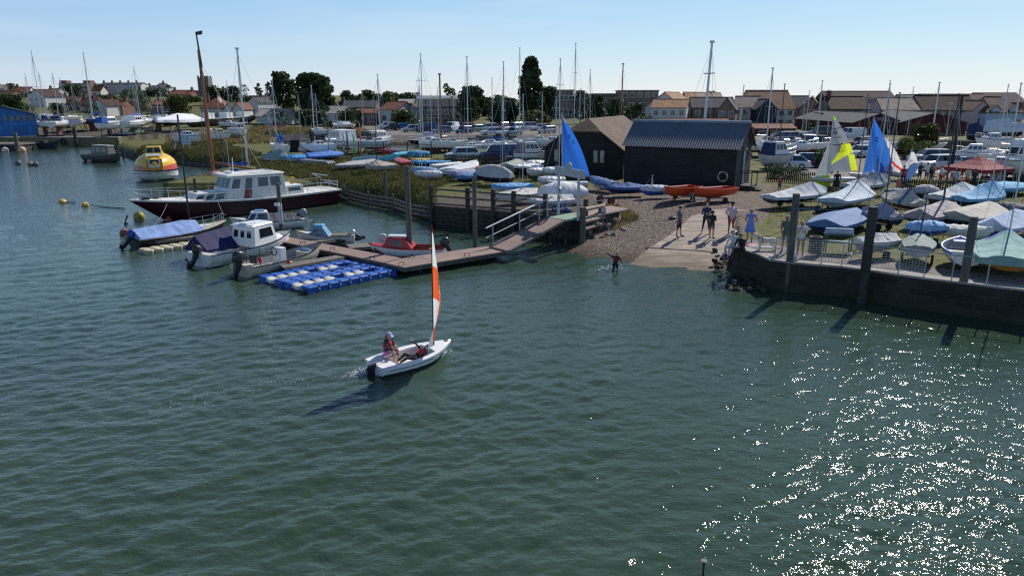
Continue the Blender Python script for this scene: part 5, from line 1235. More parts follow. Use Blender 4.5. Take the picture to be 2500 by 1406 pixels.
# navy canopy boat
t, p, L, B, g = smallboat('white boat hidden under a navy canopy with a window panel', (655, 575), (478, 612), GEL, bw=.4, D=.8)
cover_mb(p, 'boom', .95, .55, 1.02, .12, 13, t0=.0, t1=.72).build('canopy', F('navy2', (.012, .014, .085)), t, 50)
m = MB(); m.box((L * .12, 0, g + .62), (.06, B * .62, .5), ry=-.3); m.build('screen_frame', GEL, t); m = MB(); m.box((L * .128, 0, g + .64), (.06, B * .5, .36), ry=-.3); m.build('screen_glass', M('screen_grey', (.25, .27, .3), rough=.1), t); outboard(t, -L / 2 - .05, g - .1, .95, BLACKP, .7, BLACKP)
# white wheelhouse boat
t, p, L, B, g = smallboat('white clinker fishing boat with a forward wheelhouse and dark outboard', (712, 577), (482, 626), GEL, bw=.36, D=.85, open_=1, tr=.9, inner=GEL)
b1, t1 = cabin_hex(-L * .06, L * .25, B * .42, B * .3, g - .1, g + 1.0, .25, .18, .14); cb = MB().hexa(b1, t1).build('wheelhouse', GEL, t, bevel=.07); m = MB(); m.hexa([(x + .05 * (1 if x > 0 else -3), y * 1.06, z) for x, y, z in t1], [(x * .98, y * .95, z + .1) for x, y, z in t1]); m.bx(-.2, .5, -.3, .3, t1[0][2] + .1, t1[0][2] + .17); m.tube((0, 0, t1[0][2]), (0, 0, t1[0][2] + .35), .03, n=6); m.build('wheelhouse_roof', GEL, cb, bevel=.03)
m = MB(); side_windows(m, b1, t1, ((.28, .86),), .42, .85); m.each('side_window', GLASS, cb); m = MB(); front_windows(m, b1, t1, ((.08, .46), (.54, .92)), .45, .85); m.each('windscreen', GLASS, cb); m = MB(); back_windows(m, b1, t1, ((.12, .3), (.42, .58), (.7, .88)), .45, .8); m.each('back_window', GLASS, cb)
b2, t2 = cabin_hex(L * .2, L * .38, B * .3, B * .12, g - .02, g + .25, .3, 0, .08); MB().hexa(b2, t2).build('foredeck', GEL, t, bevel=.03); m = MB(); m.bx(-L * .46, -L * .08, -B * .36, B * .36, .28, .34); m.bx(-L * .47, -L * .38, -B * .4, B * .4, .3, g - .08); m.build('cockpit_bench', GELD, t); outboard(t, -L / 2 - .05, g - .15, 1.0, BLACKP, .55, BLACKP)
m = MB(); 
for k in range(4): m.path([(hx(p, q), -p['b'](q) * (1.0 - .035 * k), p['g'](q) * (.8 - .17 * k) + .03) for q in (.02, .25, .5, .7, .85, .95)], .012, 4)
m.build('clinker_line', GELD, t)
# open grey boat
t, p, L, B, g = smallboat('open cream and grey boat with a big black outboard and steering console', (786, 604), (588, 650), CREAM, bw=.34, D=.75, open_=1, tr=.92, band=M('hull_dark_bottom', (.1, .09, .07)), rim=BLACKP, inner=M('grey_interior', (.3, .31, .32), rough=.6))
outboard(t, -L / 2 - .1, g - .02, 1.25, None, .35, BLACKP); m = MB(); m.hexa([(-.55, -.3, .3), (-.1, -.3, .3), (-.1, .3, .3), (-.55, .3, .3)], [(-.4, -.26, g + .5), (-.05, -.26, g + .5), (-.05, .26, g + .5), (-.4, .26, g + .5)]); cs = m.build('console', GEL, t, bevel=.03); m = MB(); m.torus((-.62, 0, g + .35), .2, .025, 16, 6, 0, 'x'); m.build('steering_wheel', BLACKP, cs)
m = MB(); m.bx(-L * .42, -L * .33, -B * .38, B * .38, .3, g - .1); m.bx(L * .24, L * .3, -B * .3, B * .3, .4, g - .02); m.each('thwart', CREAM, t); m = MB(); m.tube((-L * .36, -.5, .4), (-L * .36, -.5, g + .75), .02, n=6); m.tube((-L * .36, .5, .4), (-L * .36, .5, g + .75), .02, n=6); m.box((-L * .36, 0, g + .2), (.12, .4, .4)); m.build('tank_frame', BLACKP, t)
m = MB(); m.ball((L * .3, .1, g - .02), (.22, .4, .14), 10, 6); m.build('blue_seat', P('seat_blue', (.12, .22, .35)), t); m = MB(); m.ball((-.5, -B * .5 - .06, g - .2), .15, 10, 7); m.build('fender', RED, t); m = MB(); m.ball((-L * .3, -.1, g + .1), (.1, .16, .16), 8, 6); m.build('fuel_can', P('can_red', (.55, .06, .04)), t)
# red cabin boat
t, p, L, B, g = smallboat('red cabin boat with a white hull and black outboard behind the pontoon', (900, 601), (1088, 604), GEL, bw=.36, D=.75, open_=1, rim=RED, sheer=.2, inner=M('red_interior', (.28, .05, .04), rough=.6), band=GELD)
RC = P('cabin_red', (.42, .03, .035)); m = deck_mb(p, .55, 1.0, .0, .05); m.build('foredeck', RC, t); b1, t1 = cabin_hex(-L * .1, L * .3, B * .42, B * .26, g - .03, g + .55, .25, .4, .12); cb = MB().hexa(b1, t1).build('cabin', RC, t, bevel=.06)
m = MB(); side_windows(m, b1, t1, ((.3, .75),), .25, .75); m.each('side_window', M('red_boat_glass', (.12, .07, .08), rough=.15), cb); m = MB(); front_windows(m, b1, t1, ((.1, .42), (.58, .9)), .3, .8); m.each('windscreen', M('screen_grey', (.25, .27, .3)), cb)
m = MB(); m.box((L * .12, 0, g + .6), (L * .22, B * .3, .07)); m.build('roof_hatch', GEL, cb); m = MB(); m.bx(-L * .34, -L * .28, -B * .4, B * .4, .35, g - .12); m.build('thwart', VARN, t); outboard(t, -L / 2 - .05, g - .05, .95, None, .6, BLACKP)
t2 = thing('outboard_on_bracket', 'spare pale grey outboard standing behind the red cabin roof', 'outboard', G(939, 600, .4), R(0)); outboard(t2, 0, .15, .9, P('outboard_pale', (.45, .48, .52)), 0)
# small white tender by the finger
t, p, L, B, g = smallboat('small grey tender tucked behind the red cabin boat', (842, 598), (925, 592), GELD, zw=.35, bw=.4, D=.45, open_=1)
# derelict cabin boat, workboat, white launch
t, p, L, B, g = smallboat('derelict dark wooden cabin boat lying at the tip of the spit', (296, 383), (210, 379), M('derelict_green_grey', (.1, .1, .085), rough=.9, var=.5), bw=.3, D=1.1, zw=.8, open_=1, rim=M('bleached_wood', (.3, .27, .2), rough=.9), inner=WOODD)
b1, t1 = cabin_hex(-L * .2, L * .26, B * .36, B * .3, g - .1, g + 1.2, .2, .1, .12); cb = MB().hexa(b1, t1).build('cabin', M('derelict_cabin', (.2, .2, .17), rough=.9, var=.4), t, bevel=.04); m = MB(); side_windows(m, b1, t1, ((.05, .2), (.28, .55), (.62, .92)), .4, .88); m.each('cabin_window', GLASS, cb); m = MB(); m.hexa([(x * 1.04, y * 1.1, z) for x, y, z in t1], [(x, y * .9, z + .15) for x, y, z in t1]); m.build('cabin_roof', M('derelict_roof', (.32, .33, .3), rough=.9, var=.3), cb)
t, p, L, B, g = smallboat('dark open workboat lying below the old wharf wall', (145, 352), (92, 352), M('workboat_dark', (.03, .03, .035), rough=.8, var=.5), bw=.3, D=1.2, zw=.8, open_=1, rim=BLACKP, inner=WOODD)
m = MB(); m.bx(-L * .3, -L * .1, -.5, .5, .8, 1.6); m.tube((0, 0, .6), (.6, 0, 2.2), .06, n=6); m.build('winch_box', WOODD, t)
t, p, L, B, g = smallboat('white wooden launch with a green canvas cover and varnished wheelhouse', (286, 334), (408, 328), GEL, bw=.26, D=1.9, zw=1.2, deck=CREAM, rim=GEL, tr=.6, sheer=.3)
b1, t1 = cabin_hex(-L * .18, L * .06, B * .34, B * .3, g - .05, g + 1.1, .3, .1, .1); cb = MB().hexa(b1, t1).build('wheelhouse', VARN, t, bevel=.04); m = MB(); side_windows(m, b1, t1, ((.1, .45), (.55, .9)), .45, .88); m.each('wheelhouse_window', GLASS, cb); MB().hexa([(x * 1.08, y * 1.1, z) for x, y, z in t1], [(x * 1.08, y * 1.05, z + .12) for x, y, z in t1]).build('wheelhouse_roof', CREAM, cb)
m = MB(); b2, t2_ = cabin_hex(L * .02, L * .27, B * .4, B * .3, g - .05, g + 1.35, .9, .2, .75); m.hexa(b2, t2_); m.build('canvas_cover', F('green', (.1, .19, .13)), t, bevel=.1)
# barge with the brown mast
c, rz, L = span((640, 448), (470, 440), 1.0); t = thing('sailing_smack', 'old dark wooden sailing smack with a tall varnished mast and blue tarpaulins', 'sailing boat', (c.x, c.y + 2.2, -.5), rz); p = hprof(L, 3.2, 1.5, tr=.6, bp=2.0, sheer=.35); hull_mb(p).build('hull', BLACKP, t, 40); deck_mb(p).build('deck', WOODW, t); rim_mb(p, .08, .12).build('bulwark', M('blue_strake', (.04, .09, .3)), t)
xm = -L * .32; ctr = c + Vector((0, 2.2, 0)); wy = ctr.y + xm * math.sin(rz); H_ = zat(wy, 122) + .5; H2 = zat(wy, 78) + .5; m = MB(); m.tube((xm, 0, 1), (xm - .25, 0, H_), .17, .13, 10); m.build('mast', VARN, t, 40); m = MB(); m.tube((xm - .1, 0, H_ - 1.5), (xm - .35, 0, H2), .1, .06, 8); m.add([(xm - .35, 0, H2), (xm + .35, .05, H2 + .1), (xm + .3, .05, H2 - .25), (xm - .33, 0, H2 - .3)], [(0, 1, 2, 3)]); m.build('topmast', BLACKP, t)
m = MB()
for xx, y in ((-L * .45, 0), (L * .48, 0), (xm, 1.5), (xm, -1.5), (xm + .8, 1.5), (xm + .8, -1.5)): m.tube((xm - .22, 0, H_ * .92), (xx, y, 1.4), .02, n=4)
m.build('rigging', BLACKP, t); m = MB(); m.tube((xm + .2, 0, 3.0), (L * .45, 0, 2.3), .1, n=8); m.build('boom', VARN, t); cover_mb(p, 'boom', .9, .5, .85, .0, 21, t0=.45, t1=.9).build('tarpaulin', F('royal_blue', (.03, .07, .35)), t, 50); m = MB(); m.ball((-L * .3, 0, 1.7), (.9, .8, .5), 10, 6); m.ball((-L * .12, .2, 1.7), (1.2, .7, .6), 10, 6, 1); m.build('deck_gear', [F('red_white', (.45, .2, .22)), F('white', (.5, .5, .5))], t)
# ================================================================ the sailing dinghy in the foreground
bt, st_ = G(1098, 824, .52), G(914, 890, .36); d = bt - st_; d.z = 0; L = d.length; rz = math.atan2(d.y, d.x); c = (bt + st_) / 2
SD = thing('sailing_dinghy', 'small white sailing dinghy with an orange and white sail under way, two children aboard', 'sailing dinghy', (c.x, c.y, -.06), rz); SD.rotation_euler.x = R(3)
p = hprof(L, 1.3, .42, tr=.8, bp=1.9, sheer=.2, flare=.86, dead=.6); SDH = M('dinghy_white', (.8, .8, .8), rough=.25, var=.03); g = p['g'](.4)
hull_mb(p).build('hull', SDH, SD, 40); rim_mb(p, .06, .05).build('gunwale', SDH, SD, 40); deck_mb(p, .68, 1.0, .0, .05).build('foredeck', SDH, SD, 30); inner_mb(p, .2, .7, .1, .8).build('cockpit', SDH, SD)
m = MB()
for s in (1, -1):
    rr = [[(hx(p, q), s * p['b'](q) * 1.0, p['g'](q)), (hx(p, q), s * p['b'](q) * .9, p['g'](q) + .025), (hx(p, q), s * p['b'](q) * .72, p['g'](q) + .0), (hx(p, q), s * p['b'](q) * .72, p['g'](q) - .1)] for q in (0, .12, .25, .4, .55, .7)]; m.loft(rr, False, (0, 0))
m.bx(-L * .5 + .01, -L * .3, -.38, .38, g - .12, g - .03); m.build('side_deck', SDH, SD, 40)
m = MB(); m.hexa([(-L / 2 - .2, -.02, -.35), (-L / 2 - .02, -.02, -.35), (-L / 2 - .02, .02, -.35), (-L / 2 - .2, .02, -.35)], [(-L / 2 - .3, -.025, .38), (-L / 2 - .02, -.04, .42), (-L / 2 - .02, .04, .42), (-L / 2 - .3, .025, .38)]); m.box((-L / 2 - .1, 0, .4), (.26, .1, .12)); ru = m.build('rudder', BLACKP, SD); m = MB(); m.tube((-L / 2 - .1, 0, .46), (-L / 2 + .95, .1, .52), .018, n=6); m.tube((-L / 2 + .9, .08, .52), (-L / 2 + 1.02, .5, 1.0), .012, n=6); m.build('tiller', BLACKP, ru)
xm = L * .5 - .72; mp = SD.matrix_basis @ Vector((xm, 0, 0)); zt = zat(mp.y, 545) + .06
m = MB(); m.tube((xm, 0, g - .1), (xm - .12, 0, zt), .03, .018, 8); m.tube((xm, 0, g - .02), (xm, 0, g + .08), .09, .05, 10); mo = m.build('mast', BLACKP, SD, 40)
SW, SO, SR = clothmat('sail_white', (.82, .82, .8), trans=.6), clothmat('sail_orange', (.9, .14, .04), trans=.6), clothmat('sail_red_tip', (.7, .05, .05), trans=.3)
# the sail: luff on the mast, boom let out towards the camera
ML = Matrix.Rotation(-rz, 3, 'Z'); z0s, z1s = g + .42, zt - .03; NU, NW = 48, 18; V = []; Fc = []; mi = []
for i in range(NU + 1):
    u = i / NU; ch = (1.62 * (1 - u) ** .82 + .05) * (1 + .22 * math.sin(math.pi * u)); th = R(-90 + 17 * float(sm(u * 2.2))); dirw = ML @ Vector((math.cos(th), math.sin(th), 0)); nw = Vector((-dirw.y, dirw.x, 0)); lu = Vector((xm - .12 * (z0s + (z1s - z0s) * u - g) / (zt - g), 0, z0s + (z1s - z0s) * u))
    for k in range(NW + 1):
        w = k / NW; q = lu + dirw * ch * w + nw * (.075 * ch * math.sin(math.pi * w ** .8)) * (1 if u > .02 else .6); q.z -= .0 * w - .12 * w * (1 - u); V.append(tuple(q))
for i in range(NU):
    for k in range(NW):
        u, w = (i + .5) / NU, (k + .5) / NW; a = i * (NW + 1) + k; Fc.append((a, a + 1, a + NW + 2, a + NW + 1))
        if u > .93: q = 2
        elif .36 < u < .65 and w < .78 - (.65 - u) * 1.1: q = 1
        elif u < .44 and w > .12 + 1.05 * u and w < .62 + 1.2 * u: q = 1
        elif .76 < u < .8 and .5 < w < .8: q = 3
        else: q = 0
        mi.append(q)
m = MB(); m.add(V, Fc); m.m = mi; sl_ = m.build('sail', [SW, SO, SR, M('sail_window', (.06, .06, .07), rough=.2)], SD, 80)
def pt(u, w): i = int(u * NU); k = int(w * NW); return Vector(V[i * (NW + 1) + k])
m = MB()
for r_, (u, tx) in enumerate(((.56, '509'), (.5, '509'))):
    for j, chh in enumerate(tx):
        w = .52 + .13 * j; o_ = pt(u, w); ax = (pt(u, w + .12) - o_).normalized(); ay = (pt(u + .06, w) - o_).normalized(); nn = ax.cross(ay); sg = seg_mb(chh, .2)
        for off in (.012, -.012):
            m.add([tuple(o_ + ax * x * (1 if off < 0 else 1) + ay * y + nn * off) for x, y, z in sg.v], sg.f)
m.build('sail_number', BLACKP, sl_)
a, b2_ = pt(0, 0), pt(0, 1); m = MB(); m.tube(a - Vector((0, 0, .04)), b2_ - Vector((0, 0, .02)), .018, n=6); m.build('boom', BLACKP, SD); m = MB(); m.path([b2_, Vector((-.15, 0, g - .1)), Vector((-L * .3, .3, g + .2))], .008, 4); m.build('mainsheet', NAVY, SD)
for s, ro_ in ((-1, 0),):
    tx = text_mb('RS', .17); q = .8; o_ = Vector((hx(p, q) - .1, -p['b'](q) * 1.02 - .035, p['g'](q) * .72)); ax = (Vector((hx(p, .92), -p['b'](.92), 0)) - Vector((hx(p, .7), -p['b'](.7), 0))).normalized(); m = MB(); m.add([tuple(o_ + ax * x + Vector((0, .0, 1)) * y) for x, y, z in tx.v], tx.f); m.build('bow_lettering', M('lettering_grey', (.06, .065, .08)), SD)
m = MB(); m.torus((L * .44, 0, p['g'](.95) + .05), .07, .015, 12, 6); m.build('bow_handle', BLACKP, SD); m = MB(); m.path([(hx(p, q), -p['b'](q) * 1.0 - .03, p['g'](q) * .8) for q in (.06, .2, .4, .6)], .008, 4); m.build('side_line', NAVY, SD)
# foam of bow wave and wake: many small flecks lying on the water
rg = random.Random(12); m = MB()
def fleck(px, py, r):
    q = G(px, py, .03); n = 5; m.add([(q.x + r * rg.uniform(.5, 1.2) * math.cos(k * 6.28 / n), q.y + r * 1.0 * rg.uniform(.4, 1) * math.sin(k * 6.28 / n), q.z + .012 + rg.uniform(-.006, .02)) for k in range(n)] + [(q.x, q.y, q.z + r * .6)], [(k, (k + 1) % n, n) for k in range(n)])
for i in range(240): u = rg.random(); fleck(1096 - 45 * u + rg.gauss(0, 4), 852 + 24 * u + rg.gauss(0, 3.4) + 3, rg.uniform(.006, .03))
for i in range(420): u = rg.random() ** 1.7; fleck(905 - 70 * u + rg.gauss(0, 3 + 10 * u), 905 + 13 * u + rg.gauss(0, 4 + 3 * u), rg.uniform(.006, .035) * (1 - .4 * u))
for i in range(260): u = rg.random(); fleck(830 - 470 * u + rg.gauss(0, 8), 915 + 90 * u + rg.gauss(0, 5 + 6 * u) - 10 * math.sin(u * 3), rg.uniform(.005, .018))
for i in range(90): fleck(1494 + rg.gauss(0, 22), 655 + rg.gauss(0, 4), rg.uniform(.015, .045))
o = m.build('wake_foam', M('foam', (.75, .78, .78), rough=.6)); struct(o, 'stuff')
# black pole at the bottom edge
q = G(1712, 1420, 1.2); m = MB(); m.tube((q.x, q.y, -.6), (q.x + .02, q.y, zat(q.y, 1372)), .022, .016, 8); z_ = zat(q.y, 1372); m.tube((q.x + .02, q.y, z_ - .01), (q.x + .02, q.y, z_ + .035), .022, .05, 10); tag(m.build('boat_pole', BLACKP), 'black pole with a flared cap rising at the bottom edge of the photo', 'pole')
# ================================================================ dinghies in the boat park right of the slipway
RG = 'covered dinghies on the grass right of the slipway'
gw, gb, gp_, wh_, bl_, cr_ = F('grey_white', (.5, .52, .54)), F('silver_blue', (.45, .53, .6)), F('grey_purple', (.3, .29, .34)), F('white2', (.62, .61, .57)), F('mid_blue', (.08, .22, .48)), F('cream2', (.45, .42, .36))
STR = F('strap_blue', (.1, .14, .25)); HB, HG, HR = P('hull_navy', (.03, .035, .06)), P('hull_grey', (.3, .31, .33)), P('hull_maroon', (.14, .04, .035))
def rd(label, bow, stern, col, hull, kind='tent', hp=.6, tm=.62, **k): return dinghy(label, bow, stern, col, hull, kind, hp, tm, group=RG, **k)
rd('grey white tent cover dinghy with a dark strap, nearest the shingle', (2018, 470), (1878, 480), gw, HB, hp=.75, tm=.7, strap=STR)
rd('silver white tent cover dinghy with a blue strap behind the first thick pile', (2132, 464), (2022, 492), gb, HG, hp=.85, tm=.62, strap=STR, mast=232, mmat=ALUD)
rd('dark blue dinghy with a shiny blue cover lying low on the grass', (2098, 512), (2010, 552), F('steel_blue', (.09, .18, .36)), NAVY, kind='boom', hp=.35, clear=.12, tm=.5, trolley=0)
rd('purple grey covered dinghy with two dark straps', (2108, 517), (2192, 530), gp_, HB, hp=.65, tm=.4, strap=STR, mast=228, mmat=ALUD, bw=.44)
rd('low white covered dinghy close behind the railing', (2083, 592), (2186, 584), wh_, HG, kind='boom', hp=.32, tm=.5, clear=.3)
rd('cream tent cover dinghy with a maroon hull', (2151, 480), (2249, 498), cr_, HR, hp=.75, tm=.3, strap=STR)
rd('small crumpled grey covered dinghy by the yellow flowers', (2232, 468), (2282, 464), F('crumple', (.36, .36, .4)), HB, kind='flat', hp=.4)
rd('pale grey tent cover dinghy with a broad dark hull', (2384, 468), (2284, 480), gw, HB, hp=.75, tm=.6, strap=F('strap_grey', (.2, .2, .22)))
rd('sky blue tent cover dinghy with a tall mast', (2452, 474), (2340, 484), F('sky_blue', (.18, .42, .62)), NAVY, hp=.95, tm=.68, mast=208, bw=.42, strap=F('strap_royal', (.03, .08, .3)))
rd('brown grey crumpled covered dinghy with a thick black mast', (2334, 503), (2244, 528), F('taupe', (.3, .27, .28)), HB, kind='boom', hp=.5, tm=.6, mast=232, mmat=ALUD, mr=.06)
rd('large beige covered dinghy sagging in the middle', (2436, 506), (2330, 530), F('beige', (.38, .36, .31)), HB, kind='boom', hp=.4, tm=.75, bw=.46)
rd('small blue sided dinghy with a pale blue top and a dark mast', (2212, 556), (2301, 551), F('powder_blue', (.26, .44, .7)), P('hull_blue', (.03, .1, .35)), kind='flat', hp=.28, tm=.55, mast=470, mmat=ALUD, clear=.4)
rd('small bare white dinghy hull behind the third pile', (2402, 562), (2318, 555), F('bare_white', (.66, .64, .58)), GEL, kind='flat', hp=.15, clear=.3)
rd('silver covered dinghy with a bright blue skirt at the photo edge', (2512, 528), (2420, 556), F('silver', (.36, .44, .6)), P('hull_royal', (.015, .04, .3)), kind='boom', hp=.6, tm=.55)
rd('mossy grey green dinghy seen stern on by the railing', (2246, 578), (2242, 606), F('moss_grey', (.22, .27, .25)), M('mossy_hull', (.4, .42, .4), var=.3), kind='flat', hp=.22, mast=520, mmat=ALUD, Lmin=3, bw=.42, sheer=.1)
rd('dinghy with an orange hull under a striped blue and green sail cover', (2452, 582), (2466, 636), F('sea_green', (.2, .36, .34)), P('hull_orange', (.4, .15, .02)), hp=.75, tm=.55, mast=200, strap=F('deep_blue', (.03, .12, .38)), Lmin=3.4, bw=.46, drop=.22)
rd('grey inflatable with a dark cover beyond the beige dinghy', (2448, 505), (2505, 514), F('charcoal', (.12, .12, .14)), HG, kind='flat', hp=.3, trolley=0, clear=.1)
rd('grey tent cover dinghy behind the boy in the red cap', (2174, 448), (2064, 452), F('dove_grey', (.4, .4, .41)), HB, hp=.8, tm=.7, strap=STR, mast=198)
rd('blue hulled boat lying upturned behind the sky blue cover', (2384, 462), (2500, 452), F('turquoise', (.1, .36, .58)), P('hull_cyan', (.12, .42, .62)), kind='flat', hp=.35, trolley=0, clear=.1)
rd('low teal covered dinghy in the shade behind the cream one', (2160, 470), (2215, 466), F('dark_teal', (.08, .14, .18)), HB, kind='flat', hp=.2)
# open rowing boat on the quay
c, rz, L = span((2335, 580), (2372, 640), None, .75); t = thing('rowing_boat', 'open white rowing boat with a blue gunwale on the quay behind the third pile', 'rowing boat', (c.x, c.y, H1(c.x, c.y) + .22), rz); L = 3.3
p = hprof(L, 1.65, .62, tr=.72, bp=2.3, sheer=.3); hull_mb(p).build('hull', GEL, t, 40); rim_mb(p, .07, .08).build('gunwale', P('gunwale_blue', (.12, .2, .5)), t); inner_mb(p, .02, .93, .1, .92).build('interior', GELD, t)
for x, w_, nm in ((-.1, .7, 'thwart'), (-1.35, .6, 'stern_seat'), (1.0, .5, 'bow_seat')): m = MB(); m.bx(x - .13, x + .13, -w_, w_, .4, .44); m.build(nm, GEL if x < 0 else GELD, t)
m = MB(); m.bx(L / 2 - .75, L / 2 - .1, -.3, .3, .66, .7); m.build('fore_deck', P('deck_lilac', (.4, .47, .7)), t); m = MB(); m.box((-L / 2 - .06, 0, .1), (.05, .1, .4)); m.build('skeg', STEEL, t)
# ================================================================ boat park left of the slipway
LG = 'boats laid up on the grass left of the slipway'
def ld(label, bow, stern, col, hull=None, kind='flat', hp=.3, tm=.6, **k):
    k.setdefault('trolley', 0); k.setdefault('clear', .2); return dinghy(label, bow, stern, col, hull, kind, hp, tm, group=LG, **k)
ld('long bright blue covered dinghy in front of the white sloop covers', (1199, 456), (1300, 452), F('bright_blue', (.12, .35, .62)), GELD, hp=.18, clear=.35, trolley=1)
ld('white covered dinghy with a mast behind the timber wall', (1208, 478), (1312, 470), wh_, GEL, kind='boom', hp=.35, tm=.35, mast=232)
ld('white tent cover dinghy behind the gantry life ring', (1312, 474), (1425, 466), F('bright_white', (.66, .65, .66)), GEL, hp=.7, tm=.55, mast=290, clear=.35, trolley=1)
ld('second white covered dinghy nearest the gangway', (1288, 492), (1396, 486), F('off_white', (.56, .55, .53)), HG, hp=.35, kind='boom', tm=.6)
ld('dark navy dinghy with a pale grey tent over its stern', (1160, 430), (1250, 434), F('pale_tent', (.45, .44, .43)), P('hull_ink', (.02, .025, .05)), hp=.95, tm=.25, drop=.02, mast=222)
ld('blue covered dinghy hanging over the bank edge', (1112, 434), (1178, 426), F('denim', (.08, .18, .36)), NAVY, kind='flat', hp=.35)
ld('lilac grey covered dinghy in the long grass', (1086, 424), (1168, 418), F('lilac', (.3, .29, .42)), HG, hp=.25)
ld('light blue and white covered boat in the grass above the bank', (1004, 416), (1070, 420), F('light_blue2', (.22, .36, .55)), GEL, hp=.35, mast=192)
ld('white covered boat low among the weeds', (1020, 424), (1072, 424), F('chalk', (.6, .58, .58)), GELD, hp=.25)
ld('white kayak shaped hull standing tilted by the dark blue van', (1166, 396), (1092, 414), GEL, GEL, hp=.2, sheer=.6)
ld('slim white racing dinghy by the white hatchback', (1129, 398), (1055, 405), F('white3', (.64, .63, .6)), GEL, hp=.14, bw=.28)
ld('long blue paddle hull lying behind the slim white dinghy', (1004, 398), (1099, 394), F('azure', (.06, .3, .55)), NAVY, hp=.14, bw=.2)
ld('faded red covered dinghy behind the navy one', (1228, 408), (1164, 410), F('faded_red', (.34, .14, .13)), HB, hp=.22)
ld('grey green dinghy on its side with ropes across the cover', (1274, 392), (1234, 410), F('grey_green', (.24, .29, .28)), HG, kind='boom', hp=.4, drop=.4)
ld('tapered grey tarpaulin covered dinghy at the top of the bank, long one', (812, 410), (918, 394), F('ash', (.33, .33, .34)), HG, hp=.25, kind='boom')
ld('brown grey tarpaulin covered dinghy with a bar across it', (892, 408), (962, 402), F('mushroom', (.36, .31, .27)), GEL, kind='tent', hp=.5, drop=.3, mast=225, mmat=ALUD)
ld('vivid blue covered dinghy below the kayak rack', (838, 376), (748, 382), F('vivid_blue', (.05, .17, .52)), NAVY, kind='boom', hp=.45, mast=262, mmat=ALUD)
ld('pale green tarpaulin covered boat by the black hut', (638, 384), (704, 380), F('sage', (.25, .34, .32)), GEL, kind='tent', hp=.8, tm=.3)
ld('sky blue crumpled cover dinghy beside the pale green one', (698, 388), (742, 384), F('cyan_blue', (.08, .35, .68)), GELD, kind='boom', hp=.35)
ld('purple blue covered boat at the edge of the spit', (584, 384), (630, 380), F('indigo', (.05, .06, .35)), GEL, kind='flat', hp=.4)
ld('silver grey tarpaulin boat in front of the white yacht', (728, 366), (800, 366), F('silver2', (.45, .44, .44)), HG, kind='tent', hp=.7)
ld('low teal board shaped boat below the yellow canoe', (1010, 372), (960, 378), F('teal2', (.1, .38, .5)), HG, hp=.2, bw=.3)
ld('blue boat with a pale stripe under the red roll', (994, 376), (1048, 374), F('cerulean', (.06, .3, .55)), LB, hp=.3)
ld('bright yellow canoe on a low rack', (1006, 392), (1046, 390), YEL, P('canoe_yellow', (.65, .5, .03)), hp=.15, bw=.3)
ld('red kayak lying nose down in the grass', (968, 388), (996, 396), RED, RED, hp=.15, bw=.25)
ld('white dinghy top of the rack beside the old shed', (1290, 398), (1323, 396), GEL, GEL, hp=.2, clear=.5, trolley=0)
ld('pale grey upturned hull on the middle of the rack', (1292, 418), (1330, 416), GELD, GELD, hp=.25, clear=.35)
ld('white upturned hull under the blue sail', (1328, 416), (1372, 414), GEL, GELD, hp=.25, clear=.4)
ld('white upturned hull lowest in the rack by the gantry', (1324, 438), (1366, 436), GEL, GELD, hp=.2, clear=.25)
ld('white bowed hull standing on edge beside the rack', (1262, 416), (1316, 402), GEL, BLACKP, kind='boom', hp=.3, sheer=.8)
ld('blue boat with a white strake lying along the old shed', (1440, 440), (1500, 450), F('slate_blue', (.05, .12, .28)), GEL, hp=.3, sheer=.5)
ld('dark blue covered dinghy in the shade of the black shed', (1476, 458), (1572, 456), F('shade_blue', (.04, .1, .28)), NAVY, kind='tent', hp=.3, tm=.4)
ld('small blue dinghy with a white cover patch beside the orange boats', (1568, 462), (1630, 460), F('patch_white', (.5, .55, .62)), P('hull_blue2', (.04, .1, .4)), hp=.25, mast=430)
for i, (bw_, st2, lab) in enumerate((((1626, 466), (1696, 458), 'left of the two'), ((1692, 468), (1790, 460), 'right of the two'))):
    ORG = P('orange_plastic', (.62, .075, .02)); c, rz, L = span(bw_, st2, None, .85); L = max(L, 3.4); t = thing('rescue_boat', f'orange open plastic boat on a trolley against the black shed, {lab}', 'boat', (c.x, c.y, H1(c.x, c.y) + .35), rz, 'orange boats by the black shed'); p = hprof(L, 1.55, .6, tr=.7, bp=2.2, sheer=.35); hull_mb(p).build('hull', ORG, t, 40); rim_mb(p, .12, .1).build('gunwale', ORG, t, 40); inner_mb(p, .02, .93, .12, .86).build('interior', P('orange_inside', (.5, .06, .02)), t)
    m = MB(); m.bx(-.2, .2, -.6, .6, .4, .46); m.build('thwart', ORG, t); m = MB(); m.tube((-1.2, -.4, .62), (1.0, -.35, .66), .025, n=6); m.build('oar', GEL, t)
    q = thing('launching_trolley', f'launching trolley under the orange boat, {lab}', 'trolley', (c.x, c.y, H1(c.x, c.y)), rz, 'launching trolleys under the dinghies'); m = MB(); m.tube((-1, 0, .25), (L * .55, 0, .25), .03, n=6); m.tube((-.4, -.7, .3), (-.4, .7, .3), .03, n=6); m.tube((L * .5, 0, 0), (L * .5, 0, .7), .03, n=6); m.build('trolley_frame', STEEL, q)
    for s in (1, -1): m = MB(); m.tube((-.4, s * .72, .2), (-.4, s * .84, .2), .2, n=12); m.build('wheel', TYRE, q, 40)
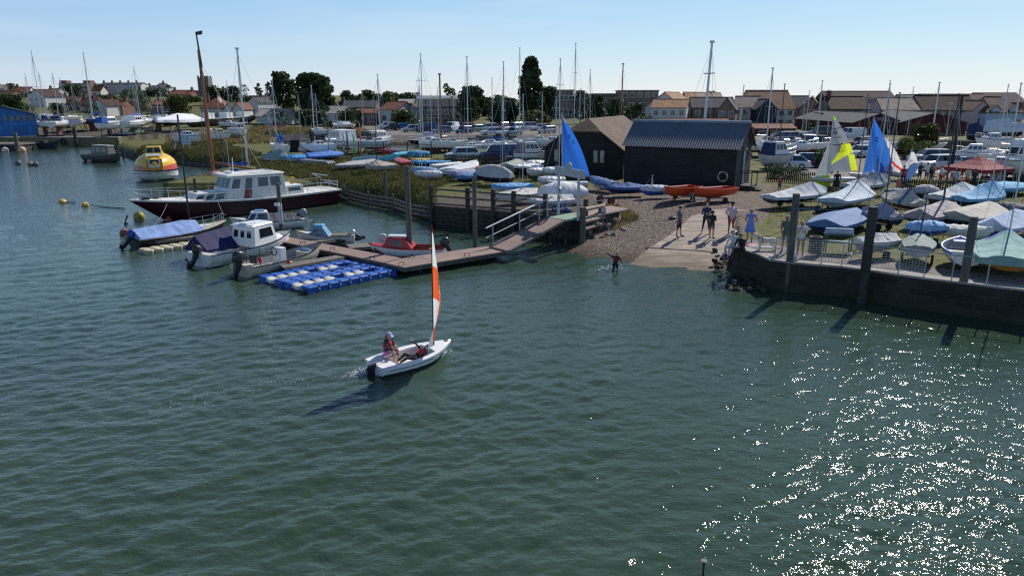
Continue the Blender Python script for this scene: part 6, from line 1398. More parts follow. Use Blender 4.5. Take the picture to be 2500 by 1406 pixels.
# trolley with red wheels
c = T(1478, 500); t = thing('launching_trolley', 'empty launching trolley with red wheels lying by the boards', 'trolley', (c.x, c.y, H1(c.x, c.y)), R(35)); m = MB(); m.tube((0, 0, .3), (-2.6, 1.1, .22), .03, n=6); m.tube((0, -.5, .3), (0, .5, .3), .03, n=6); m.build('trolley_frame', STEEL, t)
for s in (1, -1): m = MB(); m.tube((0, s * .5, .3), (0, s * .62, .3), .3, n=16); m.tube((0, s * .495, .3), (0, s * .625, .3), .2, n=14, mi=1); m.build('wheel', [TYRE, P('hub_red', (.2, .015, .02))], t, 40)
# upturned punt, boards and kayaks
c = T(765, 402); t = thing('punt', 'long grey upturned punt lying in the grass', 'punt', (c.x, c.y, H1(c.x, c.y)), R(-38)); m = MB(); m.hexa([(-3.6, -.7, 0), (3.6, -.6, 0), (3.6, .6, 0), (-3.6, .7, 0)], [(-3.1, -.6, .5), (2.9, -.5, .5), (2.9, .5, .5), (-3.1, .6, .5)]); m.build('hull', M('punt_grey', (.26, .26, .27), rough=.7, var=.2), t, bevel=.04); MB().bx(-3.0, 2.8, -.05, .05, .5, .56).build('skid', GELD, t)
def board(label, px, py, L, w, mat, tilt, roll, rz, cat='paddleboard', name='paddleboard', th=.14, group='boards and kayaks in the rack', deckm=None, py2=None):
    c = T(px, py); m = MB(); rr = []; n = 12
    for i in range(n + 1):
        u = i / n; x = -L / 2 + L * u; b_ = w / 2 * max(.03, math.sin(math.pi * (.03 + .94 * u))) ** .55; rk = .25 * (2 * u - 1) ** 4 * .4
        rr.append([(x, b_ * math.cos(a), th / 2 * math.sin(a) + rk) for a in [k * math.pi / 5 for k in range(10)]])
    m.loft(rr)
    if deckm:
        for f in range(len(m.f) - 2):
            if f % 10 in (1, 2, 3) and 3 <= f // 10 < 8: m.m[f] = 1
    m.xf(Matrix.Rotation(rz, 4, 'Z') @ Matrix.Rotation(tilt, 4, 'Y') @ Matrix.Rotation(roll, 4, 'X')); zz = min(v[2] for v in m.v)
    o = m.build(name, [mat] + ([deckm] if deckm else []), None, 60, (c.x, c.y, H1(c.x, c.y) - zz)); return tag(o, label, cat, group)
up = R(-86)
board('pale grey kayak standing upright, leftmost in the rack', 841, 386, 3.0, .62, P('kayak_grey', (.4, .46, .52)), up, R(90), R(-60), 'kayak', 'kayak')
board('dark purple kayak standing upright beside the grey one', 850, 386, 3.2, .66, P('kayak_purple', (.1, .08, .17)), up, R(90), R(-60), 'kayak', 'kayak', deckm=BLACKP)
board('green kayak standing upright in the rack', 866, 384, 2.7, .62, P('kayak_green', (.04, .42, .14)), up, R(90), R(-70), 'kayak', 'kayak')
board('tall red kayak standing upright, right end of the rack', 882, 384, 4.0, .85, P('kayak_red', (.42, .07, .08)), up, R(90), R(-75), 'kayak', 'kayak', deckm=P('kayak_dark_red', (.2, .02, .03)))
board('pale teal paddleboard on its edge by the red kayak', 896, 396, 3.3, .75, P('board_pale_teal', (.3, .5, .52)), R(-4), R(65), R(10))
board('bright teal paddleboard tilted in the rack', 951, 394, 2.6, .75, P('board_teal', (.08, .42, .46)), R(-9), R(60), R(14), deckm=P('board_aqua', (.15, .5, .55)))
board('red wrapped roll on top of the racked boats', 941, 378, 3.0, .7, F('roll_red', (.42, .05, .11)), R(8), 0, R(-15), 'wrapped board', 'wrapped_board', th=.6)
board('lilac wrapped roll beside the red one', 970, 375, 2.6, .6, F('roll_lilac', (.3, .28, .42)), R(4), 0, R(-10), 'wrapped board', 'wrapped_board', th=.5)
c = T(950, 386); t = thing('boat_rack', 'timber rack holding boards and kayaks', 'rack', (c.x, c.y, H1(c.x, c.y)), R(5), None)
for x in (-6.2, -3.5, -.6, 2.2, 5): m = MB(); m.tube((x, 0, 0), (x, 0, 1.9), .06, n=6); m.build('post', WOODD, t)
for h in (.75, 1.5): m = MB(); m.tube((-6.2, 0, h), (5, 0, h), .05, n=6); m.build('rail', WOODW, t)
# ================================================================ sails up
def flat_sail(label, lt, lb, rb, base, mats, zones, extra=None, hullc=GEL, mastm=ALU, group='dinghies with sails hoisted', mast_top=None, name='rigged_dinghy', rz=0, L=3.6, boom=1, belly=.25):
    """dinghy ashore with its sail up; head, tack and clew given by their pixels at the boat's depth"""
    c = T(*base); Y = c.y; z = H1(c.x, Y); A, B, C = (W(a, b_, Y) for a, b_ in (lt, lb, rb)); t = thing(name, label, 'dinghy', (B.x, Y, z), 0, group)
    p = hprof(L, 1.35, .45, tr=.8); hm = hull_mb(p); hm.xf(Matrix.Translation((L * .12, 0, .3)) @ Matrix.Rotation(math.pi + R(rz), 4, 'Z')); hm.build('hull', hullc, t, 40); dm = deck_mb(p); dm.xf(Matrix.Translation((L * .12, 0, .3)) @ Matrix.Rotation(math.pi + R(rz), 4, 'Z')); dm.build('deck', hullc, t)
    o_ = Vector((B.x, Y, z)); a, b_, c_ = A - o_, B - o_, C - o_; m = MB(); mt = a + (a - b_) * .02; m.tube((0, 0, .5), mt, .035, .025, 8); mo = m.build('mast', mastm, t, 40)
    NU, NW = 64, 44; V = []; F_ = []; mi = []
    for i in range(NU + 1):
        u = i / NU
        for k in range(NW + 1):
            w = k / NW; lu = b_.lerp(a, u); ld_ = c_.lerp(a, u) + (c_ - b_) * (.13 * math.sin(math.pi * u)); q = lu.lerp(ld_, w); q.y += belly * math.sin(math.pi * w) * math.sin(math.pi * (.12 + .85 * u)) + .03 * math.sin(9 * w + 5 * u); V.append(tuple(q))
    for i in range(NU):
        for k in range(NW): n_ = i * (NW + 1) + k; F_.append((n_, n_ + 1, n_ + NW + 2, n_ + NW + 1)); mi.append(zones((i + .5) / NU, (k + .5) / NW))
    m = MB(); m.add(V, F_); m.m = mi; so_ = m.build('sail', mats, t, 80)
    if boom: m = MB(); m.tube(b_ + Vector((0, 0, -.05)), c_ + Vector((.1, 0, -.05)), .03, n=6); m.build('boom', mastm, t)
    def spot(u, w): q = b_.lerp(a, u).lerp(c_.lerp(a, u) + (c_ - b_) * (.13 * math.sin(math.pi * u)), w); q.y += belly * math.sin(math.pi * w) * math.sin(math.pi * (.12 + .85 * u)) + .03 * math.sin(9 * w + 5 * u) - .03; return q
    def write(txt, u, w, size, mat, rot=0, seg=0, flip=1, bold=0, shear=0):
        tm_ = seg_mb(txt, size) if seg else text_mb(txt, size, 0, bold); q = spot(u, w); r_ = Matrix.Rotation(rot, 3, 'Z'); mm = MB(); P_ = [r_ @ Vector((x * flip + shear * y, y, 0)) for x, y, zz in tm_.v]; mm.add([(q.x + v.x, q.y - .02, q.z + v.y) for v in P_], tm_.f); mm.build('sail_lettering', mat, so_)
    if extra: extra(t, write, a, b_, c_, so_)
    return t
SB = clothmat('sail_blue', (.03, .16, .62), trans=.5); SGR = clothmat('sail_grey', (.34, .36, .4), trans=.3); SYL = clothmat('sail_lime_yellow', (.75, .85, .04), trans=.5); SGN = clothmat('sail_green', (.3, .62, .03), trans=.5); SWH = clothmat('sail_white2', (.72, .72, .7), trans=.45); SRD = clothmat('sail_scarlet', (.72, .05, .03), trans=.5); SPU = clothmat('sail_purple', (.06, .03, .3), trans=.4); INK, PINK = M('ink', (.01, .01, .015)), M('pink_ink', (.6, .1, .16))
def ex33(t, write, a, b_, c_, so_): write('3', .63, .52, .42, INK, bold=.006); write('3', .55, .72, .42, INK, flip=-1, bold=.006)
flat_sail('small dinghy with a blue sail marked 33 beside the gantry', (1372, 279), (1373, 424), (1440, 430), (1405, 468), [SB, SGR], lambda u, w: 1 if u > .86 and w > .45 else 0, ex33, L=3.2, mastm=ALU)
def exfx(t, write, a, b_, c_, so_):
    write('RS', .68, .3, .42, INK, bold=.012); write('feva', .6, .28, .3, PINK, R(6), shear=.3); write('XL', .6, .62, .34, INK, R(6), shear=.3); write('8084', .44, .58, .3, INK, seg=1, flip=-1); write('8084', .36, .58, .3, INK, seg=1)
    m = MB(); j = [Vector((-.15, -.1, a.z * .62)), Vector((-1.05, -.1, b_.z - .55)), Vector((.25, -.1, b_.z - .55))]; m.add([tuple(v) for v in j] + [tuple(v + Vector((0, .03, 0))) for v in j], [(0, 1, 2), (5, 4, 3)]); jb = m.build('jib', SWH, t); m = MB(); m.hexa([(-1.05, -.15, b_.z - 1.25), (.3, -.15, b_.z - 1.25), (.3, -.12, b_.z - 1.25), (-1.05, -.12, b_.z - 1.25)], [(-1.0, -.15, b_.z - .4), (.3, -.15, b_.z - .3), (.3, -.12, b_.z - .3), (-1.0, -.12, b_.z - .4)]); m.build('jib_foot_panel', SYL, jb)
    for u in (.74, .46): q0, q1 = b_.lerp(a, u), c_.lerp(a, u); m = MB(); m.tube(q0 + Vector((.2 if u < .5 else 0, -.02, 0)), q1 + Vector((.3, -.02, .2)), .03, n=5); m.build('batten', INK, so_)
flat_sail('rigged dinghy with a grey and lime yellow sail lettered RS feva XL', (2035, 280), (2020, 418), (2094, 417), (2030, 456), [SGR, SYL, SGN], lambda u, w: 2 if u > .9 else (1 if (u < .5 and w > .13 and .12 + (w - .13) * .25 < u < .06 + w * .62) or (w > .8 and u < .3) else 0), exfx, L=3.7)
def ex2(t, write, a, b_, c_, so_): write('2', .6, .52, .55, INK, bold=.012)
flat_sail('rigged dinghy with a tall blue sail marked 2', (2134, 288), (2107, 421), (2178, 421), (2150, 446), [SB], lambda u, w: 0, ex2, L=3.4)
def exr(t, write, a, b_, c_, so_): write('RS', .62, .45, .4, INK, bold=.012); write('15', .36, .55, .3, INK, R(-28), seg=1)
flat_sail('rigged dinghy with a white sail crossed by a red band, red at the top', (2160, 331), (2150, 424), (2207, 424), (2190, 440), [SWH, SRD], lambda u, w: 1 if u > .93 or (w > .12 and .62 - w * .62 < u < .75 - w * .65) else 0, exr, L=3.2)
flat_sail('small rigged dinghy with a white sail tipped purple by the teardrop flag', (2228, 364), (2196, 424), (2240, 424), (2222, 442), [SWH, SPU], lambda u, w: 1 if u > .87 or (.5 < u < .62 and w < .2) else 0, lambda t, write, a, b_, c_, so_: write('30', .5, .6, .3, INK), L=2.6)
# teardrop flag and gazebo
c = T(2209, 449); Y = c.y; z = H1(c.x, Y); t = thing('teardrop_flag', 'pale blue teardrop flag leaning by the rigged dinghies', 'flag', (c.x, Y, z)); o_ = Vector((c.x, Y, z)); E_ = [(2208, 449), (2210, 432), (2216, 414), (2225, 402), (2233, 398), (2241, 401), (2243, 407), (2238, 416), (2228, 430), (2216, 446)]; q = [W(a, b_, Y) - o_ for a, b_ in E_]; m = MB(); m.add([tuple(v) for v in q] + [tuple(v + Vector((0, .04, 0))) for v in q], [tuple(range(10)), tuple(range(10, 20))[::-1]]); m.build('banner', clothmat('flag_blue', (.3, .5, .8), trans=.4), t); m = MB(); m.path(q[:6], .025, 6); m.build('pole', BLACKP, t)
c = T(2412, 448); Y = c.y; z = H1(c.x, Y); ze = zat(Y, 413) - z; zp = zat(Y + 1.6, 381) - z; hw = (W(2490, 415, Y).x - W(2338, 415, Y).x) / 2 * .74; t = thing('gazebo', 'dark red pop up gazebo over the stalls', 'gazebo', (W(2414, 415, Y).x, Y + 1.5, z), R(24)); MA_ = F('gazebo_red', (.24, .012, .028)); m = MB(); e = [(-hw, -hw, ze), (hw, -hw, ze), (hw, hw, ze), (-hw, hw, ze)]
rr = []
for u in (0, .35, .7, 1): k = 1 - u; rr.append([(x * max(k, .03), y * max(k, .03), ze + (zp - ze) * u ** 1.25) for x, y, _ in e])
m.loft(rr, True, (0, 1)); m.loft([[(x * 1.0, y * 1.0, ze - .32) for x, y, _ in e], [(x, y, ze) for x, y, _ in e]], True, (0, 0)); m.build('canopy', MA_, t)
for x, y, _ in e: m = MB(); m.tube((x * .98, y * .98, 0), (x * .98, y * .98, ze - .02), .03, n=6); m.build('leg', STEEL, t)
c = T(2446, 446); m = MB(); 
for k in range(5): m.box((k * .28, 0, .75), (.2, .06, 1.5), ry=.02)
o = m.build('stall_banner', RENDW, None, 0, (c.x - .6, c.y + .6, H1(c.x, c.y))); struct(tag(o, 'row of white posters hanging under the gazebo', 'banner'), 'thing')
# small things on the quay
c = T(2050, 620); t = thing('mesh_trolley', 'green metal trolley table with a rolled net on top behind the railing', 'trolley', (c.x, c.y + .3, H1(c.x, c.y)), R(-12)); GRN = P('trolley_green', (.03, .1, .09))
for x in (-.55, .55):
    for y in (-.22, .22): m = MB(); m.tube((x, y, 0), (x, y, .85), .03, n=6); m.build('leg', GRN, t)
m = MB(); m.bx(-.62, .62, -.27, .27, .85, .9); m.bx(-.6, .6, -.25, .25, .5, .54); m.build('shelf', GRN, t); m = MB(); m.tube((-.6, 0, 1.0), (.6, 0, 1.0), .17, n=10); m.build('net_roll', F('net', (.3, .4, .45)), t)
c = T(1992, 626); t = thing('life_ring_bin', 'dark cage bin behind the railing', 'bin', (c.x, c.y + .2, H1(c.x, c.y))); m = MB(); m.bx(-.22, .22, -.22, .22, .1, .8); m.build('bin', BLACKP, t); m = MB(); m.torus((0, 0, .85), .26, .05, 12, 6); m.build('rim', BLACKP, t)
c = T(1985, 522); t = thing('launching_trolley', 'empty blue grey launching trolley on the grass beside the dark blue dinghy', 'trolley', (c.x, c.y, H1(c.x, c.y)), R(-8)); m = MB(); m.tube((-1.6, 0, .3), (1.6, 0, .25), .035, n=6); m.tube((-1.0, -.6, .3), (-1.0, .6, .3), .03, n=6); m.tube((.4, -.5, .3), (.4, .5, .3), .03, n=6)
for s in (1, -1): m.tube((.4, s * .45, .3), (.4, s * .5, .85), .03, n=6); m.tube((-1.6, 0, .3), (.4, s * .45, .3), .025, n=6)
m.tube((.4, -.5, .85), (.4, .5, .85), .03, n=6); m.build('trolley_frame', P('trolley_blue', (.1, .16, .24)), t)
for s in (1, -1): m = MB(); m.tube((.4, s * .55, .22), (.4, s * .67, .22), .22, n=12); m.build('wheel', TYRE, t, 40)
heap('pink towel lying on the quay in front of the dog', 1836, 601, .7, .12, F('pink', (.6, .3, .32)), 'towel', 'towel'); heap('dark shoes left on the shingle by the slipway', 1641, 535, .5, .18, BLACKP, 'shoes', 'shoes'); o = MB().box((0, 0, .03), (1.5, .14, .05), R(-8)).build('plank', GEL, None, 0, T(1866, 605)); tag(o, 'white plank lying on the quay under the dog', 'plank')
# ================================================================ the two black sheds
def frame(label, A, B, name='shed', cat='shed', group=None):
    d = B - A; return thing(name, label, cat, (A.x, A.y, H1(A.x, A.y) - .1), math.atan2(d.y, d.x), group), Vector((d.x, d.y, 0)).length
A, B, Cc = G(1522, 452, 1.4), G(1792, 469, 1.4), G(1867, 457, 1.4)
t, L = frame('black weatherboarded shed with a blue grey corrugated roof beside the slipway', A, B); D = (Cc - B).length; z0 = t.location.z; ze, zr = zat(B.y, 362) - z0, zat(57.5, 303) - z0
w = MB(); w.add([(0, 0, 0), (L, 0, 0), (L, 0, ze), (0, 0, ze), (0, D, 0), (L, D, 0), (L, D, ze), (0, D, ze)], [(0, 1, 2, 3), (5, 4, 7, 6)]); w.build('long_wall', CLADK, t)
for x, nm, mt in ((0, 'gable_wall', CLADK), (L, 'gable_wall', CLADG)): m = MB(); m.add([(x, 0, 0), (x, D, 0), (x, D, ze), (x, D / 2, zr - .05), (x, 0, ze)], [(0, 1, 2, 3, 4)]); gw_ = m.build(nm, mt, t)
m = MB(); n = 230; o = .25; sl2 = (zr - ze) / (D / 2)
for s in (0, 1):
    y0, y1 = (-o, D / 2) if s == 0 else (D + o, D / 2); za, zb = ze - o * sl2 + .08, zr + .08
    r0 = [(-.2 + (L + .5) * i / n, y0, za + .028 * math.sin(i * 2 * math.pi / 5)) for i in range(n + 1)]; r1 = [(x, y1, zb + (z - za)) for x, _, z in r0]; m.loft([r0, r1] if s else [r1, r0], False, (0, 0))
m.build('corrugated_roof', ROOFM, t); m = MB(); m.tube((-.25, D / 2, zr + .1), (L + .35, D / 2, zr + .1), .13, n=8); m.build('ridge_cap', M('ridge_steel', (.2, .25, .3), rough=.4), t)
m = MB()
for s in (1, -1): m.hexa([(L + .3, D / 2, zr - .16), (L + .3, D / 2 + s * (D / 2 + o), ze - o * sl2 - .16), (L + .36, D / 2 + s * (D / 2 + o), ze - o * sl2 - .16), (L + .36, D / 2, zr - .16)], [(L + .3, D / 2, zr + .06), (L + .3, D / 2 + s * (D / 2 + o), ze - o * sl2 + .06), (L + .36, D / 2 + s * (D / 2 + o), ze - o * sl2 + .06), (L + .36, D / 2, zr + .06)])
m.build('barge_board', CLADK, t); yd = D * .5; m = MB(); m.bx(L - .02, L + .05, yd - .5, yd + .5, .5, 3.6); do = m.build('door_frame', BLACKP, t); m = MB(); m.bx(L + .02, L + .07, yd - .34, yd + .2, .6, 3.1); m.build('door', M('grey_door', (.34, .35, .38), rough=.5), do)
m = MB(); m.box((L + .12, yd + .1, ze - .2), (.2, .25, .14)); m.build('flood_light', GELD, t)
m = MB(); m.bx(L + .05, L + 1.0, yd - 1.0, yd + .9, .35, .5); m.bx(L + .1, L + .95, yd - .9, yd + .8, -.2, .34)
for k in range(4): m.bx(L + 1.0 + .25 * k, L + 1.3 + .25 * k, yd - .6, yd + .5, .3 - .14 * k, .35 - .14 * k)
for y in (yd - 1.0, yd + .9): m.tube((L + .95, y, .4), (L + .95, y, 1.5), .04, n=6); m.tube((L + .1, y, 1.5), (L + .95, y, 1.5), .035, n=6)
m.build('entrance_steps', WOODD, t)
m = MB(); m.torus((0, 0, 0), .36, .075, 24, 8, 0, 'y', 1); pr = A.lerp(B, .9); o = m.build('life_ring', [M('ring_rose', (.5, .3, .27)), M('ring_grey', (.25, .2, .2))], None, 60, (pr.x - .08, pr.y - .12, zat(pr.y, 431))); o.rotation_euler.z = t.rotation_euler.z; tag(o, 'faded pink life ring hanging on the long wall of the black shed', 'life ring')
A, B = Vector((3.0, 67.9, 0)), Vector((9.9, 65.0, 0)); t, L = frame('older black shed with a half hipped brown tiled roof, left of the corrugated one', A, B); z0 = t.location.z; ze, zr = 3.95 - z0, 6.5 - z0; D = 14; hh = zr - (zr - ze) * .42; e = L * .5 * .42
w = MB(); w.add([(0, 0, 0), (L, 0, 0), (L, 0, ze), (L / 2 + e, 0, hh), (L / 2 - e, 0, hh), (0, 0, ze), (0, D, 0), (L, D, 0), (L, D, ze), (0, D, ze), (L / 2, D, zr)], [(0, 1, 2, 3, 4, 5), (0, 5, 9, 6), (1, 7, 8, 2), (7, 6, 9, 10, 8)]); w.build('wall', CLADK, t)
m = MB(); a1, a2, a3, a4, r0, r1 = (-.3, -.3, ze - .15), (L / 2 - e - .1, -.3, hh + .12), (L / 2 + e + .1, -.3, hh + .12), (L + .3, -.3, ze - .15), (L / 2, 1.4, zr + .12), (L / 2, D + .3, zr + .12)
roof_boards(m, [a1, a2, r0, r1, (-.3, D + .3, ze - .15)], .12); roof_boards(m, [a4, (L + .3, D + .3, ze - .15), r1, r0, a3], .12); roof_boards(m, [a2, a3, r0], .12); m.build('roof', TILEL, t)
for x in (L * .66, L * .74, L * .16): m = MB(); m.bx(x - .24, x + .24, -.07, 0, 1.3, 2.5); f = m.build('window', BLACKP, t); m = MB(); m.bx(x - .18, x + .18, -.1, -.06, 1.38, 2.42); m.build('pane', M('milky_pane', (.3, .3, .27), rough=.2, var=.5), f)
# ================================================================ hut, noticeboard, boathouse, wharf
c = T(722, 371); t = thing('hut', 'small black wooden hut with a pale hatch on the spit', 'hut', (c.x, c.y, H1(c.x, c.y) - .1), R(12)); m = MB(); m.bx(-1.6, 1.6, 0, 2.4, 0, 1.75); m.build('wall', CLADK, t); m = MB(); roof_boards(m, [(-1.8, -.2, 1.65), (1.8, -.2, 1.65), (1.8, 1.2, 2.35), (-1.8, 1.2, 2.35)], .08); roof_boards(m, [(-1.8, 1.2, 2.35), (1.8, 1.2, 2.35), (1.8, 2.6, 1.65), (-1.8, 2.6, 1.65)], .08); m.build('roof', TILEG, t); m = MB(); m.bx(.55, 1.5, -.06, 0, .5, 1.5); m.build('hatch', CREAM, t)
c = T(457, 383); t = thing('notice_board', 'pale blue notice board on two legs at the edge of the spit', 'notice board', (c.x, c.y, H1(c.x, c.y) - .1), R(-20)); zz = zat(c.y, 345) - c.z; m = MB(); m.bx(-.75, .75, -.03, .03, zz - 1.1, zz + .05); m.build('board', M('board_pale_blue', (.4, .5, .55)), t)
for x in (-.5, .5): m = MB(); m.tube((x, .05, 0), (x, .05, zz), .05, n=6); m.build('leg', STEEL, t)
house('blue doored boathouse with a low dark roof at the left edge', -46, 84, 260, 281, 338, 136, CLADBL, TILEG, 'y', 9, 34, 0, (0, 0), group=None, name='boathouse', cat='boathouse', over=.6); bh = bpy.context.scene.objects[-1] if False else None
bo = [o for o in COL.objects if o.name.startswith('boathouse')][0]
for k in range(6): xa, xb = W(8 + 13 * k, 283, 136), W(17 + 13 * k, 296, 136); m = MB(); m.bx(xa.x - bo.location.x, xb.x - bo.location.x, -.08, 0, xb.z - bo.location.z, xa.z - bo.location.z); m.build('window', WGL, bo)
t = thing('wharf_wall', 'weedy old wharf wall with a hanging tyre in front of the boatyard', 'wall'); m = MB(); a, b_ = G(-80, 357, 0), G(292, 357, 0); m.hexa([(a.x, a.y, -1), (b_.x, b_.y, -1), (b_.x, b_.y + 1, -1), (a.x, a.y + 1, -1)], [(a.x, a.y, 1.45), (b_.x, b_.y, 1.45), (b_.x, b_.y + 1, 1.45), (a.x, a.y + 1, 1.45)]); m.build('wall', M('wharf_ochre', (.2, .17, .09), rough=.9, var=.4), t); m = MB(); m.bx(a.x, b_.x, a.y - .15, a.y + 1.1, 1.45, 1.62); m.build('coping', CONC, t); q = G(222, 350, 0); m = MB(); m.torus((q.x, a.y - .2, .8), .4, .15, 14, 8, 0, 'y'); m.build('tyre', RUB, t)
t = thing('jetty', 'short old timber jetty at the left edge with white buoys', 'jetty'); a, b_ = G(-90, 369, 0), G(43, 369, 0); m = MB(); m.bx(a.x, b_.x, a.y, a.y + 5, .9, 1.15); m.build('deck', WOODW, t); m = MB(); m.bx(a.x, b_.x - .2, a.y + .2, a.y + 4.5, -1, .9); m.build('piling', WOODD, t)
# ================================================================ yachts: left yard, creek, behind the sheds
BOT = M('antifoul_red', (.15, .04, .03), rough=.7); BH = P('hull_bluegrey', (.04, .1, .25)); CVB, CVN = F('boom_blue', (.03, .1, .42)), F('boom_navy', (.02, .03, .1)); CVW = F('wrap_white', (.66, .68, .72))
YA = 'yachts laid up in the far left boatyard'
for lab, bow, st2, kw in (
 ('dark hulled yacht with a navy canopy beside the blue boathouse', (92, 303), (122, 300), dict(hull=GEL, mast=125, canopy=CVN, boomc=CVN)),
 ('white yacht with a navy sprayhood facing the wharf', (163, 306), (122, 300), dict(hull=GEL, mast=181, canopy=CVN, boomc=CVN)),
 ('blue hulled yacht propped behind the wharf wall', (252, 310), (197, 312), dict(hull=BH, mast=130, mr=.1)),
 ('white yacht with a tall mast in the middle of the yard', (372, 300), (300, 296), dict(mast=164, boomc=CVB)),
 ('small white yacht under the dark willow', (408, 302), (364, 298), dict(mast=232, boomc=CVB)),
 ('white yacht whose mast tops the terrace roofs', (350, 284), (318, 284), dict(mast=215)),
 ('slim yacht at the back of the yard with a bare mast, leftmost', (70, 284), (92, 284), dict(mast=181)),
 ('yacht at the back of the yard beside the boathouse roof', (100, 282), (128, 284), dict(mast=177)),
 ('yacht at the back of the yard with a bare mast by the brick house', (150, 286), (178, 286), dict(mast=192)),
 ('yacht half hidden behind the wrapped boat', (385, 284), (418, 284), dict(mast=220)),
 ('yacht with a blue boom cover behind the blue hulled one', (215, 290), (250, 290), dict(mast=212, boomc=CVB))):
    yacht(lab, bow, st2, ashore=1.5, group=YA, bottom=BOT, **kw)
motor_cruiser('cream motor boat on the wharf left of the blue hull', (200, 306), (160, 308), ashore=1.3, deck=CREAM, group='motor boats ashore in the far left yard', ch=.5)
motor_cruiser('white cabin cruiser with a blue cover in the left yard', (300, 299), (238, 302), ashore=1.3, canopy=CVB, group='motor boats ashore in the far left yard')
motor_cruiser('white cruiser with portholes right of the blue covered one', (352, 306), (298, 301), ashore=1.3, group='motor boats ashore in the far left yard')
motor_cruiser('small white cabin boat beside the maroon banded one', (600, 318), (566, 316), ashore=.6, group='motor boats ashore in the far left yard'); motor_cruiser('white boat with a maroon band beyond the spit', (430, 332), (474, 330), ashore=.5, stripe=BOT, group='motor boats ashore in the far left yard', ch=.5); motor_cruiser('low cream cabin boat in the reeds', (512, 326), (548, 324), ashore=.4, ch=.5, group='motor boats ashore in the far left yard', deck=CREAM)
def wrapped(label, bow, st2, mat, ashore=1.5, hull=BLACKP): c, rz, L = span(bow, st2, None, ashore + 1); z = H1(c.x, c.y); t = thing('wrapped_boat', label, 'boat', (c.x, c.y, z + ashore), rz, 'boats wrapped for laying up'); p = hprof(L, L * .33, 1.1, tr=.8); hull_mb(p).build('hull', hull, t, 40); cover_mb(p, 'boom', 1.3, .45, 1.03, .5, 7).build('wrap', mat, t, 50); cradle('cradle under the ' + label.split(' with ')[0], c, rz, L, z, ashore)
wrapped('shrink wrapped white boat with a rounded top in the left yard', (384, 300), (472, 300), CVW, 1.3); wrapped('long white wrapped boat high on the right hand yard wall', (2510, 318), (2408, 312), CVW, 2.0); wrapped('navy covered boat by the open red shed', (2404, 326), (2362, 326), CVN, 1.2)
c, rz, L = span((632, 288), (462, 296), None, 1.5); t = thing('houseboat', 'long dark hulled barge with white deckhouses and a flag', 'barge', (c.x, c.y, H1(c.x, c.y)), rz); p = hprof(L, 4, 2, tr=.7); hull_mb(p).build('hull', BLACKP, t, 40); deck_mb(p).build('deck', GELD, t)
for x in (-.25, .0, .25): m = MB(); m.bx(L * x - 1.5, L * x + 1.2, -1.1, 1.1, 2, 3.4); m.build('deckhouse', GEL, t)
m = MB(); m.tube((-L * .1, 0, 2), (-L * .1, 0, 8), .05, n=5); m.build('flag_staff', ALU, t); m = MB(); m.hexa([(-L * .1, 0, 6.4), (-L * .1 + 2, .3, 5.6), (-L * .1 + 2, .33, 5.6), (-L * .1, .03, 6.4)], [(-L * .1, 0, 7.6), (-L * .1 + 2, .3, 6.9), (-L * .1 + 2, .33, 6.9), (-L * .1, .03, 7.6)]); m.build('flag', M('flag_white_red', (.6, .3, .3), scale=1, thr=.5, c2=(.7, .65, .65)), t)
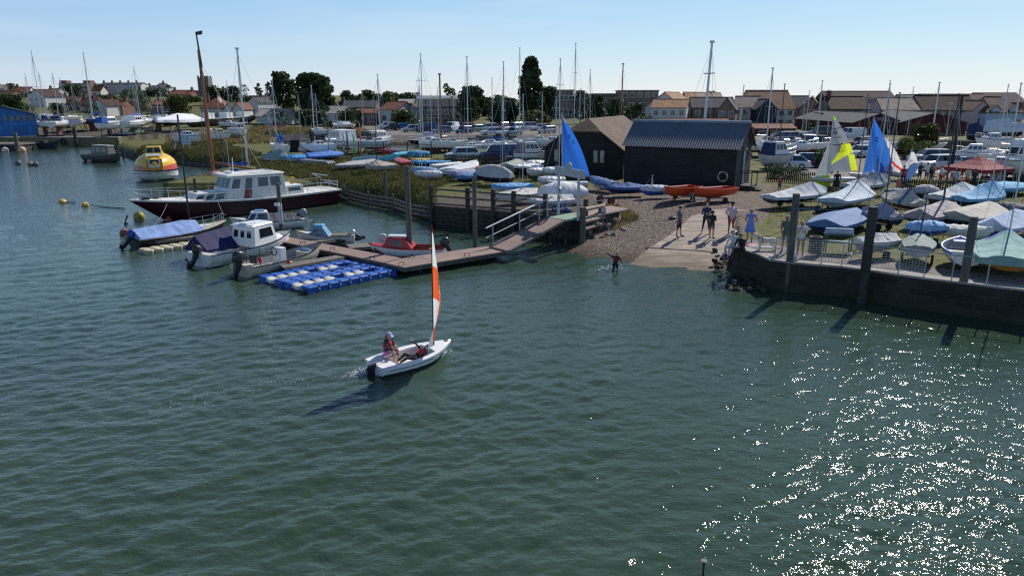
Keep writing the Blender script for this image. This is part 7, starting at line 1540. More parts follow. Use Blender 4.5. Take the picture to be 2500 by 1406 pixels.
for lab, bow, st2, kw in (
 ('yacht with a stout grey mast and blue boom cover behind the maroon yacht', (725, 424), (540, 424), dict(mast=120, mr=.13, boomc=CVB, tm=.36, zw=0, hull=GELD, spread=2)),
 ('small white yacht with a bright blue boom cover left of the hut', (664, 352), (696, 356), dict(mast=198, boomc=F('boom_cyan', (.03, .25, .6)), ashore=.5, canopy=CVB)),
 ('white yacht with a navy boom cover just right of the hut', (752, 354), (800, 352), dict(mast=210, boomc=CVN, ashore=.7)),
 ('yacht with a thin leaning mast behind the white motor boat', (760, 330), (800, 330), dict(mast=230, ashore=.4)),
 ('pale blue hulled yacht with a tall mast beside the red kayak', (955, 342), (890, 346), dict(hull=P('hull_pale_blue', (.35, .48, .58)), mast=183, ashore=.6)),
 ('long dark yacht lying in the creek with a very tall mast', (994, 344), (1084, 338), dict(hull=BLACKP, mast=133, mr=.1, boomc=CVB, spread=2, zw=.2)),
 ('white yacht with the single tallest mast left of the white hatchback', (1115, 356), (1180, 352), dict(mast=140, mr=.1, spread=2, zw=.2, boomc=CVN)),
 ('white yacht moored behind the dark blue van, nearer one', (1270, 354), (1175, 352), dict(mast=152, mr=.1, spread=2, zw=.2, boomc=CVB)),
 ('white yacht with a mizzen mast moored behind the van', (1240, 346), (1150, 346), dict(mast=191, zw=.2)),
 ('yacht with a slim pale mast in front of the poplar', (1300, 344), (1225, 344), dict(mast=118, mr=.09, spread=2, zw=.2)),
 ('yacht with a tall mast left of the blue sail head', (1340, 350), (1398, 346), dict(mast=145, mr=.1, zw=.2, spread=2)),
 ('yacht with the very tall mast right of the blue sail head', (1372, 340), (1440, 338), dict(mast=107, mr=.1, zw=.2, spread=2)),
 ('yacht with a short mast behind the old shed roof', (1388, 344), (1450, 346), dict(mast=218, zw=.2)),
 ('yacht with a backward leaning mast behind the shed ridge', (1462, 342), (1410, 344), dict(mast=170, zw=.2, lean=.03)),
 ('yacht with a big raked mast and many stays behind the corrugated roof', (1760, 352), (1650, 356), dict(mast=103, mr=.17, ashore=.8, spread=2, lean=-.04)),
 ('yacht with a stubby mast and wind vane behind the corrugated roof', (1830, 344), (1760, 344), dict(mast=210, ashore=.6, lean=-.03)),
 ('yacht with a pale mast just right of the black shed', (1900, 350), (1830, 352), dict(mast=168, mr=.1, ashore=.6)),
 ('yacht with a wooden coloured mast right of the black shed', (1925, 356), (1868, 358), dict(mast=207, ashore=.5, mmat=WOODW)),
 ('yacht with a thin mast before the brick houses', (2010, 350), (1960, 350), dict(mast=198, ashore=.4)),
 ('yacht with two close masts behind the gazebo', (2500, 398), (2400, 392), dict(mast=205, ashore=.5)),
 ('yacht at the right edge with a tall thin mast', (2512, 380), (2445, 378), dict(mast=165, ashore=.6, mr=.09)),
 ('yacht with a tall grey mast by the round bush', (2300, 352), (2230, 350), dict(mast=203, ashore=.4, mr=.1)),
 ('yacht with a dark mast beyond the long red shed', (2175, 352), (2120, 350), dict(mast=205, ashore=.4, mmat=ALUD))):
    yacht(lab, bow, st2, bottom=BOT, **kw)
for lab, x, y, tp in (('slender yacht mast right of the church tower', 560, 300, 196), ('slim mast left of the small blue yacht', 655, 320, 205), ('thin mast beside the great round tree', 730, 322, 232), ('thin mast right of the white wheelhouse cruiser', 884, 326, 222), ('slim mast between the two barns', 845, 318, 238), ('slim mast before the solar block', 1066, 346, 214), ('short mast left of the pennant', 1052, 342, 232), ('slim mast right of the pennant', 1104, 346, 226), ('thin mast under the poplar', 1318, 340, 226), ('short mast by the blue sail head', 1352, 342, 238), ('slim mast behind the tiled shed', 1420, 340, 232), ('slim mast left of the lime sail', 1958, 352, 222), ('thin mast between the two sheds with roof lights', 2206, 350, 214), ('thin mast above the red gazebo', 2428, 372, 214), ('thin mast in the far yard behind the willow', 330, 286, 208), ('thin mast in the far yard left of the cream boat', 182, 286, 205)):
    yacht('small yacht under a ' + lab, (x + 22, y), (x - 24, y), mast=tp, ashore=.4, mr=.05, boom=0, group='small yachts with thin masts', bottom=BOT, clab='cradle under the ' + lab)
yacht('old wooden yacht with a varnished mast and pennant in the creek', (1050, 350), (1115, 350), hull=BLACKP, deck=WOODW, mast=182, mmat=VARN, mr=.17, zw=.2, boom=.5); yacht('old wooden yacht with a brown mast behind the tiled shed roof', (1490, 330), (1550, 332), hull=WOODD, deck=WOODW, mast=157, mmat=VARN, mr=.15, zw=.2)
motor_cruiser('white motor cruiser with a big wheelhouse behind the upright kayaks', (798, 342), (872, 346), ashore=.5, fly=0, ch=1.3, bw=.4); motor_cruiser('white and pale blue motor cruiser with a dark open cockpit', (955, 338), (888, 342), ashore=.5, stripe=P('stripe_blue', (.2, .45, .6)), canopy=BLACKP)
motor_cruiser('grey motor boat with a peach folded canopy near the old shed', (1332, 372), (1270, 372), ashore=.3, canopy=F('grey_hood', (.2, .2, .22))); motor_cruiser('mint green hulled boat in the creek', (1286, 352), (1248, 350), zw=.4, hull=P('hull_mint', (.25, .5, .42)), ch=.4)
motor_cruiser('silver cabin cruiser with a dark windowed canopy right of the black shed', (1938, 376), (1866, 378), ashore=.4, canopy=CVN, hull=GELD, ch=1.15); motor_cruiser('large white motor yacht with a flybridge at the right edge', (2445, 398), (2560, 386), ashore=.3, fly=1, ch=1.3, D=1.3); motor_cruiser('small white cabin boat on the yard wall at the right', (2384, 340), (2458, 340), ashore=1.3, ch=.6); motor_cruiser('grey motor boat at the far right behind the gazebo', (2330, 372), (2420, 374), ashore=.3, ch=.8)
# ================================================================ cars
WHT, SIL, DBL, BLK, REDC, GRY, GRN2, CBL = P('car_white', (.7, .7, .7), .22, coat=.5), P('car_silver', (.42, .43, .45), .25, metal=.4), P('car_dark_blue', (.015, .025, .1), .2, coat=.5), P('car_black', (.012, .012, .014), .2, coat=.5), P('car_red', (.32, .015, .03), .25, coat=.4), P('car_blue_grey', (.2, .25, .32), .25, metal=.3), P('car_grey_green', (.2, .27, .25), .25, metal=.3), P('car_blue', (.04, .15, .42), .25, coat=.4)
for lab, px, py, hd_, colr, kd in (
 ('white estate car at the left end of the car park row', 944, 315, 200, WHT, 'estate'), ('black hatchback beside the white estate', 956, 319, 200, BLK, 'hatch'), ('bright blue estate car in the car park row', 980, 318, 205, CBL, 'estate'), ('silver estate car in front of the row', 1006, 323, 200, SIL, 'estate'), ('dark blue people carrier in the row', 1042, 323, 215, DBL, 'van'), ('silver blue hatchback facing the creek', 1078, 326, 215, GRY, 'hatch'), ('tall white van in the car park row', 1103, 321, 250, WHT, 'van'), ('red hatchback behind the dark blue one', 1137, 316, 220, REDC, 'hatch'), ('dark blue hatchback facing the creek', 1134, 326, 230, DBL, 'hatch'), ('grey green hatchback in the middle of the row', 1162, 322, 225, GRN2, 'hatch'), ('white off roader right of the grey green hatchback', 1191, 321, 215, WHT, 'suv'), ('white saloon in front of the white off roader', 1200, 330, 200, WHT, 'saloon'), ('dark red car behind a wooden mast', 1226, 315, 230, REDC, 'hatch'), ('white hatchback facing the creek near the poplar', 1230, 330, 240, WHT, 'hatch'), ('dark off roader under the poplar', 1257, 319, 230, GRY, 'suv'), ('blue grey hatchback facing the creek', 1256, 330, 240, GRY, 'hatch'), ('white off roader under the bushes right of the poplar', 1288, 318, 200, WHT, 'suv'), ('white car with red lights under the bushes', 1320, 319, 200, WHT, 'estate'), ('grey hatchback left of the old shed', 1335, 326, 220, SIL, 'hatch'),
 ('dark red car on the lane behind the spit', 561, 312, 175, REDC, 'suv'), ('olive yellow hatchback on the lane behind the spit', 638, 317, 20, P('car_yellow', (.4, .36, .04)), 'hatch'), ('red car nose down in the tall grass on the lane', 680, 315, 10, REDC, 'hatch'),
 ('silver off roader in front of the red roofed shed', 1916, 348, 190, SIL, 'suv'), ('silver estate behind two strollers', 1944, 346, 190, SIL, 'estate'), ('black off roader in the right hand row', 1969, 356, 200, BLK, 'suv'), ('dark green pickup truck in the right hand row', 2004, 361, 200, P('car_dark_green', (.02, .05, .055)), 'pickup'), ('dark van with a roof box at the hedge', 2005, 335, 190, BLK, 'van'), ('white van at the hedge behind the lime sail', 2077, 340, 190, WHT, 'van'), ('black saloon by the strollers', 1898, 348, 180, BLK, 'saloon'), ('silver hatchback between the sails', 2110, 372, 200, SIL, 'hatch'), ('dark red hatchback between the sails', 2106, 360, 200, P('car_maroon', (.1, .015, .02)), 'hatch'), ('white car glimpsed under the blue sail', 2104, 384, 200, WHT, 'hatch'), ('silver estate behind the white saloon', 2268, 397, 175, SIL, 'estate'), ('white car on the terrace behind the corrugated roof', 1668, 296, 180, WHT, 'hatch'), ('white car by the white house behind the shed', 1820, 298, 185, WHT, 'hatch')):
    car(lab, px, py, hd_, colr, kd, 'parked cars')
car('white hatchback parked by the paling fence', 1126, 391, 202, WHT, 'hatch', 'parked cars'); car('dark blue panel van parked by the paling fence', 1218, 396, 188, DBL, 'van', 'parked cars'); car('dark hatchback with open rear right of the blue van', 1272, 401, 190, GRN2, 'hatch', 'parked cars'); car('white saloon with dark windows right of the black shed', 1918, 413, 168, WHT, 'saloon', 'parked cars'); car('dark blue hatchback beside the white saloon with dark windows', 1965, 408, 168, DBL, 'hatch', 'parked cars'); car('large white estate by the round bush', 2288, 414, 196, WHT, 'estate', 'parked cars')
def fence(label, pts, h=1.0, gap=.16, mat=WOODD, name='paling_fence', cat='fence'):
    t = thing(name, label, cat); m = MB(); q = [T(*p_) for p_ in pts]
    for a, b_ in zip(q, q[1:]):
        n = int((b_ - a).length / gap)
        for k in range(n): p_ = a.lerp(b_, k / n); m.box((p_.x, p_.y, H1(p_.x, p_.y) + h / 2), (.09, .03, h))
        for z in (.25, .75): m.tube(a + Vector((0, .04, h * z)), b_ + Vector((0, .04, h * z)), .035, n=5)
    m.build('palings', mat, t)
fence('dark paling fence in front of the white hatchback and blue van', [(1085, 398), (1170, 402), (1250, 408), (1330, 410)]); fence('dark paling fence beside the shed steps', [(1872, 442), (1930, 446), (2000, 452)]); fence('short dark paling fence by the yellow flowers', [(2190, 462), (2230, 462), (2330, 468)], .8)
# right hand yard wall, skip
t = thing('yard_wall', 'dark raised yard wall with a rail below the boats at the right', 'wall'); a, b_ = G(2290, 368, 1.4), G(2640, 376, 1.4); m = MB(); m.hexa([(a.x, a.y, 1), (b_.x, b_.y, 1), (b_.x, b_.y + 1, 1), (a.x, a.y + 1, 1)], [(a.x, a.y, 2.7), (b_.x, b_.y, 2.7), (b_.x, b_.y + 1, 2.7), (a.x, a.y + 1, 2.7)]); m.build('wall', BRICKD, t); m = MB(); m.tube((a.x, a.y, 3.6), (b_.x, b_.y, 3.6), .05, n=5); m.tube((a.x, a.y, 2.75), (b_.x, b_.y, 2.75), .12, n=5); m.build('rail', CONC, t)
c = T(2361, 408); t = thing('skip', 'blue steel skip behind the gazebo', 'skip', (c.x, c.y, H1(c.x, c.y)), R(5)); m = MB(); m.hexa([(-.7, -.6, 0), (.7, -.6, 0), (.7, .6, 0), (-.7, .6, 0)], [(-1.0, -.75, 1.05), (1.0, -.75, 1.05), (1.0, .75, 1.05), (-1.0, .75, 1.05)]); m.build('skip_body', P('skip_blue', (.03, .1, .25)), t); MB().bx(-1.05, 1.05, -.8, .8, 1.05, 1.12).build('skip_rim', GELD, t)
def lamp(label, px, py, top, s=1.0): c = T(px, py); zt = zat(c.y, top) - c.z; t = thing('street_lamp', label, 'street lamp', (c.x, c.y, c.z), 0, 'street lamps'); m = MB(); m.tube((0, 0, 0), (0, 0, zt), .08, .05, 6); m.build('lamp_post', STEEL, t); m = MB(); m.box((0, 0, zt + .1), (.7, .35, .18)); m.build('lamp_head', GELD, t)
lamp('old lantern post by the white motor cruiser', 828, 372, 268); lamp('lamp post in front of the navy gabled house', 1957, 330, 252); lamp('lamp post beside the garage', 2018, 345, 286); lamp('lamp post behind the red shed roof', 2308, 345, 255)
pile('thick dark post with a lamp box at the right', (2322, 416), 236, .15, zb=1.4, mat=WOODD, name='dark_post', cat='post', group=None)
# ================================================================ houses: right hand side
H = house
RT = 'houses of the estate on the right'; FB = BRICKB
H('tall white gabled house with an orange roof behind the white cottage', 1572, 1666, 226, 262, 300, 196, RENDW, TILEO, 'y', 14, -28, win=(0, 0), group=RT); H('white cottage with a terracotta roof and two small porches', 1590, 1672, 244, 263, 302, 178, RENDW, TILEO, 'x', 9, -18, win=(4, 2), group=RT)
for k, (x, lb) in enumerate(((1645, 'first'), (1668, 'second'), (1690, 'third'), (1712, 'fourth'))): H(f'brick gabled house with a brown roof, {lb} of the stepped row from the left', x, x + 40, 226 + k // 2, 262, 296, 225 + 9 * k, BRICKR, TILEP if k % 2 else TILEO, 'y', 12, -30, win=(2, 2), group=RT)
H('buff brick house with a slate roof behind the corrugated roof', 1690, 1790, 239, 263, 298, 182, FB, TILEG, 'x', 9, -6, win=(4, 2), group=RT); H('slate gabled wing of the buff brick house', 1752, 1792, 240, 266, 298, 176, FB, TILEG, 'y', 10, -20, win=(2, 2), group=RT)
H('brick and white house with a pink tiled roof', 1790, 1846, 236, 262, 298, 188, RENDW, TILEP, 'x', 9, -22, win=(3, 2), group=RT); H('tall white townhouse with an orange lichened roof', 1835, 1938, 222, 265, 302, 190, RENDW, TILEO, 'x', 11, 4, win=(5, 2), group=RT); H('navy weatherboarded gable in front of the tall townhouse', 1845, 1894, 243, 266, 303, 183, CLADN, TILEG, 'y', 8, 0, win=(0, 0), group=RT)
H('long slate roofed block beyond the townhouse', 1930, 1982, 235, 262, 290, 240, BRICKR, TILEG, 'x', 10, 0, win=(3, 1), group=RT); H('red brick gabled house with a pale roof', 1952, 2000, 236, 262, 298, 205, BRICKR, TILEP, 'y', 14, -24, win=(2, 2), group=RT); H('stepped pale roofed house left of the big brown roof', 1985, 2028, 240, 266, 296, 215, BRICKR, TILEP, 'x', 10, -20, win=(2, 1), group=RT); H('low brick garage with a white door in the hedge', 1985, 2026, 278, 292, 306, 165, BRICKR, TILEB, 'y', 7, -6, win=(1, 1), group=RT)
H('wide brick house with a dark brown roof and white sash windows', 2026, 2118, 237, 266, 308, 172, FB, TILEB, 'x', 9, 0, win=(3, 2), door=1, chim=1, group=RT); H('very long dark roof rising behind the wide brick house', 2022, 2190, 224, 252, 290, 205, BRICKD, TILEB, 'x', 12, 0, win=(6, 1), group=RT)
H('white house with a pale tiled roof and dark chimney', 2131, 2241, 240, 268, 300, 178, RENDC, TILEP, 'x', 9, 2, win=(5, 1), winy=[.82], chim=0, group=RT); H('pink gable end beside the pale tiled house', 2118, 2146, 242, 268, 300, 174, RENDP, TILEP, 'y', 9, -14, win=(1, 1), group=RT)
H('grey roofed house beyond the dark chimney', 2205, 2262, 232, 250, 290, 215, RENDB, TILEG, 'x', 10, 0, win=(3, 1), group=RT); H('long low dark roofed terrace with white windows', 2252, 2384, 234, 269, 292, 186, BRICKD, TILEB, 'x', 10, 0, win=(7, 1), winy=[.9], group=RT); H('higher dark roof at the back right', 2262, 2420, 231, 254, 285, 225, BRICKD, TILEB, 'x', 12, 0, win=(6, 1), group=RT); H('flat topped dark roof at the far right skyline', 2395, 2500, 228, 250, 285, 240, BRICKD, TILEB, 'x', 12, 0, win=(5, 1), group=RT)
H('pale blue house with two gabled dormers and a brown hipped roof', 2404, 2494, 238, 274, 302, 158, RENDB, TILEL, 'x', 10, 0, hip=.6, win=(4, 1), dormer=2, group=RT); H('lilac gable end joined to the pale blue house', 2374, 2412, 246, 268, 302, 160, RENDP, TILEL, 'y', 10, -12, win=(1, 1), group=RT)
H('long tiled wall roof below the buff brick house', 1612, 1778, 291, 297, 306, 160, BRICKD, TILER, 'x', 4, 0, win=(0, 0), name='outbuilding', cat='outbuilding', group=RT); H('red painted shed with a rusty tin roof and grey doors', 1843, 1942, 303, 314, 330, 138, CLADR, TILER, 'x', 6, 2, win=(3, 1), name='red_shed', cat='shed', group=None, wfr=GELD)
sh = H('dark red boatbuilding shed with white lettering on its gable', 2078, 2202, 278, 300, 345, 143, CLADR, TILEG, 'y', 30, 0, win=(2, 1), name='boat_shed', cat='shed', group='dark red boatbuilding sheds', wfr=BLACKP); tm_ = text_mb('OWELL', 1.0); q = W(2152, 292, 143) - Vector((sh.location.x, 143, sh.location.z)); m = MB(); m.add([(q.x + x, -.12, q.z + y) for x, y, z in tm_.v], tm_.f); tm_ = text_mb('& Co', .6); m.add([(q.x + 2.9 + x, -.12, q.z + y + .2) for x, y, z in tm_.v], tm_.f); m.build('wall_lettering', M('lettering_pale', (.45, .42, .44)), sh)
s2 = H('dark red boatbuilding shed with roof lights behind the round bush', 2199, 2345, 277, 300, 345, 140, CLADR, TILEG, 'y', 34, -14, win=(2, 1), name='boat_shed', cat='shed', group='dark red boatbuilding sheds', wfr=BLACKP); hw = (W(2345, 340, 140).x - W(2199, 340, 140).x) / 2; ze, zt = zat(140, 300) - s2.location.z, zat(140, 277) - s2.location.z
for k in range(6):
    y = 3 + 5 * k; m = MB(); P0, P1 = Vector((hw * .15, y, 0)), Vector((hw * .7, y, 0))
    for q in (P0, P1): q.z = zt + (ze - zt) * q.x / hw + .22
    m.hexa([P0, P1, P1 + Vector((0, 1.1, 0)), P0 + Vector((0, 1.1, 0))], [v + Vector((0, 0, .05)) for v in (P0, P1, P1 + Vector((0, 1.1, 0)), P0 + Vector((0, 1.1, 0)))]); m.build('roof_light', GEL, s2)
def flats(label, x0, x1, yt, yb, Y, wall, D=14, win=(4, 3), name='flats'):
    a, b_ = W(x0, yb, Y), W(x1, yb, Y); z0 = min(a.z, H1((a.x + b_.x) / 2, Y)) - .3; h = zat(Y, yt) - z0; w = (b_.x - a.x) / 2; t = thing(name, label, 'flats', ((a.x + b_.x) / 2, Y, z0), 0, 'blocks of flats'); MB().bx(-w, w, 0, D, 0, h).build('wall', wall, t); MB().bx(-w - .2, w + .2, -.2, D + .2, h, h + .35).build('roof', CONC, t)
    for j in range(win[1]):
        for i in range(win[0]): x = -w + 2 * w * (i + .5) / win[0]; z = h * (j + .35) / win[1]; f = MB().bx(x - .8, x + .8, -.08, 0, z, z + 1.5).build('window', WFR, t); MB().bx(x - .7, x + .7, -.12, -.05, z + .1, z + 1.4).build('pane', WGL, f)
    return t
flats('grey brown flat roofed block behind the trees right of the poplar', 1362, 1400, 222, 265, 250, FB, win=(3, 2)); flats('long low flat roofed block behind the trees', 1452, 1520, 231, 265, 255, FB, win=(5, 2)); flats('grey brown block of flats left of the white gables', 1516, 1606, 223, 268, 245, FB, win=(5, 3)); fb = flats('dark brick block with solar panels on its flat roof', 1022, 1155, 246, 300, 198, BRICKD, win=(7, 3))
for k in range(3): hh_ = zat(198, 246) - fb.location.z + .4; m = MB(); m.box((-6 + 5 * k, 4, hh_ + .5), (4.2, 2, .1), rx=.35); m.build('solar_panel', STEEL, fb)
# ================================================================ houses: left hand town on the hill
LT = 'houses of the town on the left'
for a in (
 ('cream house at the far left edge of the skyline', -12, 14, 208, 216, 236, 400, RENDC, TILEP, 'x', 8, 0, 0, (2, 2), 1), ('low brown roofed house at the left edge', -20, 30, 222, 230, 246, 330, FB, TILEB, 'x', 8), ('red roofed house with a white gable on the left skyline', 36, 70, 213, 226, 240, 370, RENDW, TILER, 'x', 8, 10, 0, (3, 1), 1), ('large white gabled house among the left masts', 66, 116, 219, 236, 256, 290, RENDW, TILEB, 'y', 10, -12, 0, (3, 2)), ('white house with a red roof right of the large gabled one', 108, 140, 217, 226, 245, 350, RENDW, TILER, 'x', 8, -8, 0, (3, 1), 1),
 ('brown roofed terrace in front of the big brick house', 140, 232, 235, 245, 262, 300, BRICKR, TILEB, 'x', 8, 0, 0, (6, 1), 2), ('brown gabled house below the brick house', 168, 200, 240, 254, 274, 270, FB, TILEB, 'y', 9, 0, 0, (2, 1)), ('brown roofed house left of the white gable', 196, 228, 240, 256, 275, 262, BRICKR, TILEB, 'x', 8, 5, 0, (2, 1), 1), ('small cream house beside the terrace', 226, 248, 210, 222, 240, 390, RENDC, TILEB, 'x', 7, 0, 0, (2, 1), 1),
 ('white gabled cottage above the yard boats', 223, 264, 244, 258, 276, 240, RENDW, TILEB, 'y', 9, -10, 0, (1, 1)), ('brown roofed cottage right of the white gable', 255, 300, 246, 258, 276, 246, BRICKR, TILER, 'x', 8, 0, 0, (3, 1), 2), ('white villa with a turret on the skyline', 357, 384, 210, 216, 235, 410, RENDW, TILEG, 'x', 8, 0, .6, (3, 1), 1), ('white villa right of the turret', 380, 408, 204, 214, 235, 415, RENDW, TILEG, 'y', 8, 0, 0, (2, 2), 1), ('red roofed house behind the willow', 372, 420, 245, 256, 275, 255, BRICKR, TILER, 'x', 8, 0, 0, (3, 1), 1),
 ('brick house with a long red roof left of the church', 415, 468, 221, 231, 250, 330, BRICKR, TILER, 'x', 8, 0, 0, (4, 1), 2), ('white house with a steep brown hipped roof', 491, 553, 240, 264, 292, 215, RENDW, TILER, 'x', 9, 0, .9, (4, 1), 1), ('white and black gabled house beside the hipped roof', 548, 572, 252, 266, 292, 212, RENDW, TILEB, 'y', 9, 0, 0, (1, 1)), ('white gabled house behind the flag', 570, 592, 252, 266, 292, 210, RENDW, TILER, 'y', 9, 0, 0, (1, 1)), ('white gable with a grey roof above the long grey shed', 603, 634, 239, 250, 272, 240, RENDW, TILEG, 'y', 9, -16, 0, (1, 1)), ('grey roofed house left of the dark trees', 634, 672, 236, 246, 268, 250, FB, TILEG, 'x', 8, 0, 0, (2, 1)),
 ('long pale grey roofed shed beyond the reeds', 626, 702, 267, 284, 294, 200, GELD, CONC, 'x', 9, 0, 0, (0, 0)), ('pale metal roofed shed right of the great dark tree', 782, 836, 259, 277, 292, 205, GELD, CONC, 'x', 9, -10, 0, (0, 0)), ('dark slate barn with roof lights', 838, 916, 246, 262, 290, 215, FB, TILEG, 'x', 10, 0, 0, (3, 1)), ('low red tiled barn in front of the slate one', 866, 920, 266, 276, 292, 200, BRICKR, TILER, 'x', 7, 0, 0, (2, 1)), ('white house with a pink tiled roof and dark window', 924, 974, 249, 268, 292, 200, RENDW, TILER, 'x', 9, -24, 0, (2, 1)), ('white gabled house behind a pale mast', 990, 1020, 255, 268, 292, 205, RENDW, TILEB, 'y', 9, 0, 0, (1, 1)), ('pale roofed house behind the pink tiled one', 972, 1008, 243, 252, 280, 240, BRICKR, CONC, 'x', 9, 0, 0, (2, 1)), ('white roofed house peeping left of the poplar', 1212, 1246, 247, 256, 275, 240, RENDW, CONC, 'y', 9, 0, 0, (1, 1))):
    H(*a, group=LT)
bb = flats('big brick mansion block with two raised ends on the left skyline', 148, 222, 205, 238, 420, BRICKD, 12, (8, 3), 'mansion_block')
for x in (-1, 1): hh_ = zat(420, 205) - bb.location.z; wd_ = (W(222, 220, 420).x - W(148, 220, 420).x) / 2; MB().bx(x * wd_ * .78 - 1.9, x * wd_ * .78 + 1.9, 1, 6, hh_ + .3, hh_ + 1.8).build('raised_end', BRICKD, bb)
for k, (c_, lb) in enumerate(((RENDW, 'white left end'), (RENDP, 'pink second'), (RENDW, 'white third'), (RENDB, 'pale blue fourth'), (RENDW, 'white right end'))): H(f'tall terrace house on the left skyline, {lb} of the row', 246 + 20 * k, 266 + 20 * k, 203, 207, 226, 430, c_, TILEG, 'x', 8, 0, 0, (2, 2), 1, group=LT)
# church tower
a, b_ = W(485, 228, 380), W(511, 228, 380); w = (b_.x - a.x) / 2; z0 = H1(a.x + w, 380) - 1; h = zat(380, 190) - z0; t = thing('church_tower', 'grey stone church tower with battlements beside the brown mast', 'church tower', (a.x + w, 380, z0)); ST = M('church_stone', (.15, .145, .15), rough=.9, var=.25); MB().bx(-w, w, 0, 2 * w, 0, h).build('tower', ST, t); m = MB()
for k in range(4):
    for y in (0, 2 * w - .5): m.bx(-w + w * .53 * k, -w + w * .53 * k + w * .3, y, y + .5, h, h + .9)
m.build('battlement', ST, t); MB().bx(w * .1 - .45, w * .1 + .45, -.1, .05, h * .62, h * .62 + 2.6).build('belfry_opening', BLACKP, t); MB().bx(-w * 3.5, -w * 1.0, .5, 8, 0, h * .4).build('nave', ST, t)
# ================================================================ trees and bushes
for a in (
 ('very tall dark poplar in front of the skyline', 1268, 1322, 141, 312, 186, 0, 'poplar', 4200), ('dark broad tree left of the great round one', 664, 724, 174, 285, 215, 0, 'round', 3000), ('great round dark tree on the left of the car park', 716, 822, 181, 290, 210, 0, 'round', 5200), ('bushy green tree right of the poplar', 1312, 1368, 212, 308, 190, 0, 'round', 2600), ('green tree behind the blue sail head', 1392, 1440, 221, 300, 205, 0, 'round', 2000), ('mid green tree before the flats', 1438, 1482, 232, 300, 200, 0, 'round', 1800), ('large grey green tree left of the white gables', 1478, 1532, 238, 300, 195, 1, 'round', 2200), ('dark round tree beside the white gables', 1525, 1578, 252, 302, 182, 0, 'round', 1700),
 ('loose airy tree behind the pennant', 1074, 1120, 203, 262, 232, 1, 'loose', 1500), ('dense tree right of the solar block', 1118, 1184, 211, 300, 192, 0, 'round', 3000), ('bright yellow green tree in the middle', 920, 972, 224, 262, 240, 2, 'round', 1500), ('dark tree left of the yellow green one', 868, 922, 220, 262, 245, 0, 'round', 1600), ('dark tree behind the slate barn', 826, 872, 222, 275, 235, 0, 'round', 1600), ('bright bush tree by the slate barn roof', 870, 906, 234, 262, 228, 2, 'round', 900), ('tree in front of the white house with the pink roof', 944, 1026, 268, 316, 182, 1, 'bush', 2000), ('shrub before the solar block, left', 1024, 1066, 285, 316, 180, 1, 'bush', 1000), ('round shrub before the solar block, right', 1090, 1132, 276, 316, 180, 4, 'bush', 1200), ('dark shrubs left of the pale motor cruiser', 820, 900, 265, 316, 178, 0, 'bush', 2200), ('olive bushes right of the poplar foot', 1268, 1345, 270, 318, 176, 4, 'bush', 2600), ('dark ivy clump behind the row of cars', 1180, 1275, 248, 316, 184, 0, 'round', 2800), ('dark bushes behind the tall grass', 716, 822, 268, 312, 176, 0, 'bush', 2600), ('dark bush left of the reeds shed', 664, 706, 268, 304, 185, 0, 'bush', 900),
 ('dark wooded clump beside the church', 500, 592, 211, 260, 300, 0, 'hedge', 2600), ('grey green willow above the yard', 294, 372, 217, 280, 262, 3, 'willow', 2600), ('dull green willow left of the church', 404, 472, 232, 285, 225, 4, 'round', 2400), ('dark tree in front of the mansion block', 150, 206, 207, 240, 395, 0, 'round', 1600), ('dark round tree on the left skyline', 10, 46, 204, 226, 405, 0, 'round', 900), ('green hedge tree left of the yard masts', -10, 66, 231, 275, 250, 1, 'hedge', 2600), ('low green tree beside the boathouse roof', 64, 90, 255, 280, 215, 1, 'bush', 700), ('dark bush below the white gable', 208, 242, 250, 284, 235, 0, 'bush', 900), ('round bush right of the willow', 350, 378, 262, 284, 225, 1, 'bush', 700), ('small dark tree by the yard cottages', 120, 170, 252, 282, 240, 0, 'hedge', 1200), ('light feathery tree left of the stout mast', 585, 612, 207, 238, 330, 1, 'loose', 500), ('tall slim tree left of the dark broad one', 624, 642, 203, 238, 300, 0, 'poplar', 500), ('slim conifer beside the dark broad tree', 648, 666, 201, 240, 290, 0, 'poplar', 500), ('dark trees behind the right hand terrace of villas', 400, 420, 208, 240, 360, 0, 'hedge', 700),
 ('dark round skyline tree behind the pink tiled roof', 1813, 1838, 226, 245, 260, 0, 'round', 500), ('flat dark skyline tree right of the round one', 1834, 1862, 228, 245, 262, 0, 'hedge', 500), ('pale skyline tree behind the stepped row', 1716, 1752, 222, 245, 265, 1, 'loose', 700), ('dark hedge below the garage', 1940, 2120, 303, 335, 158, 0, 'hedge', 3600), ('hedge behind the corrugated roof', 1778, 1845, 296, 312, 165, 0, 'hedge', 1200), ('garden tree beside the red brick gable', 2004, 2030, 265, 300, 170, 0, 'round', 600), ('low hedge behind the tiled shed', 1540, 1600, 284, 304, 172, 1, 'hedge', 1000), ('hedge by the solar block on the left', 985, 1030, 226, 255, 265, 0, 'hedge', 1000), ('distant tree right of the solar block', 1196, 1230, 232, 260, 250, 0, 'round', 700), ('distant wood behind the middle houses', 820, 1030, 231, 262, 300, 0, 'hedge', 2600), ('distant wood behind the solar block', 1130, 1275, 236, 265, 275, 0, 'hedge', 2200), ('distant trees between the poplar and the flats', 1330, 1480, 234, 270, 262, 0, 'hedge', 2000), ('belt of trees on the hill between the willow and the mansion', 225, 300, 232, 258, 330, 0, 'hedge', 1300), ('belt of trees on the hill under the church', 410, 500, 236, 262, 320, 0, 'hedge', 1500), ('belt of dark trees behind the grey shed', 588, 680, 234, 268, 262, 0, 'hedge', 1800), ('trees below the left skyline villas', 300, 420, 218, 246, 385, 0, 'hedge', 1600), ('trees behind the leftmost masts', -10, 150, 226, 250, 375, 0, 'hedge', 1800), ('low distant wood left of the poplar', 1222, 1262, 240, 262, 290, 0, 'hedge', 700)):
    tree(*a)
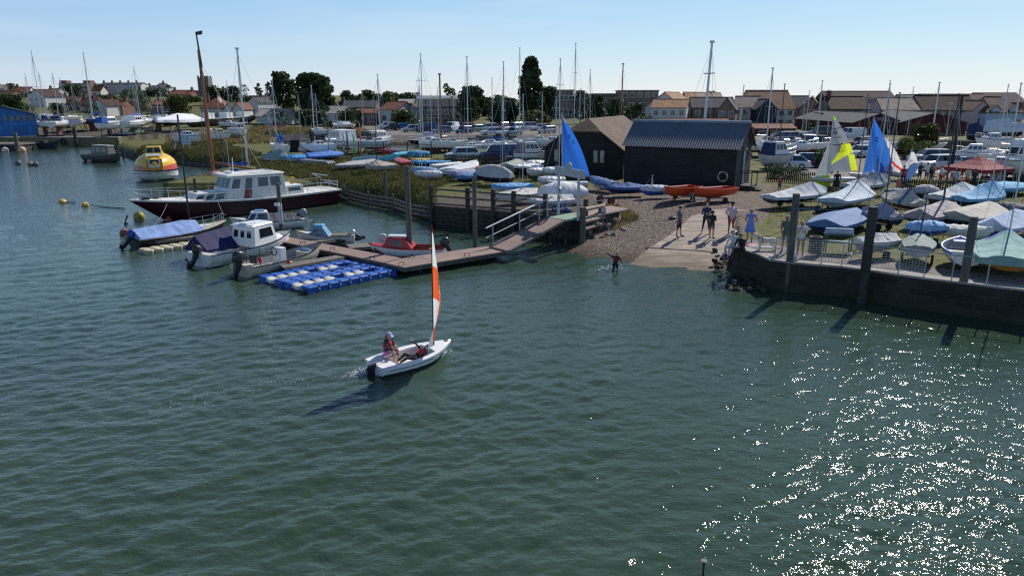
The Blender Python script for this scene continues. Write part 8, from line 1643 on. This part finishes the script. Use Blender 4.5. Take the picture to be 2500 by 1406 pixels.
tree('large round olive bush behind the estate car', 2200, 2298, 302, 400, 92, 4, 'bush', 5200, leaf=.7, group='bushes in the boat park'); tree('lighter green bush in front of the olive one', 2176, 2262, 333, 400, 88, 2, 'bush', 3600, leaf=.6, group='bushes in the boat park'); tree('dark flowering shrub left of the lime sail', 1980, 2032, 362, 446, 64, 0, 'bush', 3200, leaf=.6, group='bushes in the boat park'); tree('white flowering hedge under the white saloon', 1868, 1960, 404, 446, 66, 1, 'hedge', 2600, leaf=.5, group='bushes in the boat park'); tree('yellow flowering plant behind the small grey dinghy', 2232, 2264, 438, 462, 60, 2, 'bush', 1200, leaf=.45, group='bushes in the boat park')
m = MB(); c = W(2250, 450, 59.7); rg = random.Random(3)
for i in range(160): m.box((c.x + rg.gauss(0, .35), 59.6 + rg.gauss(0, .25), zat(59.6, 440 + rg.uniform(0, 12))), (.06, .06, .05), rg.uniform(0, 3), rx=rg.uniform(0, 1))
tag(m.build('yellow_flowers', P('petal_yellow', (.7, .5, .02))), 'yellow flower heads by the paling fence', 'flowers')
# ================================================================ people and the dog
def C_(n, c): return M('cloth_' + n, c, rough=.85, var=.12, scale=6)
KB, KN, KG, KW, KR, KP, KBL, KT, KGR, KO = C_('black', (.02, .02, .022)), C_('navy', (.03, .04, .08)), C_('grey', (.12, .14, .15)), C_('white', (.65, .65, .66)), C_('red', (.4, .05, .05)), C_('pink', (.62, .5, .52)), C_('blue', (.14, .22, .55)), C_('tan', (.28, .19, .09)), C_('green_grey', (.1, .13, .12)), C_('rust', (.3, .06, .05))
HBK, HBR, HBL, HGY = M('hair_black', (.02, .015, .012), rough=.6), M('hair_brown', (.12, .07, .04), rough=.6), M('hair_blond', (.5, .36, .18), rough=.6), M('hair_grey', (.4, .38, .36), rough=.6)
STW = M('straw', (.6, .55, .45), rough=.8)
APART = dict(anL=(.05, .2, .09), anR=(-.04, -.2, .09), toL=(.24, .24, .035), toR=(.15, -.26, .035), knL=(.04, .15, .5), knR=(.0, -.15, .5))
FOLD = dict(elL=(.02, .26, 1.16), wrL=(.24, .02, 1.2), elR=(.02, -.26, 1.14), wrR=(.24, -.04, 1.12))
BACK = dict(elL=(-.1, .3, 1.16), wrL=(-.16, .1, .98), elR=(-.1, -.3, 1.16), wrR=(-.16, -.1, .98))
UPH = dict(elL=(.12, .22, 1.14), wrL=(.25, .06, 1.38), elR=(.12, -.22, 1.14), wrR=(.25, -.06, 1.36), hed=(.07, 0, 1.62))
REACH = dict(elL=(.2, .22, 1.2), wrL=(.42, .2, 1.1), elR=(.1, -.22, 1.15), wrR=(.3, -.15, 1.05))
def SIT(kh=.1, drop=.42, lean=.05, knees=.42, arms='lap'):
    d = dict(pel=(0, 0, .12), bel=(.01, 0, .27), che=(lean * .6, 0, .47), nek=(lean, 0, .64), hed=(lean + .05, 0, .8), shL=(lean, .18, .59), shR=(lean, -.18, .59), hiL=(.02, .1, .11), hiR=(.02, -.1, .11), knL=(knees, .14, kh + .02), knR=(knees, -.12, kh), anL=(knees + .05, .14, kh - drop), anR=(knees + .02, -.13, kh - drop), toL=(knees + .22, .16, kh - drop - .05), toR=(knees + .2, -.16, kh - drop - .05))
    d.update(elL=(lean + .08, .26, .34), elR=(lean + .08, -.26, .34), wrL=(lean + .28, .12, .28), wrR=(lean + .28, -.12, .28)); return d
def skirt(mat, z0, z1, r0=.17, r1=.27, name='dress_skirt'):
    def f(t, J, s, HM):
        m = MB(); p = J['pel']; rr = []
        for i in range(5): u = i / 4; z = (z0 + (z1 - z0) * u) * s; r = (r0 + (r1 - r0) * u) * s; rr.append([(p.x + r * math.cos(a) * .85 * (1 + .06 * math.sin(5 * a) * u), p.y + r * math.sin(a) * (1 + .06 * math.cos(4 * a) * u), z) for a in [k * math.pi / 10 for k in range(20)]])
        m.loft(rr, True, (0, 0)); m.build(name, mat, t, 60)
    return f
def glasses(t, J, s, HM): m = MB(); m.box((.1 * s, 0, .012 * s), (.02 * s, .13 * s, .035 * s)); m.xf(HM); m.build('sunglasses', BLACKP, t)
def both(*fs):
    def f(*a):
        for q in fs: q(*a)
    return f
def stand(label, px, py, rz, h, pose, cols, slip=0, dz=0, **k):
    p = T2(px, py) if slip else T(px, py); p.z = (p.z if slip else H1(p.x, p.y)) + dz; return person(label, p, R(rz), h, pose, cols, k.pop('group', 'people by the slipway'), **k)
stand('man in a grey T shirt and black shorts alone at the left of the slipway', 1656, 579, -35, 1.8, APART, (KG, KB, KB), 1, hair=(HBK, 0), shorts=.5, sleeve=.3)
stand('bald man in a dark jacket and rolled trousers standing with folded arms on the slipway', 1722, 570, -95, 1.8, {**FOLD, **APART}, (KN, KB, SKIN[0]), 1, sleeve=1, shorts=.8)
stand('teenager in a black top, patterned shorts and black boots facing up the slipway', 1736, 583, 40, 1.62, FOLD, (KB, C_('patterned', (.12, .11, .09)), KB), 1, hair=(HBK, .12), shorts=.35, sleeve=.4)
stand('stout man in a black hat, pale pink T shirt and rust shorts', 1783, 571, -85, 1.86, BACK, (KP, KO, KB), 1, hat=('brim', KB, None), stout=1.22, skin=1, shorts=.48, sleeve=.4)
stand('woman in a sleeveless blue dress and sunglasses behind the seated pair', 1829, 590, -115, 1.68, BACK, (KBL, KBL, KB), hair=(HGY, .04), sleeve=.08, shorts=.3, extra=both(skirt(KBL, .98, .52), glasses), skin=1)
q = G(1796, 600, 1.5); person('seated man in a white brimmed hat and white shirt at the end of the quay', (q.x - .05, q.y + .15, 1.34), R(-150), 1.72, SIT(), (KW, C_('stone', (.5, .52, .56)), KBL), 'people by the slipway', hat=('brim', STW, KB), sleeve=.95, shorts=1, hair=(HGY, 0))
q = G(1816, 606, 1.5); person('seated person in a dark jacket hunched at the end of the quay', (q.x - .05, q.y + .1, 1.34), R(-140), 1.66, SIT(kh=.22, drop=.5, lean=.16), (KB, KB, KB), 'people by the slipway', hair=(HBR, .05), sleeve=1, shorts=1)
stand('man in a grey green T shirt and sunglasses behind the railing, holding the dog lead', 1915, 617, -120, 1.78, REACH, (KGR, KG, KB), hair=(HGY, 0), skin=1, sleeve=.45, shorts=.5, extra=glasses)
stand('blond woman in a white top and tan trousers behind the railing, hands raised', 1952, 628, -125, 1.7, UPH, (KW, KT, KW), hair=(HBL, .22), sleeve=.4, shorts=1, extra=glasses)
RG_ = 'people among the sails and stalls'
for a in (
 ('woman in a black dress with her back turned beside the lime sail', 2040, 472, 80, 1.72, {}, (KB, KB, KB), dict(hair=(HBL, .05), extra=skirt(KB, 1.0, .55, .2, .3))), ('child in a lime yellow vest crouching beside the woman in black', 2051, 468, 60, 1.05, {}, (C_('lime', (.5, .75, .02)), KG, KB), dict(hair=(HBR, .05))), ('boy in a red cap and dark red vest between the tent covers', 2125, 458, -100, 1.4, FOLD, (KR, KP, KB), dict(hat=('cap', P('cap_red', (.5, .02, .06)), None))), ('small child in a red and blue vest on the grass by the shed', 1902, 469, -90, 1.15, {}, (KR, KN, KB), dict(hair=(HBL, 0))),
 ('person in a dark top behind the tall blue sail', 2150, 444, 70, 1.7, {}, (KN, KB, KB), dict(hair=(HGY, 0))), ('woman with long hair in a pink top behind the dove grey cover', 2167, 446, 80, 1.64, {}, (C_('rose', (.5, .25, .32)), KN, KB), dict(hair=(HBK, .3))), ('person in a dark red shirt by the teardrop flag', 2202, 456, -100, 1.72, {}, (C_('wine', (.28, .04, .08)), KB, KB), dict(hair=(HBR, 0))), ('person with a coral backpack sitting on the grass', 2190, 478, 100, 1.3, {}, (C_('coral', (.6, .12, .15)), KG, KB), dict(hair=(HBL, .1))), ('person in a dark shirt at the tables, leftmost', 2243, 444, -80, 1.66, FOLD, (KB, KN, KB), dict(hair=(HBK, .1))), ('man in a white shirt at the white table', 2260, 446, 100, 1.7, REACH, (KW, KN, KB), dict(hair=(HBK, 0))), ('man in black standing at the fence by the yellow flowers', 2270, 458, 95, 1.72, {}, (KB, KG, KB), dict(hair=(HBR, 0))), ('person in a white top bending by the orange chairs', 2294, 452, -60, 1.6, REACH, (KW, KR, KB), dict(hair=(HBR, .08))), ('woman in a pale blue top at the fence before the stalls', 2329, 462, 90, 1.62, {}, (C_('sky', (.35, .45, .6)), KG, KB), dict(hair=(HBK, .2))), ('person in a cream hooded top by the gazebo', 2358, 460, -90, 1.66, FOLD, (C_('cream', (.5, .46, .3)), KR, KB), dict(hair=(HBL, .15))), ('person in black beside the gazebo leg', 2374, 468, 90, 1.76, {}, (KB, KB, KB), dict(hair=(HBK, 0)))):
    stand(a[0], a[1], a[2], a[3], a[4], a[5], a[6], group=RG_, **a[7])
stand('stroller in a checked shirt before the red roofed shed, left of the two', 1868, 354, -90, 1.75, {}, (C_('check', (.25, .18, .24)), KB, KB), group='people in the far car park', hair=(HBR, 0)); stand('stroller in a white T shirt before the red roofed shed, right of the two', 1883, 352, -90, 1.75, {}, (KW, KN, KB), group='people in the far car park', hair=(HBR, 0)); stand('person in a red shirt between the silver estate and the black off roader', 1949, 358, -90, 1.6, {}, (KR, KB, KB), group='people in the far car park', hair=(HBK, 0)); stand('person in a grey top standing on the bank beside the yellow lifeboat', 431, 402, 150, 1.75, REACH, (KG, KP, KB), group=None, hair=(HGY, 0))
# crew of the sailing dinghy, wading boy
Mw = Matrix.Translation(SD.location) @ Matrix.Rotation(SD.rotation_euler.z, 4, 'Z')
p = Mw @ Vector((-.75, .42, .42)); PFD = M('buoyancy_aid_red', (.55, .03, .04), rough=.7)
def vest(mat, back=0):
    def f(t, J, s, HM):
        m = MB(); rr = []; 
        for u in (0, .33, .66, 1): c = J['bel'].lerp(J['nek'], .1 + u * .78); ax = (J['nek'] - J['bel']).normalized(); f_ = Vector((1, 0, 0)); f_ = (f_ - ax * f_.dot(ax)).normalized(); sd = ax.cross(f_); r = (.175, .185, .18, .12)[int(u * 3.01)] * s; rr.append([c + f_ * r * math.cos(a) * .92 + sd * r * math.sin(a) for a in [k * math.pi / 8 for k in range(16)]])
        m.loft(rr, True, (0, 0)); m.build('buoyancy_aid', mat, t, 60)
    return f
g1 = SIT(kh=.26, drop=.42, lean=.06, knees=.36); g1.update(wrL=(.36, .02, .42), wrR=(.36, -.1, .4), elL=(.16, .25, .32), elR=(.16, -.22, .32), face=(1, -.1, -.1), knL=(.38, .12, .24), knR=(.36, -.16, .22))
person('girl in a lilac cap and red buoyancy aid steering the sailing dinghy', p, R(-22), 1.5, g1, (KN, C_('hot_pink', (.75, .2, .4)), SKIN[0]), None, hair=(M('hair_ginger', (.3, .17, .07), rough=.6, var=.4, scale=9), .55), hat=('cap', P('cap_lilac', (.5, .42, .68), .8), None), sleeve=.85, shorts=.28, extra=vest(PFD))
p = Mw @ Vector((-.05, -.12, .2)); lie = dict(pel=(0, 0, .12), bel=(.14, 0, .16), che=(.32, 0, .25), nek=(.46, 0, .36), hed=(.58, 0, .45), face=(-.45, .1, 1), shL=(.42, .17, .32), shR=(.42, -.17, .3), elL=(.27, .24, .52), wrL=(.1, .3, .72), elR=(.2, -.24, .22), wrR=(-.02, -.2, .22), hiL=(-.02, .09, .12), hiR=(-.02, -.09, .12), knL=(-.38, .12, .32), knR=(-.4, -.08, .22), anL=(-.72, .12, .1), anR=(-.76, -.1, .08), toL=(-.84, .16, .16), toR=(-.88, -.12, .16))
person('child in a black wetsuit lying back in the sailing dinghy with one arm raised', p, SD.rotation_euler.z - .12, 1.42, lie, (KB, KB, SKIN[0]), None, hair=(HBR, .12), sleeve=1, shorts=1, extra=vest(PFD))
q = G(1502, 657, 0); person('boy in a wetsuit and red buoyancy aid wading off the slipway with an arm raised', (q.x, q.y, -.52), R(72), 1.42, dict(elL=(.0, .38, 1.5), wrL=(.02, .55, 1.68), elR=(.1, -.3, 1.2), wrR=(.2, -.38, 1.05), che=(.03, -.03, 1.3), nek=(.05, -.05, 1.47), hed=(.07, -.08, 1.63)), (KB, KB, KB), None, hair=(HBL, 0), sleeve=1, shorts=1, extra=vest(M('vest_dark_red', (.22, .015, .025), rough=.7)))
# the dog: white labrador on a lead
c = T(1868, 612); m = MB(); S = lambda a, b_, r1, r2: (m.tube(a, b_, r1, r2, 10), m.ball(a, r1, 10, 6), m.ball(b_, r2, 10, 6))
S((-.34, 0, .52), (-.1, 0, .5), .125, .13); S((-.1, 0, .5), (.24, 0, .5), .13, .165); S((.24, 0, .54), (.46, 0, .72), .12, .085); S((.46, 0, .74), (.55, 0, .76), .1, .085); S((.55, 0, .73), (.7, 0, .69), .06, .045); S((-.42, 0, .56), (-.72, 0, .42), .04, .015)
for s in (1, -1):
    S((.26, s * .09, .42), (.27, s * .1, .24), .07, .045); S((.27, s * .1, .24), (.27, s * .1, .05), .04, .034); S((.27, s * .1, .04), (.33, s * .1, .03), .04, .034); S((-.34, s * .09, .46), (-.28, s * .11, .3), .1, .06); S((-.28, s * .11, .3), (-.44, s * .11, .18), .052, .036); S((-.44, s * .11, .18), (-.42, s * .11, .05), .034, .032); S((-.42, s * .11, .04), (-.36, s * .11, .03), .04, .033)
    S((.45, s * .09, .8), (.43, s * .13, .68), .03, .035)
me = bpy.data.meshes.new('d'); me.from_pydata(m.v, [], m.f); ob = bpy.data.objects.new('tmp', me); COL.objects.link(ob); md = ob.modifiers.new('r', 'REMESH'); md.mode = 'VOXEL'; md.voxel_size = .014; ms = ob.modifiers.new('s', 'SMOOTH'); ms.iterations = 4
m2 = bpy.data.meshes.new_from_object(ob.evaluated_get(bpy.context.evaluated_depsgraph_get())); bpy.data.objects.remove(ob); bb = MB(); bb.v = [tuple(v.co) for v in m2.vertices]; bb.f = [tuple(p_.vertices) for p_ in m2.polygons]; bb.m = [0] * len(bb.f)
bb.ball((.745, 0, .7), (.02, .025, .02), 8, 5, 1)
for s in (1, -1): bb.ball((.6, s * .055, .79), .014, 6, 5, 1)
dg_ = bb.build('dog', [M('dog_cream', (.68, .62, .52), rough=.8, var=.12, scale=8), BLACKP], None, 70, (c.x, c.y, H1(c.x, c.y)), R(172)); tag(dg_, 'cream labrador with a black harness standing on the quay', 'dog')
m = MB(); m.torus((.2, 0, .52), .17, .018, 18, 6, 0, 'x'); m.torus((.36, 0, .63), .125, .016, 18, 6, 0, 'x'); m.tube((.2, 0, .69), (.36, 0, .74), .02, n=6); m.build('harness', BLACKP, dg_)
e = dg_.location + Vector((-.1, .0, .68)); q = T(1915, 617); o = MB().path([e, e.lerp(Vector((q.x - .3, q.y, H1(q.x, q.y) + 1.0)), .5) - Vector((0, 0, .05)), Vector((q.x - .3, q.y - .1, H1(q.x, q.y) + 1.05))], .012, 5).build('dog_lead', BLACKP); tag(o, 'dark lead running from the dog to the man behind the railing', 'lead')
# white tables, chairs among the stalls
for i, (px, py, lb) in enumerate(((2283, 440, 'left'), (2312, 436, 'right'))):
    c = T(px, py); t = thing('table', f'white trestle table among the people, {lb} one', 'table', (c.x, c.y, H1(c.x, c.y)), R(8), 'white tables by the stalls'); MB().bx(-.9, .9, -.38, .38, .7, .74).build('table_top', RENDW, t)
    for x in (-.8, .8):
        for y in (-.3, .3): MB().tube((x, y, 0), (x, y, .7), .02, n=5).build('leg', STEEL, t)
for i, (px, py) in enumerate(((2290, 430), (2300, 446), (2322, 446), (2340, 440), (2350, 448))):
    c = T(px, py); t = thing('garden_chair', 'orange plastic garden chair among the stalls', 'chair', (c.x, c.y, H1(c.x, c.y)), R(40 * i), 'orange chairs by the stalls'); OC = P('chair_orange', (.55, .09, .03)); MB().bx(-.22, .22, -.22, .22, .42, .46).build('seat', OC, t); MB().bx(-.24, -.2, -.22, .22, .46, .9).build('backrest', OC, t)
    for x in (-.2, .2):
        for y in (-.2, .2): MB().tube((x, y, 0), (x, y, .42), .02, n=5).build('leg', OC, t)
# ================================================================ long grass and reeds
def blades(name, n, samp, hmin, hmax, mat, seed, wd=.02, lean=.35):
    rg = np.random.default_rng(seed); P_ = samp(rg, n); X, Y = P_[:, 0], P_[:, 1]; Z = hgt(X, Y); ok = Z > .45; X, Y, Z = X[ok], Y[ok], Z[ok]; n = len(X)
    cl = .55 + .75 * np.clip(vnoise(X, Y, 1.3, seed) * 2 + .5, 0, 1); h = rg.uniform(hmin, hmax, n) * cl; a = rg.uniform(0, 6.28, n); w = wd * rg.uniform(.6, 1.5, n) * (Y / 60); dx, dy = np.cos(a) * w, np.sin(a) * w; lx, ly = rg.normal(0, lean, n) * h, rg.normal(0, lean, n) * h
    V = np.stack([np.stack([X - dx, Y - dy, Z - .05], -1), np.stack([X + dx, Y + dy, Z - .05], -1), np.stack([X + lx * .35 + dx * .7, Y + ly * .35 + dy * .7, Z + h * .6], -1), np.stack([X + lx, Y + ly, Z + h], -1)], 1).reshape(-1, 3).astype(np.float32)
    i = np.arange(n)[:, None] * 4; f = (i + np.array([0, 1, 2, 3])[None]).astype(np.int32)
    me = bpy.data.meshes.new(name); me.vertices.add(len(V)); me.vertices.foreach_set('co', V.ravel()); me.loops.add(f.size); me.loops.foreach_set('vertex_index', f.ravel()); me.polygons.add(n); me.polygons.foreach_set('loop_start', np.arange(0, f.size, 4, dtype=np.int32)); me.update(calc_edges=True); me.materials.append(mat)
    o = bpy.data.objects.new(name, me); COL.objects.link(o); struct(o, 'stuff'); return o
def in_poly(P):
    A = np.array(P); lo, hi = A.min(0), A.max(0)
    def f(rg, n):
        q = rg.uniform(lo, hi, (n * 3, 2)); return q[inside(q[:, 0], q[:, 1], P)][:n]
    return f
def gpx(pts, z=1.5): return [tuple(G(a, b_, z))[:2] for a, b_ in pts]
GR1, GR2, GR3 = leafmat('grass_olive', (.055, .065, .018), (.17, .16, .06)), leafmat('grass_gold', (.12, .1, .035), (.36, .28, .12)), leafmat('grass_dark', (.03, .04, .012), (.1, .1, .035))
blades('bank_grass', 26000, in_poly(gpx([(830, 482), (940, 506), (1066, 545), (1066, 452), (1000, 432), (900, 420), (800, 415), (640, 400), (600, 408), (690, 436), (760, 455)], 1.0)), .15, .5, GR1, 41)
blades('bank_top_grass', 12000, in_poly(gpx([(620, 412), (820, 440), (1060, 470), (1110, 440), (980, 415), (820, 398), (660, 388)], 1.5)), .12, .4, GR1, 42)
blades('spit_grass', 30000, in_poly(gpx([(300, 392), (340, 398), (440, 402), (560, 398), (640, 384), (560, 360), (420, 360), (320, 368)], 1.3)), .18, .55, GR1, 43, .022)
blades('meadow_grass', 26000, in_poly(gpx([(400, 352), (560, 352), (840, 346), (960, 336), (860, 318), (640, 318), (470, 336)], 1.5)), .35, .85, GR2, 44, .026)
blades('lawn_tufts', 16000, in_poly(gpx([(1870, 555), (1950, 580), (2120, 598), (2300, 608), (2560, 636), (2560, 470), (1890, 455)], 1.35)), .04, .16, GR1, 45, .012)
blades('boat_park_tufts', 16000, in_poly(gpx([(700, 400), (1060, 452), (1230, 470), (1420, 462), (1420, 420), (1000, 384), (700, 380)], 1.4)), .06, .3, GR1, 46, .016)
blades('edge_weeds', 1600, in_poly(gpx([(1475, 512), (1540, 515), (1560, 528), (1500, 540)], 1.1)), .08, .3, GR2, 47, .014)
